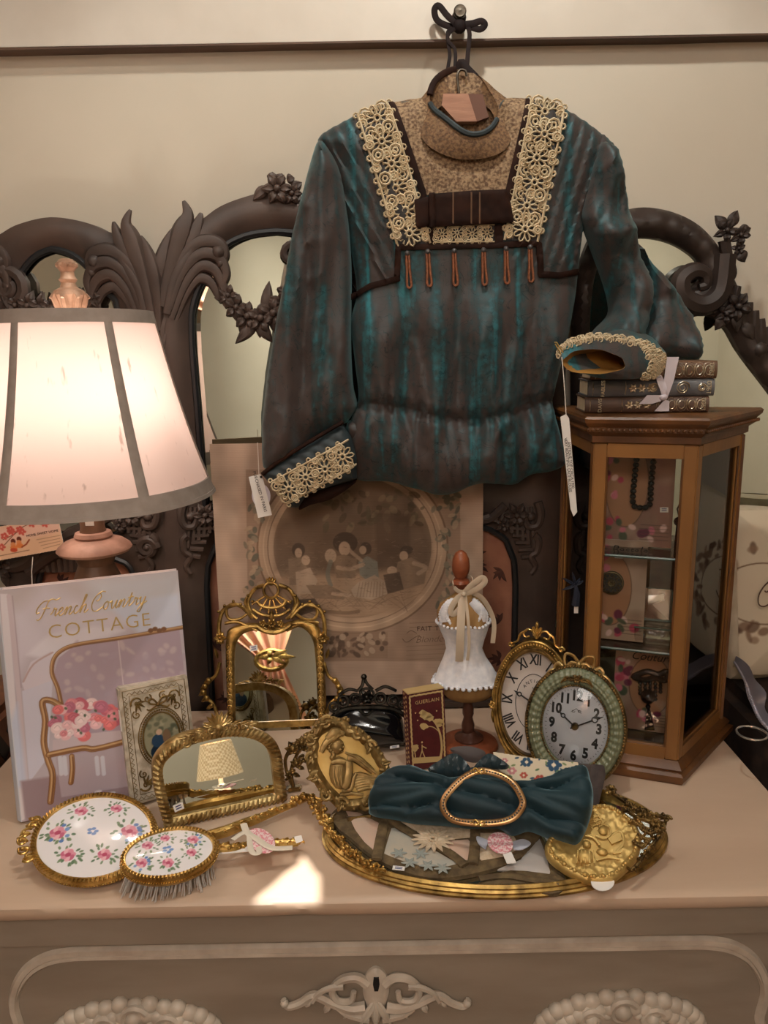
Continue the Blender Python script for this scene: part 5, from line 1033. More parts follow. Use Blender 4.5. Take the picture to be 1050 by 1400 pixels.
bl_(19, 752, 5, 3, (196, 80, 50)); c.line(q([(30, 748), (36, 744), (40, 738)]), 2*kp, (150, 70, 40)); c.line(q([(0, 760), (40, 752)]), .8*kp, (120, 80, 60))
for i in range(4): c.line(q([(50+3*i, 738+4*i), (82, 732+4*i)]), .7*kp, (140, 100, 80), .8)
c.build('card_print', printmat('postcard_ink', .6), pc, 0, clip=quad)
text('HOME SWEET HOME', .0058, 'lettering', mat('brown_ink', (70, 44, 36), .7), pc, pcf.px(58, 729), rad(9), .0004, .0001)
obj('string', MB().tube([(*pcf.px(47, 760), .006), (*pcf.px(45.5, 780), .006), (*pcf.px(46.5, 808), .006)], .0007, 5), mat('white_thread', (230, 222, 208), .8), pc)
# ================================================================ cream and gold box
CREAMP = mat('crackled_cream', (206, 196, 178), .5, c2=(172, 160, 140), ns=60, lo=.45, hi=.6, bump=.2, bs=160)
OLDG = mat('old_gold_relief', (150, 124, 74), .42, .6, (104, 82, 46), 80)
cxf = leaning(gr(180, 1103, .0038), gr(180, 1103, .0038)+V(math.cos(rad(28)), math.sin(rad(28)), 0), 9)
cx = thing('ornate_box', 'cream book shaped box with gold scrollwork and oval portrait vignette', 'box', cxf)
cw, ch = cxf.px(256, 922)[0], cxf.px(256, 922)[1]
obj('body', MB().box((cw/2, ch/2, -.012), (cw, ch, .024), bev=.002), CREAMP, cx)
og = MB(); q = lambda L: cxf.pts(L); 
for ins, r in ((.005, .0006), (.013, .0005)): og.tube([(ins, ins, .0003), (cw-ins, ins, .0003), (cw-ins, ch-ins, .0003), (ins, ch-ins, .0003)], r, 5, True)
for k in range(int(ch/.007)): y = .010+k*.007; [og.tube([(x0, y, .0003), (x0+.004, y+.0035, .0003), (x0, y+.007, .0003)], .0004, 4) for x0 in (.006, cw-.012) if y+.007 < ch-.006]
for k in range(int(cw/.007)): x = .010+k*.007; [og.tube([(x, y0, .0003), (x+.0035, y0+.004, .0003), (x+.007, y0, .0003)], .0004, 4) for y0 in (.006, ch-.012) if x+.007 < cw-.006]
obj('gold_tracery', og, OLDG, cx)
co_ = MB()
for sx in (0, 1):
    for sy in (0, 1):
        ox, oy = (.022 if not sx else cw-.022), (.024 if not sy else ch-.024); s1, s2 = (1 if not sx else -1), (1 if not sy else -1)
        co_.scroll((ox, oy), .0085, rad(200) if not sx else rad(-20), 1.3, .0013, .001, dirn=s1*s2); co_.scroll((ox+s1*.014, oy-s2*.003), .006, 1, 1.2, .001, .001, dirn=-s1); co_.scroll((ox-s1*.002, oy+s2*.016), .006, 2, 1.2, .001, .001, dirn=s1)
        for k in range(4): co_.leaf((ox, oy), (ox+s1*.012*math.cos(k*.6), oy+s2*.014*math.sin(k*.6)), .0016, .001, .0006)
obj('corner_scrolls', co_, OLDG, cx, kind='stuff'); md = (cw*.53, ch*.52); ra, rb2 = cw*.30, ch*.235
fr_ = MB(); fr_.beads([(a, b, .0018) for a, b in ell(*md, ra, rb2, 60)], .0016, 2.0, closed=True); fr_.tube([(a, b, .001) for a, b in ell(*md, ra*.88, rb2*.9, 40)], .0012, 6, True); fr_.tube([(a, b, .0008) for a, b in ell(*md, ra*1.1, rb2*1.08, 40)], .0007, 6, True)
obj('oval_frame', fr_, OLDG, cx); bwm = MB(); t_ = (md[0], md[1]+rb2*1.2)
for s1 in (1, -1):
    bwm.tube([(t_[0]+s1*a*.011, t_[1]+b*.011, .0015) for a, b in cr([(0, 0), (.5, .75), (1.05, .8), (.95, .3), (0, 0)], 4)], .0014, 5, flat=(1, .5)); bwm.tube([(t_[0]+s1*a*.011, t_[1]+b*.011, .0012) for a, b in cr([(0, 0), (.6, -.3), (1.1, -.5), (1.4, -.3)], 4)], .0011, 5, flat=(1, .5))
bwm.ball((*t_, .0015), .0028, 8, 6); obj('bow_ornament', bwm, OLDG, cx)
c = Canvas(md[0]-ra, md[1]-rb2, md[0]+ra, md[1]+rb2, .0009, (150, 146, 120)); RR = random.Random(3)
for i in range(40): c.dot((md[0]+RR.uniform(-ra, ra), md[1]+RR.uniform(-rb2*.2, rb2)), .004, .003, [(110, 112, 88), (176, 168, 140), (84, 88, 70)][i % 3], RR.random()*3, .002, .7)
c.dot((md[0], md[1]-rb2*.5), ra*.6, rb2*.35, (28, 44, 62)); c.dot((md[0]-ra*.2, md[1]-rb2*.1), ra*.3, rb2*.24, (44, 70, 96)); c.dot((md[0]-ra*.1, md[1]+rb2*.2), ra*.15, rb2*.11, (206, 176, 150)); c.dot((md[0]+ra*.25, md[1]-rb2*.05), ra*.2, rb2*.3, (130, 104, 80))
c.build('vignette', printmat('vignette_ink', .4), cx, .0006, clip=ell(*md, ra*.86, rb2*.88, 40))
obj('side_label', MB().box((-.0006, ch*.72, -.008), (.0012, .028, .007)), WHITE, cx)
# ================================================================ arched gilt mirror
smf = leaning(V(-.288, .141, .003), V(-.142, .202, .003), 13); sm = thing('arched_table_mirror', 'low arched gilt mirror with rope moulding and shell crest on dresser', 'mirror', smf)
q = lambda L: smf.pts(L)
so = cr(q([(226, 1133), (212, 1085), (208, 1050), (216, 1028), (240, 1008), (272, 998), (310, 992), (345, 995), (372, 1008), (384, 1030), (388, 1060), (393, 1094)]), 4); so = [p for p in so]
si = cr(q([(234, 1116), (226, 1080), (222, 1052), (230, 1036), (252, 1021), (280, 1012), (312, 1006), (340, 1008), (360, 1018), (369, 1034), (372, 1056), (376, 1086)]), 4)
obj('frame', MB().relief(so, lambda P, a, b: .002+.007*np.sqrt(np.clip(a/.006, 0, 1))-.004*np.clip(1-b/.005, 0, 1), .0034, -.012, holes=[si]), GOLDP, sm)
obj('mirror', MB().prism([(a, b) for a, b in si], -.003, .0005), MIRROR, sm)
mid_ = [((a[0]+b[0])/2, (a[1]+b[1])/2) for a, b in zip(so, si)]; rp_ = MB(); Pm = resample(mid_, .0062, False)
def rope(mb, P, wd, w, closed=False):
    for i in range(len(P)-(0 if closed else 1)):
        t = np.array(P[(i+1) % len(P)])-np.array(P[i]); t = t/np.linalg.norm(t); n2 = np.array([-t[1], t[0]]); a, b = P[i]-n2*wd-t*wd*.5, P[i]+n2*wd+t*wd*.5
        mb.tube([(*a, w-.0015), (*((a+b)/2), w+.0018), (*b, w-.0015)], [wd*.22, wd*.4, wd*.22], 5)
rope(rp_, Pm, .0062, .009); bt = resample([so[0], so[-1]], .0062, False); bt = [p+np.array([0, .0065]) for p in bt]; rope(rp_, bt, .0055, .008); obj('rope_moulding', rp_, GOLDP, sm)
cst = MB(); ct = smf.px(297, 992); 
for a in (-64, -40, -20, 0, 20, 40, 64): cst.leaf((ct[0], ct[1]), (ct[0]+.021*math.sin(rad(a)), ct[1]+.021*math.cos(rad(a))), .0042, .005, .007)
for s1 in (1, -1):
    for k in range(4): cst.scroll((ct[0]+s1*(.010+.011*k), ct[1]-.002-.0016*k*(1 if s1 > 0 else 2.2)), .0058, 0, 1.2, .0018, .010, dirn=s1); cst.leaf((ct[0]+s1*(.008+.011*k), ct[1]+.002-.002*k), (ct[0]+s1*(.02+.011*k), ct[1]+.006-.003*k), .003, .003, .009)
cst.ball((*ct, .011), .005, 10, 8); obj('crest', cst, GOLDP, sm); sticker(smf, sm, smf.px(244, 1103), .0125, .009, .2, .0012)
# ================================================================ tall gilt mirror
tmf = leaning(V(at(316, 1000, .405).x, .394, .0055), V(at(316, 1000, .405).x+math.cos(rad(3)), .394+math.sin(rad(3)), .0055), 17); tm_ = thing('gilt_rococo_mirror', 'tall gilt rococo mirror with pierced crest standing beside the engraving', 'mirror', tmf)
q = lambda L: tmf.pts(L); T = lambda x, y: tmf.px(x, y); kt = abs(T(381, 900)[0]-T(380, 900)[0])
gi_ = cr(q([(323, 1012), (322, 960), (321, 905), (324, 878), (334, 866), (350, 862), (362, 866), (376, 868), (388, 862), (402, 857), (416, 860), (428, 876), (432, 910), (434, 960), (436, 1016)]), 4)
go_ = cr(q([(313, 1012), (311, 960), (309, 900), (310, 868), (316, 858), (336, 852), (356, 852), (376, 857), (394, 850), (414, 846), (432, 852), (440, 868), (443, 900), (446, 960), (447, 1016)]), 4)
n = len(gi_); fb = MB().relief(go_+gi_[::-1], lambda P, d: .003+.006*np.sqrt(np.clip(d/.005, 0, 1)), .0034, -.006); obj('frame', fb, GOLD, tm_)
obj('foot_rail', MB().box((*[(T(314, 1012)[k]+T(446, 1018)[k])/2 for k in (0,)], .004, -.002), (T(446, 1018)[0]-T(314, 1012)[0], .010, .012)), GOLD, tm_)
obj('mirror', MB().prism(gi_[::-1], -.003, .001), MIRROR, tm_)
ps = MB()
for xa, xb in (((316, 1008), (314, 880)), ((441, 1012), (437, 880))):
    for i in range(17):
        a, b = T(*xa), T(*xb); p = (a[0]+(b[0]-a[0])*(i+.5)/17, a[1]+(b[1]-a[1])*(i+.5)/17); ps.tube([(x, y, .008) for x, y in ell(*p, 3.4*kt, 3.0*kt, 9)], .9*kt, 5, True); ps.ball((*p, .008), 1.6*kt, 6, 5)
obj('post_ornament', ps, GOLD2, tm_)
cr_ = MB(); cq = lambda L, r0, r1=None, w=.006, mid=None: cr_.sweep(q(L), r0*kt, (r1 or r0)*kt, w, 7, k=5, mid=(mid*kt if mid else None))
cr_.tube([(*p, .007) for p in q(ell(371, 807, 10, 10.5, 22))], 2.2*kt, 7, True)
cq([(352, 822), (358, 828), (371, 831), (386, 828), (392, 820)], 2.6); cq([(346, 833), (358, 840), (372, 842), (386, 840), (397, 833)], 2.6)
for a in (-52, -28, -6, 14, 36, 56): s_, c_ = math.sin(rad(a)), math.cos(rad(a)); cr_.tube([(*T(371+11*s_, 807+13*c_), .006), (*T(371+33*s_, 806+33*c_), .006)], 1.5*kt, 6)
for s1 in (-1, 1):
    X = lambda x: 372+s1*(x-372)
    cq([(X(382), 800), (X(396), 806), (X(404), 822), (X(400), 838), (X(392), 846)], 3, 2.4); cq([(X(398), 845), (X(412), 830), (X(426), 826), (X(434), 834), (X(430), 846), (X(416), 846), (X(404), 838)], 2.8, 2)
    cq([(X(420), 826), (X(436), 832), (X(443), 848), (X(444), 868)], 3, 3); cq([(X(400), 838), (X(408), 824), (X(404), 814)], 3.2, 1.6)
    for x, y in ((404, 814), (398, 822), (436, 828), (444, 836), (424, 822), (392, 803), (414, 826)): cr_.ball((*T(X(x), y), .008), 2.4*kt, 7, 5)
    cq([(X(436), 852), (X(420), 850), (X(404), 856), (X(392), 862)], 2.6, 2)
    cr_.rosette(T(X(442), 872), 9*kt, .006, 6); cr_.rosette(T(X(384), 852), 6*kt, .007, 5)
    for k in range(4): cr_.leaf(T(X(442), 872), T(X(442+9*math.cos(k*1.4+.3)), 872+9*math.sin(k*1.4+.3)), 2.6*kt, .003, .007)
    # openwork side branch
    cq([(X(443), 905), (X(448), 922), (X(456), 930), (X(463), 940), (X(462), 952), (X(452), 962), (X(447), 975)], 2.4, 2.6, .003); 
    for x, y, r in ((458, 930, 4.5), (463, 938, 4.5), (465, 946, 5), (461, 954, 4.5), (454, 964, 3.5)): cr_.ball((*T(X(x), y), .005), r*kt, 8, 6); cr_.leaf(T(X(x), y), T(X(x+7), y+5), 3*kt, .003, .004)
    cr_.leaf(T(X(448), 985), T(X(458), 1000), 4*kt, .003, .003); cr_.leaf(T(X(446), 900), T(X(450), 886), 3*kt, .002, .003)
cr_.sweep(q([(352, 856), (362, 862), (376, 864), (390, 860), (398, 854)]), 3*kt, 3*kt, .008, 7, mid=4*kt)
for a in (-40, -14, 14, 40): cr_.leaf(T(371, 800), T(371+10*math.sin(rad(a)), 799-11*math.cos(rad(a))), 3.6*kt, .003, .006)
cr_.rosette(T(372, 852), 8*kt, .008, 6); cr_.leaf(T(372, 850), T(372, 834), 5*kt, .003, .006)
obj('pierced_crest', cr_, GOLD, tm_); sticker(tmf, tm_, T(347, 886), .0125, .009, .1, .0016)
cf_ = MB(); cfk = kt                       # rose branches at the right foot of the mirror
for x, y, r in ((400, 1022, 11), (412, 1016, 9), (404, 1040, 9), (396, 1056, 7)): cf_.rosette(T(x, y), r*kt, .012, 6, x); cf_.ball((*T(x, y), .016), r*.4*kt, 8, 6)
for L in ([(392, 1075), (398, 1052), (406, 1032), (420, 1018), (430, 1012)], [(396, 1026), (388, 1040), (394, 1060)], [(410, 1046), (420, 1040), (428, 1048)]): cf_.sweep(q(L), 2.6*kt, 1.6*kt, .012, 6)
for k in range(9): cf_.leaf(T(398+3*k, 1060-5*k), T(398+3*k+(9 if k % 2 else -9), 1064-5*k), 3.4*kt, .004, .012)
rbf = leaning(gr(402, 1080), gr(402, 1080)+V(1, .2, 0), 8); 
cf_ = MB(); kr = abs(rbf.px(401, 1050)[0]-rbf.px(400, 1050)[0]); T2 = lambda x, y: rbf.px(x, y)
for x, y, r in ((400, 1022, 11), (412, 1014, 9), (405, 1042, 9), (396, 1058, 7)): cf_.rosette(T2(x, y), r*kr, .0, 6, x); cf_.ball((*T2(x, y), .005), r*.42*kr, 8, 6); cf_.ball((*T2(x, y), 0), r*.7*kr, 8, 6)
for L in ([(402, 1080), (398, 1056), (406, 1032), (420, 1018), (432, 1014)], [(396, 1026), (390, 1040), (394, 1062), (402, 1078)], [(406, 1046), (416, 1040), (424, 1048)]): cf_.sweep(rbf.pts(L), 3*kr, 1.6*kr, 0, 6)
for k in range(9): cf_.leaf(T2(398+3*k, 1062-5*k), T2(398+3*k+(9 if k % 2 else -9), 1066-5*k), 3.6*kr, .004, 0)
cf_.box((T2(402, 1080)[0], .003, 0), (.02, .006, .016), bev=.002)
tag(obj('gilt_rose_spray', cf_, GOLDK, None, rbf.M), 'dark gilt spray of roses standing between the two gilt mirrors and relief plaque', 'ornament')
# ================================================================ black purse
BLK = mat('black_patent', (16, 16, 18), .14, Coat_Weight=.4); BSIL = mat('blackened_silver', (70, 66, 60), .3, .9, (24, 22, 20), 80)
pf = leaning(V(-.082, .315, .0055), V(.018, .33, .0055), 22); pu = thing('evening_purse', 'glossy black evening purse with openwork frame behind the gold plaque', 'purse', pf)
q = lambda L: pf.pts(L); kp_ = abs(pf.px(501, 980)[0]-pf.px(500, 980)[0])
body = cr(q([(450, 1050), (446, 1010), (452, 980), (470, 966), (500, 962), (530, 964), (548, 978), (554, 1010), (552, 1046), (500, 1052)]), 4, True)
body = [(a, max(b, .0)) for a, b in body]
obj('bag', MB().relief(body, lambda P, d: .002+.016*np.sqrt(1-(1-np.clip(d/.03, 0, 1))**2)+.002*np.sin(P[:, 1]*180+P[:, 0]*60), .005, -.014), BLK, pu)
fm = MB()
fm.sweep(q([(450, 984), (466, 970), (500, 966), (534, 968), (552, 978)]), 3*kp_, 3*kp_, .016, 6)
for x, y, r in ((468, 958, 9), (484, 955, 9), (500, 950, 12), (518, 954, 9), (535, 957, 9), (548, 962, 8), (456, 966, 8)): fm.tube([(*p, .016) for p in q(ell(x, y, r*.8, r*.8, 14))], 1.8*kp_, 6, True); fm.scroll(pf.px(x, y), r*.5*kp_, x, 1.1, 1.4*kp_, .017)
fm.rosette(pf.px(499, 952), 11*kp_, .018, 6); 
for L in ([(462, 950), (475, 942), (488, 944)], [(512, 944), (525, 938), (540, 944)], [(490, 970), (499, 976), (508, 970)], [(488, 944), (494, 936), (496, 926), (500, 934), (508, 942)]): fm.sweep(q(L), 2.4*kp_, 2*kp_, .016, 6)
fm.ball((*pf.px(496, 925), .016), 4.4*kp_, 8, 6)
obj('openwork_frame', fm, BSIL, pu); sticker(pf, pu, pf.px(537, 1019), .014, .004, .05, .0185)
# ================================================================ red perfume box
REDC = mat('oxblood_card', (88, 28, 30), .5, c2=(76, 22, 26), ns=90); GPR = mat('gilt_print', (214, 186, 130), .45, .3)
rf = leaning(gr(562, 1055, .0022), gr(562, 1055, .0022)+V(math.cos(rad(19)), math.sin(rad(19)), 0), 6); rb3 = thing('perfume_box', 'tall oxblood red box with gold windswept tree print', 'box', rf)
rw, rh = rf.px(607, 940)[0], rf.px(607, 941)[1]; q = lambda L: rf.pts(L)
obj('body', MB().box((rw/2, rh/2, -.010), (rw, rh, .020), bev=.0006), REDC, rb3); kr_ = abs(rf.px(581, 1000)[0]-rf.px(580, 1000)[0])
obj('lid_edge', MB().box((rw/2, rh+.0008, -.010), (rw-.001, .0018, .0205)), GPR, rb3)
g = MB(); bd = []
for a, b in (((.003, .002), (.003, rh-.003)), ((.003, rh-.003), (rw-.003, rh-.003)), ((rw-.003, rh-.003), (rw-.003, .002))):
    P_ = resample([a, b], .0025, False); nrm = np.array([-(b[1]-a[1]), b[0]-a[0]]); nrm = nrm/np.linalg.norm(nrm); bd += [tuple(p+nrm*(-.0009*abs(math.sin(i*1.1)))) for i, p in enumerate(P_)]
g.tube([(x, y, .0002) for x, y in bd], .0013, 4, flat=(1, .2)); 
for y0 in np.linspace(.006, rh-.006, 16): g.ball((-.0001, y0, -.006), (.0003, .0022, .0022), 6, 4); g.ball((-.0001, y0+.003, -.014), (.0003, .0022, .0022), 6, 4)
obj('gilt_border', g, GPR, rb3); tr3 = MB()
trk = cr(q([(601, 1040), (604, 1024), (602, 1005), (596, 990), (589, 982)]), 4); tr3.tube([(x, y, .0002) for x, y in trk], [.0014*(1.5-.9*i/len(trk)) for i in range(len(trk))], 4, flat=(1, .15))
tr3.tube([(*p, .0002) for p in cr(q([(600, 1000), (592, 994), (584, 993)]), 4)], .0006, 4, flat=(1, .2))
for cx_, cy_, r in ((582, 978, 8), (588, 982, 6), (578, 974, 5), (580, 993, 6), (599, 986, 6), (600, 990, 5), (568, 1021, 5), (567, 1025, 4)):
    RR = random.Random(int(cx_+cy_)); pol = [rf.px(cx_+r*(.7+.5*RR.random())*math.cos(t), cy_+r*.75*(.7+.5*RR.random())*math.sin(t)) for t in np.linspace(0, 2*PI, 12)[:-1]]; tr3.prism(pol[::-1], 0, .0003)
tr3.tube([(*p, .0002) for p in q([(567, 1028), (568, 1034), (566, 1040)])], .0008, 4, flat=(1, .2))
for L in ([(577, 1018), (577, 1026)], [(577, 1026), (574, 1036)], [(577, 1026), (581, 1036)], [(577, 1020), (583, 1023)]): tr3.tube([(*p, .0002) for p in q(L)], .0008, 4, flat=(1, .2))
tr3.ball((*rf.px(577, 1015), 0), (.0014, .0016, .0003), 8, 4); tr3.prism(q([(565, 1036), (604, 1034), (604, 1041), (566, 1044)])[::-1], 0, .0002)
for x, y in ((568, 975), (571, 985), (597, 972)): tr3.ball((*rf.px(x, y), 0), (.0012, .0012, .0003), 6, 4)
obj('tree_print', tr3, GPR, rb3); text('GUERLAIN', .0074, 'lettering', GPR, rb3, (rw*.53, rf.px(581, 959)[1]), rad(0), .0002, .0001, spacing=1.1)
# ================================================================ little dress form
FORMC = mat('ochre_linen_form', (168, 132, 82), .8, c2=(140, 104, 60), ns=14, stretch=(3, 1, 3), bump=.2, bs=120); TURN = mat('turned_red_wood', (150, 84, 52), .35, c2=(116, 60, 38), ns=16, stretch=(1, 3, 1)); TURND = mat('dark_turned_wood', (80, 48, 36), .4)
LACEW = mat('white_lace_cloth', (232, 232, 236), .8, c2=(214, 216, 224), ns=110, bump=.5, bs=130); SATG = mat('champagne_satin', (206, 190, 168), .3, c2=(180, 162, 140), ns=12)
df_ = upright(.333); df = thing('dress_form', 'miniature dress form in white lace bodice with satin bow and egg finial', 'dress form', Fr((df_.px(637, 900)[0], .333, 0), (1, 0, 0), (0, 0, 1))); dfo = df_.px(637, 900)[0]; k0 = abs(df_.px(601, 900)[0]-df_.px(600, 900)[0])
rows = [(803, 624, 641), (811, 622, 644), (818, 612, 653), (826, 601, 664), (836, 597, 669), (850, 599, 668), (862, 604, 665), (874, 609, 661), (886, 611, 658), (898, 608, 662), (912, 603, 670), (928, 599, 677), (942, 602, 678), (951, 610, 671), (957, 624, 654)]
def torso(g, y0, y1, flare=0.0, n=36):
    out = []
    for y, a, b in rows:
        if not y0 <= y <= y1: continue
        ua, ub = df_.px(a, y)[0]-dfo, df_.px(b, y)[0]-dfo; v = df_.px(637, y)[1]; cx_, rx = (ua+ub)/2, (ub-ua)/2*g; rz = rx*.68 if y > 820 else rx*.9; rg = []
        for k in range(n):
            t = 2*PI*k/n; bust = sum(math.exp(-((y-852)/11)**2)*.0085*math.exp(-((math.atan2(math.sin(t-c0), math.cos(t-c0)))/.34)**2) for c0 in (rad(58), rad(122))); fl = flare*max(0, (y-886)/46)*(1+.35*math.sin(9*t)); rg.append((cx_+(rx+fl)*math.cos(t), v, (rz+fl)*math.sin(t)+bust*g))
        out.append(rg)
    return out
obj('torso', MB().loft(torso(1, 0, 2000)[::-1], True, True), FORMC, df); X0 = lambda x, y: (df_.px(x, y)[0]-dfo, df_.px(x, y)[1])
sk = X0(632, 772); k0 = abs(df_.px(601, 900)[0]-df_.px(600, 900)[0]); vY = lambda y: df_.px(637, y)[1]
obj('finial', MB().lathe([(0, vY(804)), (8*k0, vY(804)), (11*k0, vY(800)), (12.5*k0, vY(796)), (11*k0, vY(792)), (7*k0, vY(790)), (9*k0, vY(787)), (11.5*k0, vY(780)), (12*k0, vY(774)), (11*k0, vY(764)), (7.5*k0, vY(756)), (3*k0, vY(752.5)), (0, vY(752))], (X0(630, 770)[0], 0, 0), 24, 'Y'), TURN, df)
obj('stem', MB().lathe([(6*k0, vY(955)), (6*k0, vY(962)), (8*k0, vY(968)), (8*k0, vY(975)), (6*k0, vY(980)), (9*k0, vY(990)), (8.5*k0, vY(998)), (6*k0, vY(1004)), (9*k0, vY(1008))][::-1], (X0(640, 970)[0], 0, 0), 20, 'Y'), TURND, df)
obj('base', MB().lathe([(0, 0), (.042, 0), (.045, .004), (.043, .008), (.034, .011), (.024, .0125), (.02, .016), (.008, .018), (0, .02)], (X0(641, 1005)[0], 0, 0), 36, 'Y'), TURN, df)
obj('base_block', MB().lathe([(.022, .012), (.022, .017), (.012, .022), (.007, .028), (0, .028)], (X0(641, 1005)[0], 0, 0), 24, 'Y'), TURND, df)
lb = obj('lace_bodice', MB().loft(torso(1.05, 845, 930, .004)[::-1]), LACEW, df); tr4 = torso(1.07, 928, 928, .005)[0]; sc_ = MB()
for k in range(0, 36): p = tr4[k]; sc_.ball((p[0], p[1]-.001, p[2]), (.0034, .0034, .0034), 7, 5)
tp4 = torso(1.06, 850, 850)[0]
for k in range(0, 36): p = tp4[k]; sc_.ball((p[0], p[1]+.0015, p[2]), .0026, 7, 5)
def on_form(x, y):                       # a point on the front of the form
    ys = [r[0] for r in rows]; a, b = np.interp(y, ys, [r[1] for r in rows]), np.interp(y, ys, [r[2] for r in rows]); cx_, rx = (a+b)/2, (b-a)/2; t = min(.985, abs(x-cx_)/rx); z = rx*k0*.68*math.sqrt(1-t*t)+.0025
    return (*df_.px(x, y, z), z)
for L in ([(603, 850), (602, 840), (606, 830), (613, 822)], [(665, 850), (665, 840), (659, 830), (652, 822)], [(616, 852), (609, 840), (613, 828), (618, 820)], [(651, 852), (658, 840), (654, 828), (648, 820)]):
    P_ = [on_form(*p) for p in L]; sc_.beads([(p[0]-dfo, p[1], p[2]) for p in cr(P_, 4)], .0032, 1.2)
for s1 in ([(603, 850), (602, 840), (606, 830), (613, 822)], [(665, 850), (665, 840), (659, 830), (652, 822)]):
    sg_ = 7 if s1[0][0] < 637 else -7; P_ = [on_form(x+sg_, y) for x, y in s1]; sc_.tube([(p[0]-dfo, p[1], p[2]-.0005) for p in cr(P_, 4)], .0062, 8, flat=(1, .3))
obj('lace_edging', sc_, LACEW, lb, kind='stuff')
bw4 = MB(); f4 = lambda L: [(*X0(x, y), w) for x, y, w in L]
bw4.tube(cr(f4([(620, 800, .012), (630, 804, .02), (644, 798, .016), (644, 790, 0), (630, 790, -.01), (620, 794, 0)]), 4, True), .0035, 6, flat=(.35, 1), up=(0, 1, 0))
for L, wd in (([(632, 806, .02), (642, 794, .022), (656, 784, .022), (660, 790, .022), (648, 800, .022), (632, 806, .02)], .0042), ([(632, 806, .02), (622, 812, .024), (614, 826, .025), (618, 832, .025), (628, 822, .024), (632, 808, .021)], .0042), ([(630, 808, .021), (628, 830, .029), (626, 860, .036), (625, 893, .031)], .0058), ([(634, 808, .021), (637, 840, .031), (638, 870, .032), (636, 892, .030)], .0022), ([(640, 804, .018), (656, 812, .016), (668, 830, .014), (674, 850, .012), (672, 875, .012)], .0034)): bw4.tube(cr(f4(L), 5), wd, 6, flat=(1, .15))
bw4.ball((*X0(632, 806), .022), .004, 8, 6); obj('satin_bow', bw4, SATG, df)
# ================================================================ the two oval clocks
DIAL1 = mat('cream_dial', (206, 196, 188), .45, c2=(190, 178, 170), ns=9); DIAL2 = mat('white_dial', (214, 216, 224), .4); SAGE = mat('sage_enamel', (128, 132, 104), .34, c2=(104, 110, 84), ns=8, Coat_Weight=.3)
def clock_frame(px_, py_, lean, yaw=-22): p = gr(px_, py_, .0038); return leaning(p, p+V(math.cos(rad(yaw)), math.sin(rad(yaw)), 0), lean)
def hand(mb, c, ang, L, w, wd=.0007):
    d = (math.sin(rad(ang)), math.cos(rad(ang))); wd = wd*1.5; mb.tube([(c[0]-d[0]*L*.15, c[1]-d[1]*L*.15, w), (c[0]+d[0]*L*.6, c[1]+d[1]*L*.6, w)], wd, 5); mb.tube([(a, b, w) for a, b in ell(c[0]+d[0]*L*.7, c[1]+d[1]*L*.7, L*.09, L*.09, 10)], wd*.8, 5, True); mb.tube([(c[0]+d[0]*L*.78, c[1]+d[1]*L*.78, w), (c[0]+d[0]*L, c[1]+d[1]*L, w)], [wd*1.6, wd*.3], 5)
# gold clock, roman numerals
k1 = clock_frame(722, 1046, 11); g1 = thing('oval_clock', 'gold framed oval clock with roman numerals and scrolled crest, partly hidden', 'clock', k1)
L_, R_2, T_, B_ = k1.px(676, 962), k1.px(795, 985), k1.px(733, 872), k1.px(745, 1044); cc = ((k1.px(675, 962)[0]+.0)+.0585, (T_[1])/2); ra1, rb1 = .0585, T_[1]/2
el1 = lambda s, n=60: ell(cc[0], cc[1], ra1*s, rb1*s, n)
obj('case', MB().relief(el1(1), lambda P, d, d2: .004+.010*np.sqrt(np.clip(d/.008, 0, 1)), .005, -.014, holes=[el1(.80)]), GOLDK, g1)
rm1 = MB(); rm1.tube([(*p, .013) for p in el1(.955, 70)], .0026, 7, True); rm1.tube([(*p, .014) for p in el1(.89, 70)], .0022, 7, True); rm1.tube([(*p, .012) for p in el1(.82, 70)], .0022, 7, True); rm1.beads([(*p, .016) for p in resample(el1(.92), .004)[20:52]], .0024, 1.7)
obj('moulded_rim', rm1, GOLD, g1); cr5 = MB(); t5 = (cc[0], cc[1]+rb1)
for s1 in (1, -1):
    for a in ([(0, .0), (.006, .010), (.014, .012), (.019, .006), (.016, .001), (.010, .003)], [(.016, .010), (.024, .004), (.027, -.006), (.034, -.010)], [(.002, .012), (.006, .016), (.004, .004)]): cr5.sweep([(t5[0]+s1*x, t5[1]+y, .008) for x, y in a], .0018, .0014, .008, 7)
    cr5.scroll((t5[0]+s1*.036, t5[1]-.0115), .0045, 0, 1.2, .0016, .009, dirn=s1); so5 = MB(); so5.rosette((cc[0]+s1*ra1*.97, cc[1]-.01), .007, .012, 6); so5.leaf((cc[0]+s1*ra1*.97, cc[1]-.004), (cc[0]+s1*ra1*.97, cc[1]+.018), .003, .003, .012); so5.leaf((cc[0]+s1*ra1*.97, cc[1]-.016), (cc[0]+s1*ra1*.94, cc[1]-.036), .003, .003, .012); obj('side_ornament', so5, GOLD2, g1)
for a in (-34, 0, 34): cr5.leaf((t5[0], t5[1]+.004), (t5[0]+.012*math.sin(rad(a)), t5[1]+.006+.013*math.cos(rad(a))), .0028, .003, .009)
cr5.ball((t5[0], t5[1]+.021, .011), (.0028, .0048, .0028), 8, 6); so5 = MB(); so5.rosette((cc[0]-.02, cc[1]-rb1*.93), .009, .013, 6); so5.leaf((cc[0]-.02, cc[1]-rb1*.93), (cc[0]+.004, cc[1]-rb1*.99), .004, .003, .012); so5.leaf((cc[0]-.02, cc[1]-rb1*.93), (cc[0]-.036, cc[1]-rb1*.8), .004, .003, .012)
obj('foot_ornament', so5, GOLD2, g1); obj('crest', cr5, GOLD2, g1); dl = obj('dial', MB().prism(el1(.82), 0, .0035), DIAL1, g1); nm = MB()
nm.tube([(*p, .0037) for p in el1(.44, 40)], .0005, 4, True)
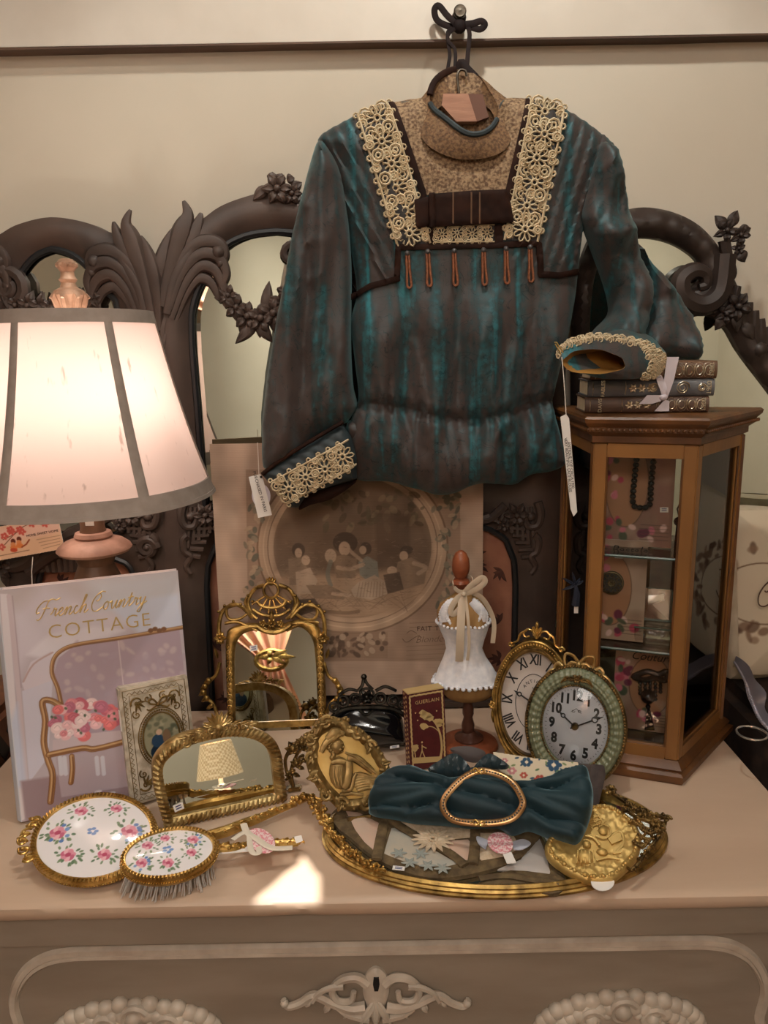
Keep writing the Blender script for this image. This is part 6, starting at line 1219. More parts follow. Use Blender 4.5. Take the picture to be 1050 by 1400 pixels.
for k, rn in enumerate(['XII', 'I', 'II', 'III', 'IIII', 'V', 'VI', 'VII', 'VIII', 'IX', 'X', 'XI']):
    a = k*30; p = (cc[0]+ra1*.64*math.sin(rad(a)), cc[1]+rb1*.66*math.cos(rad(a))); text(rn, .021, 'numeral', INK, dl, p, -rad(a), .0037, .0001, sx=.66, bold=.0006)
obj('chapter_ring', nm, INK, dl); hd = MB(); hand(hd, cc, -63, .032, .0075, .0008); hand(hd, cc, 122, .046, .0085, .0008); hd.ball((*cc, .008), .0036, 10, 8); obj('hands', hd, INK, g1)
for i, ch_ in enumerate('ANTIQUE'): a = -45+15*i; text(ch_, .0068, 'lettering', INK, dl, (cc[0]+ra1*.33*math.sin(rad(a)), cc[1]+rb1*.33*math.cos(rad(a))), -rad(a), .0037, .0001)
text('No', .0045, 'lettering', INK, dl, (cc[0], cc[1]+rb1*.22), 0, .0037, .0001)
# sage enamel clock, arabic numerals
k2 = clock_frame(800, 1078, 13); g2 = thing('oval_clock', 'sage green enamel oval clock with arabic numerals and bow crest', 'clock', k2)
l2, r2, t2 = k2.px(722, 962), k2.px(856, 1002), k2.px(770, 906); ra2, rb2_ = (r2[0]-l2[0])/2, t2[1]/2; c2_ = ((l2[0]+r2[0])/2, rb2_); el2 = lambda s, n=64, dx=0, dy=0: ell(c2_[0]+dx, c2_[1]+dy, ra2*s, rb2_*s, n)
def guil(P, d, dh): 
    a = np.arctan2(P[:, 1]-c2_[1], (P[:, 0]-c2_[0])*rb2_/ra2); t = dh/(dh+d+1e-9); return .004+.012*np.sin(PI*np.clip(t*.85+.1, 0, 1))+.0013*np.cos(a*24+t*16)*np.cos(a*24-t*16)
inn2 = el2(.66)
obj('case', MB().relief(el2(1), lambda P, a, b: guil(P, a, b), .0012, -.016, holes=[inn2]), SAGE, g2, ang=70)
bd2 = MB(); bd2.beads([(*p, .009) for p in el2(.985, 90)], .0021, 1.9, closed=True); bd2.beads([(*p, .0105) for p in el2(.68, 90)], .0017, 1.9, closed=True); bd2.tube([(*p, .006) for p in el2(.99, 60)], .003, 6, True)
obj('beaded_rim', bd2, GOLDK, g2, kind='stuff'); cr6 = MB(); t6 = (c2_[0], c2_[1]+rb2_*1.0)
for s1 in (1, -1):
    for L in ([(0, .002), (.008, .012), (.018, .014), (.020, .006), (.018, -.002)], [(0, .001), (.01, .003), (.016, -.003), (.020, -.008)], [(.022, -.004), (.028, .0), (.033, -.006), (.030, -.014)], [(.030, -.010), (.038, -.012), (.044, -.020)]): cr6.sweep([(t6[0]+s1*x, t6[1]+y, .006) for x, y in L], .0026, .0016, .006, 7, flat=(1, .7))
cr6.ball((t6[0], t6[1]+.002, .008), .0042, 8, 6)
obj('bow_crest', cr6, GOLDP, g2); og2 = MB(); o2 = (c2_[0], c2_[1]+rb2_*.80)
for s1 in (1, -1):
    og2.sweep([(o2[0]+s1*x, o2[1]+y, .017) for x, y in ((0, .002), (.008, -.002), (.015, .000), (.021, -.008))], .0028, .0012, .017, 6)
    for k in range(4): og2.leaf((o2[0]+s1*.004*k, o2[1]), (o2[0]+s1*(.006+.005*k), o2[1]+.005-.004*k), .002, .003, .016)
og2.rosette(o2, .007, .016, 6); obj('garland_ornament', og2, GOLDK, g2)
dl2 = obj('dial', MB().prism(el2(.675), .001, .0035), DIAL2, g2); mt = MB(); cd = c2_
for k in range(60): a = rad(k*6); x, y = ra2*.60, rb2_*.60; mt.box((cd[0]+x*math.sin(a), cd[1]+y*math.cos(a), .0037), (.0006, .0018 if k % 5 else .003, .0003), -a)
obj('minute_track', mt, INK, dl2)
for k in range(12): a = rad((k+1)*30); text(str(k+1), .0185, 'numeral', INK, dl2, (cd[0]+ra2*.475*math.sin(a), cd[1]+rb2_*.49*math.cos(a)), 0, .0037, .0001, sx=.85, bold=.0009)
em = MB(); e0 = (cd[0], cd[1]+rb2_*.24)
for s1 in (1, -1): em.scroll((e0[0]+s1*.004, e0[1]), .0025, 0, 1, .0004, .0037, dirn=s1); em.tube([(e0[0], e0[1]+.004, .0037), (e0[0]+s1*.007, e0[1]-.002, .0037)], .0003, 4)
obj('emblem', em, INK, dl2); hd2 = MB(); hand(hd2, cd, -52, .030, .008); hand(hd2, cd, 62, .042, .009); obj('hands', hd2, INK, g2); obj('hub', MB().lathe([(0, .012), (.003, .012), (.0048, .0095), (.0052, .007), (.0052, .004)], (*cd, 0), 16), GOLDK, g2)
dome = MB(); rg = []
for s in (.66, .58, .45, .28, .1): rg.append([(*p, .006+.010*(1-(s/.66)**2)) for p in el2(s, 40)])
obj('crystal', dome.loft(rg), GLASS, g2)
# ================================================================ oval tray with garland handle
tf = Fr((.130, .115, 0), (1, 0, 0), (0, 1, 0)); ty = thing('oval_tray', 'oval gilt mirrored tray with flower garland handle along the dresser front', 'tray', tf)
tel = lambda s, n=80, d=0: ell(0, 0, .215*s+d, .12*s+d, n)
obj('rim', MB().loft([[(*p, z) for p in tel(1, 80, d)] for d, z in ((-.004, 0), (0, .002), (.0005, .005), (-.0015, .0065), (-.001, .009), (-.004, .0105), (-.004, .0125), (-.008, .0145), (-.012, .0125), (-.013, .006), (-.013, 0))][::-1]), GOLD, ty, ang=30)
obj('mirror', MB().prism(tel(1, 60, -.011), .003, .0065), MIRROR, ty)
def ground(x, y, z): p = gr(x, y, z); return tf.loc(p)
gm = MB(); P_ = resample([tuple(p) for p in cr([tuple(ground(x, y, .018)) for x, y in ((408, 1096), (424, 1090), (436, 1104), (442, 1122), (452, 1140), (464, 1152), (480, 1166), (498, 1180), (520, 1190))], 5)], .0056, False); RR = random.Random(4)
gm.tube(P_, [.0045*(1-.6*i/len(P_)) for i in range(len(P_))], 6)
for i, p in enumerate(P_):
    r = .0062*(1-.45*i/len(P_))
    for k in range(3): gm.ball((p[0]+RR.uniform(-1, 1)*r*1.2, p[1]+RR.uniform(-1, 1)*r*1.2, p[2]+RR.uniform(0, r)), r*RR.uniform(.35, .7), 6, 5)
    a = RR.uniform(0, 6); gm.leaf((p[0], p[1]), (p[0]+math.cos(a)*r*2.2, p[1]+math.sin(a)*r*2.2), r*.6, r*.4, p[2]+r*.4)
obj('garland_handle', gm, GOLD2, ty)
# ================================================================ gold relief plaque
qf = leaning(gr(462, 1112, .02), gr(514, 1106, .02), 26); q = lambda L, l=0: qf.pts(L, l); qk = abs(qf.px(476, 1040)[0]-qf.px(475, 1040)[0]); Q = lambda x, y: qf.px(x, y)
pl = thing('relief_plaque', 'shell edged gold plaque with child musician in a hat in relief', 'plaque', qf)
po = cr(q([(415, 1003), (427, 997), (434, 984), (452, 979), (466, 982), (474, 979), (478, 992), (490, 994), (502, 1004), (512, 1014), (520, 1025), (526, 1036), (533, 1052), (530, 1070), (524, 1086), (512, 1100), (494, 1106), (474, 1108), (460, 1104), (448, 1092), (438, 1084), (427, 1066), (420, 1050), (419, 1032), (421, 1020), (416, 1010)]), 4, True)
GOLDM = mat('satin_gold', (204, 174, 108), .45, .6, (186, 152, 84), 40); GOLDB = mat('toned_gold', (170, 142, 90), .42, .6, (122, 98, 56), 60, bump=.3, bs=200)
def hp(P, d): return .002+.010*np.exp(-((d-.0075)/.0055)**2)+.0022*np.sin(P[:, 0]*420)*np.sin(P[:, 1]*420)*np.exp(-((d-.008)/.006)**2)
obj('plate', MB().relief(po, hp, .0032, -.005), GOLDB, pl)
fi = cr(q([(436, 1010), (450, 1000), (466, 996), (480, 1004), (496, 1018), (510, 1032), (520, 1052), (514, 1072), (500, 1088), (476, 1092), (458, 1080), (444, 1062), (434, 1040)]), 4, True)
obj('field', MB().relief(fi, lambda P, d: .0045+.0005*np.clip(d/.01, 0, 1), .006, .001), GOLDM, pl)
rs = MB()
for (x, y), r, a in (((424, 1036), 8, 0), ((430, 1062), 7, 1), ((446, 1086), 8, 2), ((466, 1098), 9, 0), ((500, 1098), 8, 3), ((424, 1010), 8, 4), ((446, 988), 9, 1), ((488, 1004), 7, 2), ((505, 1020), 8, 0), ((522, 1044), 8, 4)): rs.scroll(Q(x, y), r*qk, a, 1.3, 3.2*qk, .009); rs.leaf(Q(x, y), Q(x+12*math.cos(a+2), y+12*math.sin(a+2)), 4*qk, .004, .008)
for i in range(0, len(po), 3): p = po[i]; c0_ = np.mean(po, 0); rs.ball((p[0]*.95+c0_[0]*.05, p[1]*.95+c0_[1]*.05, .006), 3.4*qk, 7, 5)
obj('rim_scrolls', rs, GOLDB, pl)
fg = MB(); S_ = lambda L, r0, r1, w=.008, mid=None, fl=(1, .8): fg.sweep(q(L), r0*qk, r1*qk, w, 8, fl, mid=(mid*qk if mid else None))
fg.ball((*Q(460, 1020), .010), (10*qk, 11*qk, 5.5*qk), 12, 9); fg.ball((*Q(468, 1021), .0135), (2*qk, 2.4*qk, 2*qk), 6, 5); fg.ball((*Q(464, 1024), .0135), (3*qk, 2.6*qk, 1.6*qk), 6, 5); fg.ball((*Q(466, 1016), .0138), (3*qk, 1*qk, 1*qk), 6, 5); fg.ball((*Q(467, 1027), .0133), (2*qk, .9*qk, 1*qk), 6, 5)
for a in range(7): fg.ball((*Q(452-3*math.sin(a), 1016+3.2*a), .011), 3.6*qk, 7, 5)
S_([(438, 1028), (444, 1016), (454, 1007), (464, 1002), (469, 1004)], 3, 3, .014, 6); S_([(446, 1010), (456, 1001), (464, 1000)], 4, 4, .015, 7)
fg.ball((*Q(464, 1056), .006), (15*qk, 22*qk, 6*qk), 12, 9); S_([(452, 1042), (462, 1040), (476, 1042)], 3, 3, .013, 4)
S_([(474, 1036), (484, 1036), (496, 1044), (508, 1054)], 5, 4, .013, 6); S_([(475, 1040), (475, 1054), (472, 1070), (468, 1076)], 5, 4, .015, 6); S_([(470, 1028), (484, 1034), (502, 1048), (512, 1056)], 1.6, 1.6, .017)
for k in range(7): S_([(476+2*k, 1062+3*k), (490+3*k, 1058+3*k), (506+1.5*k, 1062+4*k), (516-2*k, 1060+5*k)], 2.4, 2.2, .007, 3.4)
S_([(466, 1080), (478, 1078), (482, 1064), (486, 1056)], 3, 2, .012); S_([(464, 1086), (480, 1084), (496, 1086)], 3, 2, .008)
for k in range(5): S_([(456+5*k, 1046), (455+5*k, 1060), (458+4*k, 1072)], 1.2, 1.2, .0145)
obj('child_relief', fg, GOLDB, pl); tag(obj('plaque_stand', MB().box((Q(488, 1090)[0], .012, -.02), (.03, .05, .004)).box((Q(488, 1090)[0], -.008, -.006), (.03, .006, .03)), GOLDK, pl), '', ''); o_ = bpy.data.objects['plaque_stand']; del o_['label'], o_['category']
# ================================================================ fabric purse panels on the tray
BRAID = mat('olive_brown_braid', (112, 94, 64), .85, c2=(82, 66, 44), ns=90, bump=.6, bs=200); PINKS = mat('faded_rose_silk', (206, 170, 148), .6, c2=(186, 168, 152), ns=22); BLUES = mat('faded_blue_brocade', (186, 176, 158), .6, c2=(164, 166, 160), ns=24, bump=.2, bs=80); LACEP = mat('pale_lace_panel', (210, 192, 166), .8, c2=(186, 166, 138), ns=160, bump=.6, bs=160); GREYS = mat('grey_white_satin', (192, 184, 176), .5, c2=(170, 166, 164), ns=16)
FL = lambda L, z: [tuple(tf.loc(gr(x, y, z)))[:2] for x, y in L]
def fabric_piece(name, label, outline, z, panels, strips, n0, extra=None):
    t = thing(name, label, 'purse', tf); o = cr(FL(outline, z), 4, True)
    obj('backing', MB().relief(o, lambda P, d: z-.002+.003*np.sqrt(np.clip(d/.005, 0, 1)), .006, z-.007), BRAID, t)
    for m, L in panels: obj('panel', MB().relief(FL(L, z), lambda P, d: z+.0012+.0022*np.sqrt(np.clip(d/.006, 0, 1))+.001*(vn(P[:, 0]*90, P[:, 1]*90, 3)-.5), .005, z-.001), m, t)
    for L in strips: obj('braid', MB().sweep([(*p, z+.003) for p in FL(L, z)], n0, n0, z, 8, (1, .35)), BRAID, t)
    if extra: extra(t)
    return t
def lace_flower(t):
    z = .0195; mb = MB(); c0_ = FL([(592, 1148)], z)[0]
    for k in range(16): a = 2*PI*k/16; mb.leaf((c0_[0]+math.cos(a)*.006, c0_[1]+math.sin(a)*.006), (c0_[0]+math.cos(a)*.026, c0_[1]+math.sin(a)*.024), .0036, .002, z, 0, 4, .0008)
    for k in range(8): a = 2*PI*k/8; mb.ball((c0_[0]+math.cos(a)*.004, c0_[1]+math.sin(a)*.004, z+.001), .0022, 6, 5)
    obj('lace_flower', mb, LACEP, t); mb = MB(); RR = random.Random(2)
    for x, y in ((560, 1178), (585, 1182), (545, 1165), (575, 1166), (605, 1186)):
        p = FL([(x, y)], z)[0]
        for k in range(6): a = k*1.05; mb.leaf(p, (p[0]+math.cos(a)*.010, p[1]+math.sin(a)*.010), .0024, .0006, z-.0012, 0, 3, .0004)
    obj('brocade_leaves', mb, mat('brocade_thread', (150, 156, 150), .6), t); st_ = FL([(545, 1184)], z)[0]; sticker(None, t, st_, .014, .007, rad(-10), .0165)
z1 = .014
fabric_piece('fan_shaped_purse', 'fan shaped antique purse of faded silk panels with brown braid on tray', [(455, 1108), (460, 1128), (480, 1144), (502, 1163), (528, 1179), (560, 1192), (594, 1198), (632, 1195), (672, 1186), (705, 1174), (728, 1155), (740, 1130), (700, 1105), (600, 1090), (500, 1085)], z1,
    [(PINKS, [(473, 1110), (490, 1112), (522, 1128), (513, 1165), (498, 1152), (486, 1136)]), (BLUES, [(536, 1130), (548, 1138), (626, 1182), (610, 1186), (575, 1185), (547, 1177), (525, 1168)]), (LACEP, [(542, 1126), (600, 1110), (648, 1120), (646, 1146), (600, 1150)]), (PINKS, [(602, 1152), (644, 1148), (640, 1178), (630, 1176)]), (LACEP, [(656, 1140), (700, 1140), (712, 1160), (690, 1172), (656, 1178)])],
    [[(526, 1122), (520, 1150), (515, 1178)], [(532, 1122), (570, 1146), (610, 1166), (636, 1186)], [(650, 1130), (649, 1160), (646, 1184)]], .0062, lace_flower)
fabric_piece('grey_satin_purse', 'second fan shaped purse with grey satin panel lying under the first', [(650, 1208), (690, 1188), (720, 1165), (735, 1140), (752, 1160), (765, 1185), (776, 1206), (760, 1219), (720, 1216), (680, 1212)], .0095,
    [(GREYS, [(735, 1142), (745, 1165), (753, 1196), (720, 1192), (680, 1190), (712, 1176)])], [[(655, 1204), (690, 1200), (730, 1206), (764, 1210)]], .0045)
# pink crochet tag and its slip, and the paper wings beneath
PINKC = mat('pink_crochet_print', (222, 140, 150), .75, c2=(240, 214, 212), ns=420, lo=.47, hi=.53)
tg = thing('pink_tag', 'round pink patterned tag with white slip lying on the purse below buckle', 'tag', tf); zt_ = .024
obj('disc', MB().prism(FL(ell(684, 1153, 18, 14, 24, rot=.35)[::-1], zt_), zt_, zt_+.0008), PINKC, tg); obj('slip', MB().prism(FL([(687, 1166), (699, 1164), (706, 1179), (693, 1180)][::-1], zt_), zt_-.0012, zt_-.0004), WHITE, tg)
PBR = mat('pale_blue_grey_ribbon', (190, 194, 208), .5)
for L in ([(668, 1148), (652, 1142), (654, 1152), (664, 1160)], [(700, 1150), (715, 1146), (726, 1152), (714, 1160), (702, 1160)]): obj('ribbon', MB().prism(FL(cr(L, 4)[::-1], zt_-.002), zt_-.004, zt_-.003), PBR, tg)
# ================================================================ teal velvet sash and its buckle
TEALV = mat('teal_velvet', (22, 52, 60), .7, c2=(18, 42, 50), ns=20, Sheen_Weight=.6, Sheen_Roughness=.3, Sheen_Tint=(.45, .75, .85, 1), bump=.1, bs=60)
vf = leaning(gr(505, 1118, .022), gr(795, 1166, .022), 48); v_ = thing('velvet_sash', 'wide teal velvet sash draped across the tray, gathered through an oval buckle', 'sash', vf); VQ = lambda L, l=0: vf.pts(L, l)
vk = abs(vf.px(661, 1100)[0]-vf.px(660, 1100)[0])
vo = cr(VQ([(505, 1112), (512, 1085), (522, 1062), (540, 1052), (565, 1051), (590, 1060), (620, 1066), (650, 1060), (685, 1064), (715, 1072), (745, 1068), (775, 1056), (800, 1052), (808, 1072), (811, 1098), (803, 1130), (790, 1156), (772, 1154), (745, 1144), (722, 1136), (700, 1142), (680, 1132), (640, 1132), (605, 1128), (570, 1126), (540, 1120)]), 4, True); vc = vf.px(660, 1094)
def hv(P, d):
    x, y = (P[:, 0]-vc[0])/vk, (P[:, 1]-vc[1])/vk; r = np.hypot(x, y*1.4); a = np.arctan2(y, np.abs(x)+8); side = np.clip((np.abs(x)-45)/45, 0, 1)
    h = .008+.020*np.sqrt(1-(1-np.clip(d/.016, 0, 1))**2)
    ph = a*8.5+1.1*vn(x/45, y/45, 41)+np.where(x > 0, .4, 1.6); f1 = np.abs(np.sin(ph)); f2 = np.abs(np.sin(ph*1.9+r/26))
    h += side*(.016*(f1**.7-.6)+.006*(f2-.5))+.005*(vn(x/40, y/30, 44)-.5)
    cen_ = 1-side; h += cen_*(.011*(np.abs(np.sin(y/8.5+x/120+.8*vn(x/60, y/60, 43)))**.8-.6)); rr = np.hypot(x/53, y/37)
    return h-.008*np.exp(-((rr-1)/.16)**2)
obj('velvet', MB().relief(vo, hv, .0028, -.004), TEALV, v_, ang=70)
COPG = mat('rose_gold', (198, 158, 112), .3, .85, (160, 118, 76), 40); PASTE = mat('dark_paste_stones', (60, 58, 60), .12, .3)
bp2 = VQ([(607, 1101), (614, 1087), (634, 1067), (656, 1057), (680, 1061), (700, 1072), (712, 1089), (715, 1104), (703, 1120), (682, 1127), (652, 1128), (623, 1124), (610, 1113)], .024); bp2 = cr([(*p, .0325) for p in bp2], 6, True)
bk2 = obj('buckle', MB().tube(bp2, 4.6*vk, 8, True, flat=(1, .42)), COPG, v_); cb_ = np.mean(np.array(bp2), 0)
ins = [(cb_[0]+(p[0]-cb_[0])*.985, cb_[1]+(p[1]-cb_[1])*.985, .0350) for p in bp2]; st2 = MB(); P_ = resample(ins, .0035, True)
for p in P_: st2.ball(p, .0013, 6, 4)
obj('paste_stones', st2, PASTE, bk2, kind='stuff'); bo2 = MB()
for x, y in ((655, 1057), (655, 1128)):
    c0_ = vf.px(x, y, .03)
    for s1 in (1, -1): bo2.tube([(c0_[0]+s1*a*.006, c0_[1]+b*.006, .0355) for a, b in cr([(0, 0), (.6, .6), (1.1, .3), (.7, -.3), (0, 0)], 4)], .0011, 5); bo2.ball((c0_[0]+s1*.009, c0_[1], .035), .0014, 6, 5)
    bo2.ball((*c0_, .0355), .0022, 7, 5)
obj('bow_ornament', bo2, GOLD2, bk2)
# ================================================================ satin bow behind the sash, floral bag, strap
bwf = leaning(gr(610, 1062, .045), gr(690, 1064, .045), 30); sbw = thing('satin_bow', 'dark teal translucent satin bow between red box and floral bag', 'bow', bwf); SATT = mat('dark_teal_satin', (40, 58, 66), .32, c2=(58, 62, 58), ns=14); b2 = lambda L: bwf.pts(L)
obj('loop', MB().relief(cr(b2([(585, 1052), (600, 1040), (618, 1030), (630, 1034), (642, 1048), (646, 1056), (630, 1062), (600, 1062)]), 4, True), lambda P, d: .001+.006*np.sqrt(np.clip(d/.01, 0, 1))+.002*np.sin(P[:, 0]*500), .004, -.002), SATT, sbw)
obj('loop', MB().relief(cr(b2([(646, 1054), (655, 1040), (668, 1030), (682, 1036), (696, 1047), (690, 1052), (668, 1052)]), 4, True), lambda P, d: .002+.006*np.sqrt(np.clip(d/.01, 0, 1))+.002*np.sin(P[:, 0]*500), .004, -.002), SATT, sbw)
obj('knot', MB().ball((*bwf.px(647, 1054), .006), (.006, .005, .005), 10, 8), SATT, sbw); obj('tail', MB().relief(cr(b2([(615, 1024), (640, 1020), (664, 1028), (656, 1042), (636, 1040)]), 4, True), lambda P, d: -.003+.003*np.sqrt(np.clip(d/.01, 0, 1)), .004, -.008), mat('brown_chiffon', (70, 60, 58), .6), sbw)
hbf = leaning(gr(690, 1082, .03), gr(796, 1090, .03), 52); hb3 = thing('floral_bag', 'cream embroidered bag with blue and red flowers behind the velvet sash', 'bag', hbf); h3 = hbf.pts([(672, 1026), (735, 1036), (792, 1041), (797, 1090), (740, 1092), (690, 1090)])
obj('body', MB().relief(h3, lambda P, d: -.001-.012*(1-np.sqrt(1-(1-np.clip(d/.012, 0, 1))**2)), .006, -.016), mat('cream_linen', (214, 200, 174), .8), hb3)
xs_, ys_ = [p[0] for p in h3], [p[1] for p in h3]; c = Canvas(min(xs_), min(ys_), max(xs_), max(ys_), .0007, (214, 200, 174)); hk = abs(hbf.px(741, 1050)[0]-hbf.px(740, 1050)[0]); RR = random.Random(9)
def fl3(x, y, r, col, n=6):
    for k in range(n): c.dot(hbf.px(x+r*.6*math.cos(k*6.28/n), y+r*.45*math.sin(k*6.28/n)), r*.36*hk, r*.28*hk, col, k, .0007)
    c.dot(hbf.px(x, y), r*.25*hk, r*.2*hk, (228, 214, 190))
for x, y, r, col in ((720, 1042, 9, (50, 78, 104)), (757, 1046, 12, (52, 80, 108)), (776, 1056, 9, (60, 90, 116)), (700, 1054, 7, (196, 130, 132)), (738, 1066, 9, (170, 74, 62)), (756, 1068, 8, (176, 84, 70)), (775, 1072, 7, (170, 74, 62)), (716, 1060, 6, (176, 84, 70)), (690, 1040, 5, (196, 130, 132))): fl3(x, y, r, col)
for i in range(26): x, y = RR.uniform(685, 792), RR.uniform(1036, 1080); c.dot(hbf.px(x, y), 3.2*hk, 1.4*hk, [(92, 118, 84), (58, 84, 104), (120, 136, 92)][i % 3], RR.random()*3, .0007)
c.build('embroidery', printmat('embroidery_ink', .85), hb3, .0004, clip=[(xm*.97+np.mean(xs_)*.03, ym*.94+np.mean(ys_)*.06) for xm, ym in h3])
stf = leaning(gr(796, 1104, .01), gr(832, 1106, .01), 42); sp3 = thing('leather_wallet', 'small dark brown fabric strap folded between sash and green clock', 'strap', stf); s3 = stf.pts([(792, 1044), (826, 1046), (828, 1060), (818, 1102), (800, 1104), (796, 1070)]); BRF = mat('dark_brown_faille', (76, 66, 62), .8, c2=(58, 48, 46), ns=60, bump=.2)
sp3.name = 'folded_strap'
obj('fold', MB().relief(s3, lambda P, d: .001+.003*np.sqrt(np.clip(d/.004, 0, 1)), .005, -.004), BRF, sp3); obj('fold', MB().relief(stf.pts([(793, 1045), (808, 1046), (806, 1062), (796, 1072)]), lambda P, d: .004+.003*np.sqrt(np.clip(d/.003, 0, 1)), .004, .002), BRF, sp3)
# ================================================================ gold relief hand mirror lying face down on the tray
ef = leaning(gr(760, 1200, .014), gr(850, 1212, .014), 70); rh_ = thing('relief_hand_mirror', 'round gilt mirror back with embossed domestic scene and openwork garland bracket', 'hand mirror', ef); E2 = lambda L, l=0: ef.pts(L, l); ek = abs(ef.px(811, 1150)[0]-ef.px(810, 1150)[0]); e1 = lambda x, y: ef.px(x, y)
eo = cr(E2([(745, 1157), (749, 1174), (766, 1189), (793, 1204), (816, 1208), (839, 1204), (856, 1191), (871, 1174), (877, 1149), (868, 1126), (854, 1113), (837, 1103), (821, 1101), (804, 1105), (778, 1118), (758, 1136)]), 5, True)
def he(P, d): x, y = P[:, 0]/ek, P[:, 1]/ek; return .001+.005*np.sqrt(np.clip(d/.004, 0, 1))-.003*np.clip((d-.004)/.004, 0, 1)+.0036*(vn(x/4.2, y/4.2, 51)-.35)*np.clip((d-.004)/.004, 0, 1)*np.exp(-((d-.012)/.012)**2)
obj('plate', MB().relief(eo, he, .0024, -.004), GOLDM, rh_, ang=60)
em2 = MB(); s2 = lambda L, r, w=.005, mid=None: em2.sweep(E2(L), r*ek, r*ek, w, 7, (1, .6), mid=(mid*ek if mid else None))
for a in range(3): s2([(800+8*a, 1122-3*a), (810+8*a, 1136-3*a)], 1, .005); s2([(798+4*a, 1128+4*a*.8), (820+4*a, 1118+4*a)], 1, .005)
em2.ball((*e1(824, 1139), .005), (7*ek, 7*ek, 4*ek), 10, 7); s2([(814, 1146), (824, 1150), (834, 1146), (832, 1134), (822, 1130)], 1.4, .006)
em2.ball((*e1(802, 1158), .005), (6*ek, 6*ek, 5*ek), 10, 7); em2.ball((*e1(800, 1174), .004), (13*ek, 11*ek, 6*ek), 12, 8); em2.ball((*e1(823, 1168), .004), (8*ek, 6*ek, 4*ek), 10, 7)
for k in range(5): s2([(790+5*k, 1168), (788+6*k, 1186)], 1.2, .008)
s2([(836, 1146), (848, 1140), (852, 1156), (842, 1168)], 2, .005); s2([(800, 1146), (812, 1150), (820, 1160)], 2, .006); em2.prism(E2([(828, 1146), (848, 1142), (850, 1152), (836, 1158)][::-1]), .003, .0055); s2([(815, 1180), (830, 1176), (846, 1178)], 1.6, .005); em2.prism(E2([(838, 1162), (850, 1160), (848, 1170), (838, 1172)][::-1]), .003, .0055)
for i in range(0, len(eo)): p = eo[i]; c0_ = np.mean(eo, 0); f_ = .9; em2.ball((c0_[0]+(p[0]-c0_[0])*f_, c0_[1]+(p[1]-c0_[1])*f_, .005), (2.6+1.4*math.sin(i*2.1))*ek, 6, 5)
obj('embossed_scene', em2, GOLDM, rh_)
hd3 = MB(); RR = random.Random(8)
def gar(L, r, lift):
    P_ = resample(cr([(*ef.px(x, y, lift), lift) for x, y in L], 5), .0052, False); hd3.tube(P_, r*.5*ek, 6)
    for p in P_:
        for k in range(2): hd3.ball((p[0]+RR.uniform(-1, 1)*r*.6*ek, p[1]+RR.uniform(-1, 1)*r*.6*ek, p[2]+RR.uniform(0, r*.4)*ek), r*RR.uniform(.3, .55)*ek, 6, 5)
        a = RR.uniform(0, 6); hd3.leaf((p[0], p[1]), (p[0]+math.cos(a)*r*1.3*ek, p[1]+math.sin(a)*r*1.3*ek), r*.4*ek, r*.3*ek, p[2])
gar([(836, 1084), (848, 1092), (862, 1102), (876, 1110), (894, 1114), (910, 1118)], 6, .012); gar([(910, 1122), (906, 1136), (894, 1152), (882, 1166), (872, 1182), (862, 1190)], 5, .004); gar([(866, 1124), (880, 1132), (892, 1134), (896, 1124)], 6, .008); gar([(852, 1104), (868, 1116), (884, 1122), (900, 1128)], 6, .010); gar([(878, 1134), (890, 1140), (902, 1132)], 6, .008); gar([(866, 1152), (876, 1158), (886, 1152)], 5, .006); gar([(872, 1142), (884, 1148), (892, 1146)], 5, .006)
hd3.rosette(ef.px(835, 1081, .012), 9*ek, .013, 7); hd3.rosette(ef.px(878, 1112, .012), 8*ek, .013, 6); hd3.rosette(ef.px(896, 1126, .01), 8*ek, .011, 6); hd3.scroll(ef.px(912, 1120, .01), 6*ek, 0, 1.2, 2.2*ek, .011)
obj('garland_bracket', hd3, GOLDK, rh_)
tag(obj('round_tag', MB().prism(FL(ell(824, 1206, 16, 12, 24)[::-1], .016), .0155, .0163), WHITE, None, tf.M), 'plain round white tag half hidden under the embossed gilt mirror', 'tag')
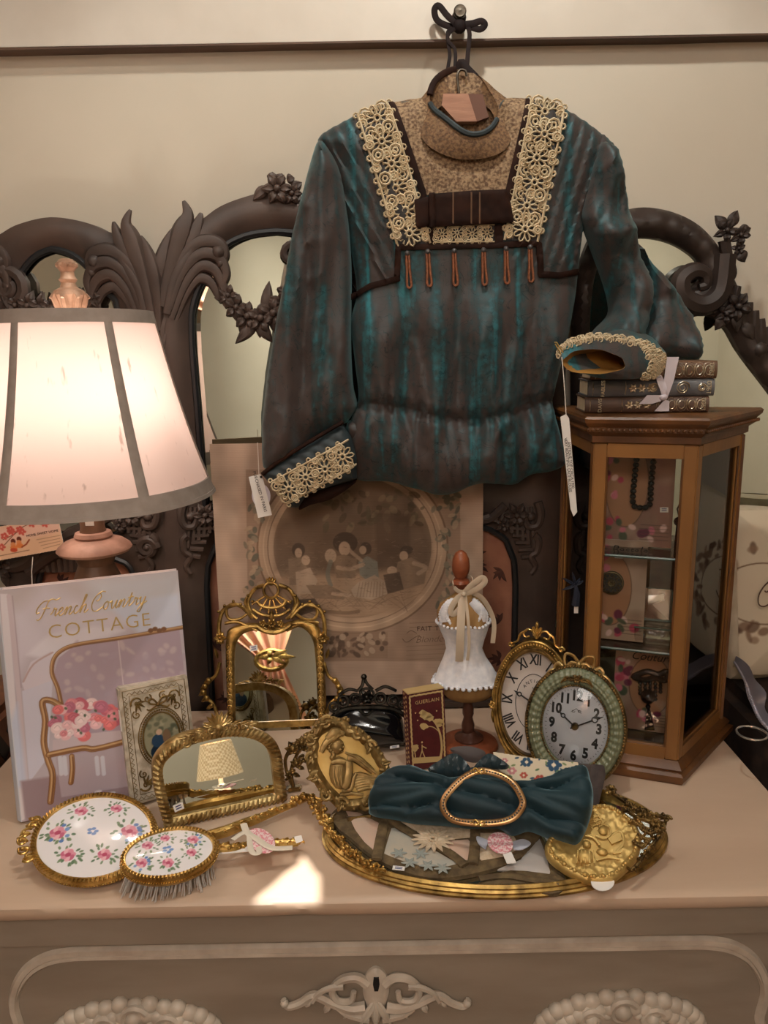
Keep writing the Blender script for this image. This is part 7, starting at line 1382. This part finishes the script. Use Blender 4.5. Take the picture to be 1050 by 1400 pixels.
# ================================================================ porcelain backed hand mirror and brush
PORC = printmat('painted_porcelain', .12, .6, .6)
def painted_oval(fr, outline, scale, flowers, name, parent, dome, w):
    P_ = [tuple(p) for p in outline]; c0_ = np.mean(np.array(P_), 0); cl = [(c0_[0]+(a-c0_[0])*scale, c0_[1]+(b-c0_[1])*scale) for a, b in P_]; xs_, ys_ = [p[0] for p in cl], [p[1] for p in cl]
    c = Canvas(min(xs_), min(ys_), max(xs_), max(ys_), .00065, (232, 230, 232)); k = abs(fr.px(131, 1150)[0]-fr.px(130, 1150)[0]); RR = random.Random(len(flowers))
    D = lambda x, y, rx, ry, col, rot=0, al=1: c.dot(fr.px(x, y), rx*k, ry*k, col, rot, .0007, al)
    for x, y, r, blue in flowers:
        r = r*1.25
        for i in range(22): a = RR.uniform(0, 6.28); f_ = RR.uniform(1.1, 2.0); D(x+r*f_*math.cos(a), y+r*.68*f_*math.sin(a), r*.27, r*.15, [(92, 120, 92), (120, 142, 110)][i % 2], -a, .9)
        for i in range(7):
            a = i*.9; D(x+r*.55*math.cos(a), y+r*.42*math.sin(a), r*.42, r*.34, [(222, 150, 168), (200, 110, 136), (234, 184, 194)][i % 3], a)
        D(x, y, r*.35, r*.28, (186, 84, 112))
        if blue:
            for i in range(6): a = RR.uniform(0, 6.28); D(x+r*1.15*math.cos(a), y+r*.9*math.sin(a)*1.1, r*.26, r*.22, [(96, 130, 186), (130, 160, 204)][i % 2])
    cx_, cy_ = np.mean([f[0] for f in flowers]), np.mean([f[1] for f in flowers])
    for i in range(5): D(cx_+5*math.cos(i*1.26), cy_+3.6*math.sin(i*1.26), 3.2, 2.4, (104, 142, 196))
    R_ = max(abs(a-c0_[0]) for a, b in cl); 
    def hh(U, Vv): d = dist(np.stack([U.ravel(), Vv.ravel()], 1), cl).reshape(U.shape); return w+dome*(1-(1-np.clip(d/(R_*.75), 0, 1))**2)
    return c.build(name, PORC, parent, w, clip=cl, h=hh)
hmf = leaning(gr(64, 1206, .014), gr(190, 1204, .014), 74); hm_ = thing('porcelain_hand_mirror', 'round hand mirror lying face down, white porcelain back painted with pink roses', 'hand mirror', hmf)
ho = hmf.pts(ell(128, 1147, 88, 60, 64, rot=-.22))[::-1]; c0_ = np.mean(np.array(ho), 0); hs = lambda s, w: [(c0_[0]+(a-c0_[0])*s, c0_[1]+(b-c0_[1])*s, w) for a, b in ho]
obj('casing', MB().loft([hs(.6, -.011), hs(.93, -.0105), hs(1, -.006), hs(1, -.001), hs(.985, .0025), hs(.90, .003), hs(.89, 0), hs(.2, 0)]), GOLD2, hm_); rr2 = MB(); rope(rr2, [np.array(p[:2]) for p in resample([h[:2] for h in hs(.955, 0)], .0048, True)], .0032, .0035, True); rr2.beads(hs(1.0, -.0045), .0016, 2.0, closed=True)
obj('rope_rim', rr2, GOLD2, hm_, kind='stuff'); painted_oval(hmf, ho, .905, [(112, 1112, 8, 0), (160, 1108, 7, 0), (80, 1142, 10, 1), (178, 1140, 10, 1), (94, 1172, 9, 0), (144, 1172, 8, 0)], 'porcelain', hm_, .005, .001)
hn = MB(); HP = [tuple(hmf.loc(gr(x, y, z))) for x, y, z in ((212, 1136, .014), (262, 1146, .012), (304, 1138, .012), (330, 1128, .012), (366, 1114, .012), (404, 1098, .012))]; pth = cr(HP, 5); hn.tube(pth, [.0045+.0028*math.sin(PI*min(1, i/len(pth)*1.2)) for i in range(len(pth))], 9)
for i, p in enumerate(resample(pth, .0075, False)[3:]): hn.ball((p[0]+.003*math.sin(i*2.3), p[1]+.003*math.cos(i*1.7), p[2]+.004), .0026, 6, 5); hn.leaf((p[0], p[1]), (p[0]+.008, p[1]+.004*(-1)**i), .0024, .002, p[2]+.004)
obj('handle', hn, GOLD2, hm_); cb2 = MB()
for k, (x, y) in enumerate(((44, 1130), (36, 1140), (32, 1150), (34, 1162), (40, 1172), (48, 1122))): cb2.scroll(hmf.px(x, y), .0075, k, 1.2, .0018, .001); cb2.leaf(hmf.px(x+6, y), hmf.px(x-9, y+4*math.sin(k*2)), .0035, .003, 0); cb2.ball((*hmf.px(x-3, y), .002), .003, 7, 5)
obj('bow_crest', cb2, GOLD2, hm_)
brf = leaning(gr(180, 1200, .030), gr(250, 1186, .030), 76); hbr = thing('hair_brush', 'small oval porcelain and gilt hair brush with grey bristles hanging down', 'brush', brf)
bo_ = brf.pts(ell(231, 1168, 68, 34, 56, rot=-.20))[::-1]; c1_ = np.mean(np.array(bo_), 0); bs_ = lambda s, w: [(c1_[0]+(a-c1_[0])*s, c1_[1]+(b-c1_[1])*s, w) for a, b in bo_]
obj('casing', MB().loft([bs_(.5, -.0125), bs_(.95, -.012), bs_(1, -.009), bs_(.985, -.003), bs_(1, .001), bs_(.98, .0035), bs_(.90, .0035), bs_(.88, 0), bs_(.2, 0)]), GOLD2, hbr); rr3 = MB(); rope(rr3, [np.array(p[:2]) for p in resample([h[:2] for h in bs_(.95, 0)], .0042, True)], .0026, .0035, True); rr3.beads(bs_(1.0, -.006), .0014, 2.0, closed=True); obj('rope_rim', rr3, GOLD2, hbr, kind='stuff')
painted_oval(brf, bo_, .89, [(202, 1158, 7, 0), (226, 1148, 6, 0), (264, 1150, 7, 1), (194, 1182, 7, 1), (230, 1182, 7, 0), (262, 1168, 6, 0)], 'porcelain', hbr, .003, .001)
brm = MB(); gz = brf.M.inverted() @ V(0, 0, 0)
for i in range(13):
    for j in range(6):
        s, t = (i+.5)/13*2-1, (j+.5)/6*2-1
        if s*s+t*t > .92: continue
        ax = (np.array(bo_[0])-c1_); bx = (np.array(bo_[14])-c1_); p = c1_+ax*s*.86+bx*t*.8; P0 = brf.M @ V(p[0], p[1], -.011); tip = V(P0.x+s*.008+random.uniform(-.002, .002), P0.y-.012+random.uniform(-.002, .002), .002); a, b = brf.M.inverted() @ P0, brf.M.inverted() @ tip
        for k in range(5): o = V(random.uniform(-.0012, .0012), random.uniform(-.0012, .0012), 0); brm.tube([tuple(a+o), tuple((a+b)/2+o*1.3), tuple(b+o*2.2)], .00042, 4)
obj('bristles', brm, mat('grey_bristle', (196, 190, 184), .5), hbr, kind='stuff')
bh_ = MB(); HP = [tuple(brf.loc(gr(x, y, z))) for x, y, z in ((292, 1158, .026), (320, 1160, .020), (350, 1156, .014), (380, 1154, .011), (408, 1152, .010))]; pth = cr(HP, 5); bh_.tube(pth, [.004+.0022*math.sin(PI*i/len(pth)) for i in range(len(pth))], 9)
for i, p in enumerate(resample(pth, .006, False)): bh_.ball((p[0], p[1]+.003*(-1)**i, p[2]+.003), .0024, 6, 5); bh_.leaf((p[0], p[1]), (p[0]+.007, p[1]+.004*(-1)**i), .0022, .002, p[2]+.003)
obj('handle', bh_, GOLD2, hbr); obj('price_label', MB().prism([tuple(brf.loc(gr(x, y, .012)))[:2] for x, y in ((402, 1154), (412, 1152), (414, 1158), (405, 1161))][::-1], -.012, -.0115), WHITE, hbr)
pt = thing('pink_tag', 'round pink lace patterned tag tied with white ribbon to the gilt brush handles', 'tag', tf); zt_ = .024
obj('disc', MB().prism(FL(ell(357, 1150, 21, 15, 24, rot=.6)[::-1], zt_), zt_, zt_+.0008), PINKC, pt)
rw = MB(); 
for L, wd in (([(333, 1128), (338, 1140), (350, 1148), (364, 1158), (376, 1162), (400, 1161)], .0042), ([(318, 1150), (330, 1142), (340, 1140), (342, 1158), (346, 1168), (354, 1168), (354, 1160)], .0034)): rw.tube([(*p, zt_+.002) for p in cr(FL(L, zt_), 5)], wd, 6, flat=(1, .15))
obj('ribbon_loop', rw, mat('cream_grosgrain', (222, 212, 194), .6), pt); obj('slip', MB().prism(FL([(296, 1156), (338, 1154), (340, 1164), (297, 1168)][::-1], .02), .0195, .0202), WHITE, pt)
# ================================================================ beside the dresser
CLOTH = mat('dark_brown_damask', (62, 44, 34), .8, c2=(38, 28, 24), ns=16, lo=.45, hi=.55, bump=.2)
tb_ = thing('draped_table', 'table under dark brown damask cloth to the right of dresser', 'table', Fr((.812, .15, ZF), (1, 0, 0), (0, 1, 0)))
obj('cloth', MB().box((0, 0, (.062-ZF)/2), (.54, .68, .062-ZF), bev=.02), CLOTH, tb_)
yp = .43; pt_ = at(1005, 690, yp); pb_ = at(1010, 928, .40); zb_ = .062
puf = leaning(V(.548, .405, zb_+.008), V(.90, .405, zb_+.008), 14); pu_ = thing('cushion', 'plump cream cushion printed with brown wreath leaning on the draped table', 'cushion', puf); PW, PH = .36, puf.px(1010, 690)[1]
pou = cr([(0, .02), (-.005, PH*.5), (.0, PH-.02), (.02, PH), (PW*.5, PH-.012), (PW-.02, PH), (PW, PH-.02), (PW-.008, PH*.5), (PW, .02), (PW-.02, 0), (PW*.5, .01), (.02, 0)], 5, True)
LIN = mat('cream_linen_cushion', (204, 190, 166), .85, c2=(190, 174, 148), ns=40, bump=.2, bs=200); hq = lambda P, d: .045*np.sqrt(1-(1-np.clip(d/.12, 0, 1))**2)+.004*(vn(P[:, 0]*25, P[:, 1]*25, 3)-.5)
obj('cover', MB().relief(pou, hq, .011, -.02), LIN, pu_); c = Canvas(.01, .01, PW-.01, PH-.01, .0014, (204, 190, 166)); wc = puf.px(1046, 812, .04); RR = random.Random(6)
for i in range(90):
    a = RR.uniform(0, 6.28); r = RR.uniform(.85, 1.25); c.dot((wc[0]+.075*r*math.cos(a), wc[1]+.062*r*math.sin(a)), RR.uniform(.005, .012), RR.uniform(.003, .007), [(112, 84, 66), (140, 112, 90), (92, 68, 54)][i % 3], RR.random()*3, .003, .7)
c.line(ell(*wc, .062, .048, 40), .002, (104, 78, 60), .9, True); c.dot((wc[0]-.11, wc[1]+.07), .06, .018, (110, 92, 76), .2, .03, .6); c.dot((wc[0]-.10, wc[1]-.07), .03, .05, (150, 134, 112), .2, .04, .5)
c.build('cushion_print', printmat('cushion_ink', .9), pu_, 0, h=lambda U, Vv: (hq(np.stack([U.ravel(), Vv.ravel()], 1), dist(np.stack([U.ravel(), Vv.ravel()], 1), pou))+.0008).reshape(U.shape))
sl_ = MB(); script('C', (wc[0]-.02, wc[1]-.018), (1, 0), (0, 1), .018, .0012, .047, sl_); obj('monogram', sl_, mat('brown_print', (90, 66, 52), .8), pu_)
LIL = mat('silver_lilac_metal', (196, 192, 204), .3, .75); lff = Fr(gr(1030, 980, zb_+.001), (.55, -.83, 0), (.83, .55, .25)); lf_ = thing('silver_leaf_dish', 'silver lilac leaf shaped dish with beaded rib beside the cabinet', 'dish', lff); lo = lff.pts([(1004, 905), (1014, 935), (1024, 950), (1050, 985), (1085, 1010), (1075, 980), (1050, 950), (1025, 930)])
ctr_ = cr([tuple(lff.loc(gr(x, y, z))) for x, y, z in ((1004, 905, .110), (1018, 930, .095), (1026, 955, .080), (1040, 985, .070), (1066, 1010, .066))], 5)
wl = MB(); rg = []
for i, p in enumerate(ctr_): t = i/(len(ctr_)-1); w_ = .017*math.sin(PI*min(1, t*1.05+.02))**.7*(1+.25*math.sin(t*16)); rg.append([(p[0]+w_*a*.9, p[1]+w_*a*.5, p[2]+abs(a)*.012-.0005) for a in np.linspace(-.15, 1, 8)]+[(p[0]+w_*a*.9, p[1]+w_*a*.5, p[2]+abs(a)*.012-.0025) for a in np.linspace(1, -.15, 8)])
obj('bowl', wl.loft(rg, True, True), LIL, lf_); rb4 = MB(); rb4.tube(ctr_, .0018, 6); rb4.beads(ctr_[6:], .0028, 1.8); obj('beaded_rib', rb4, LIL, lf_)
bgf = Fr(gr(1028, 1004, zb_+.001), (1, 0, 0), (0, 1, 0)); tag(obj('bangle', MB().tube([(*p, .002) for p in ell(0, 0, .020, .020, 32)], .0016, 8, True), mat('clear_silver', (190, 186, 180), .15, .8), None, bgf.M), 'thin silver bangle lying on the dark damask cloth', 'bangle')
trk_ = thing('wooden_trunk', 'brown wooden trunk with dark stencilled band left of the dresser', 'trunk', Fr((-.86, .30, ZF), (1, 0, 0), (0, 1, 0)))
TRW = mat('red_brown_trunk_wood', (118, 76, 50), .5, c2=(90, 56, 38), ns=8, stretch=(1, 4, 1)); obj('body', MB().box((0, 0, .46), (.53, .36, .92), bev=.008), TRW, trk_); obj('lid', MB().box((0, 0, .97), (.545, .375, .10), bev=.012), TRW, trk_); tb4 = MB()
for k in range(8): tb4.box((.2735, -.15+.043*k, .97), (.002, .02, .05), .6, ax='X')
obj('stencil_band', tb4, INK, trk_, kind='stuff')
# ================================================================ what the mirrors see across the room
def refl(fr, x, y, d): r = ray(x, y).normalized(); p = fr.px(x, y); P0 = fr.M @ V(p[0], p[1], 0); o = r-fr.w*2*r.dot(fr.w); return P0+o*(d)
ls = refl(smf, 298, 1040, 3.0); lt = refl(smf, 300, 1078, 3.0); LS = Fr((ls.x, ls.y, 0), (1, 0, 0), (0, 1, 0)); l2 = thing('checked_shade_lamp', 'lit white lamp with small checked shade across the room, seen in mirror', 'lamp', LS)
CHK = bpy.data.materials.new('checked_shade'); CHK.use_nodes = True; t_ = CHK.node_tree; b_ = t_.nodes['Principled BSDF']; tc_ = t_.nodes.new('ShaderNodeTexCoord'); ck = t_.nodes.new('ShaderNodeTexChecker'); ck.inputs['Scale'].default_value = 90; ck.inputs[1].default_value = (*s2l((232, 206, 168)), 1); ck.inputs[2].default_value = (*s2l((196, 162, 120)), 1); t_.links.new(tc_.outputs['Object'], ck.inputs[0]); t_.links.new(ck.outputs[0], b_.inputs['Base Color']); t_.links.new(ck.outputs[0], b_.inputs['Emission Color']); b_.inputs['Emission Strength'].default_value = .55
zs = ls.z; obj('lamp_shade', MB().lathe([(.075, zs+.09), (.078, zs+.088), (.115, zs-.075), (.113, zs-.076), (.074, zs+.089)], n=40), CHK, l2); obj('base', MB().lathe([(.0, zs-.36), (.06, zs-.36), (.058, zs-.34), (.02, zs-.32), (.018, zs-.28), (.045, zs-.23), (.06, zs-.19), (.045, zs-.14), (.012, zs-.11), (.01, zs-.04), (0, zs-.04)][::-1], n=28), mat('white_ceramic', (232, 228, 218), .3), l2); obj('bulb', MB().ball((0, 0, zs-.02), .022, 12, 8), GLOW, l2)
l_ = bpy.data.lights.new('bulb_light', 'POINT'); l_.energy = 4; l_.color = (1, .86, .68); l_.shadow_soft_size = .03; lo_ = bpy.data.objects.new('bulb_light', l_); COL.objects.link(lo_); lo_.location = (ls.x, ls.y, zs-.045)
cs = thing('white_console', 'white painted console table across the room under the checked lamp', 'table', LS); zt2 = zs-.362; WP = mat('white_console_paint', (226, 220, 208), .5); obj('top', MB().box((0, 0, zt2-.015), (.7, .4, .03), bev=.004), WP, cs)
for sx in (-.31, .31):
    for sy in (-.16, .16): obj('leg', MB().box((sx, sy, (zt2-.03+ZF)/2), (.045, .045, zt2-.03-ZF), bev=.004), WP, cs)
ct_ = refl(tmf, 372, 905, 2.9); cu_ = thing('pink_curtain', 'pink gold silk curtain tied back by a gilt hook, across the room', 'curtain', Fr((ct_.x, max(ct_.y, -3.1), 0), (-1, 0, 0), (0, 0, 1)))
PKC = mat('salmon_silk_curtain', (206, 138, 118), .45, c2=(216, 176, 138), ns=5, stretch=(6, .4, 6)); zc_ = ct_.z; cm_ = MB(); rg = []
for v in np.linspace(ZF+.02, ZC-.05, 30):
    k = abs(v-zc_); wd = .045+(.26*min(1, k/.55) if v < zc_ else .42*min(1, k/.5)); sh_ = (.0 if v < zc_ else .25*min(1, k/.5)); rg.append([(sh_+wd*a, v, .03*math.sin(a*16)*min(1, .3+k)) for a in np.linspace(-1, 1, 60)])
obj('drape', cm_.loft(rg, False), PKC, cu_); hk2 = MB(); hk2.tube([(.08*math.cos(a), zc_+.05*math.sin(a), .05) for a in np.linspace(0, 2*PI, 20)[:-1]], .014, 8, True)
for k in range(6): hk2.leaf((0, zc_+.01), (.10*math.cos(k*1.05)-.03, zc_+.01+.045*math.sin(k*1.05)), .016, .02, .06)
obj('gilt_holdback', hk2, GOLD, cu_)

# ================================================================ added, unseen spotlight whose cut beam stands in for a mirror glint
SPF = Fr((-.02, -.50, ZC), (1, 0, 0), (0, 1, 0)); spn = thing('added_patch_spotlight', 'unseen black spotlight added above the dresser to throw the bright patch', 'lamp', SPF); BLKM = mat('black_lamp_metal', (28, 28, 30), .5)
obj('stem', MB().lathe([(0, 0), (.008, 0), (.008, -.03), (0, -.03)][::-1], n=12), BLKM, spn); obj('housing', MB().lathe([(.0, -.028), (.03, -.03), (.034, -.05), (.034, -.105)][::-1], n=24), BLKM, spn)
hole = [gr(x, y) for x, y in ((340, 1238), (437, 1236), (437, 1196), (428, 1192), (424, 1182), (414, 1170), (408, 1184), (392, 1192), (374, 1210), (358, 1222))]; zp = 1.49-ZC; lz = V(-.02, -.50, 1.57); kz = (1.57-1.49)/1.57
hl = [((lz.x+(p.x-lz.x)*kz)-SPF.o.x, (lz.y+(p.y-lz.y)*kz)-SPF.o.y) for p in hole]; hl = resample(hl, .0004)
ang_ = [math.atan2(p[1]-np.mean(hl[:, 1]), p[0]-np.mean(hl[:, 0])) for p in hl]; n = len(hl); outr = [(np.mean(hl[:, 0])+.05*math.cos(a), np.mean(hl[:, 1])+.05*math.sin(a)) for a in ang_]
obj('shutter', MB().loft([[(*p, zp) for p in hl], [(*p, zp) for p in outr], [(*p, zp+.001) for p in outr], [(*p, zp+.001) for p in hl], [(*p, zp) for p in hl]]), BLKM, spn)  # plate cut so that the added beam lands in the patch's shape
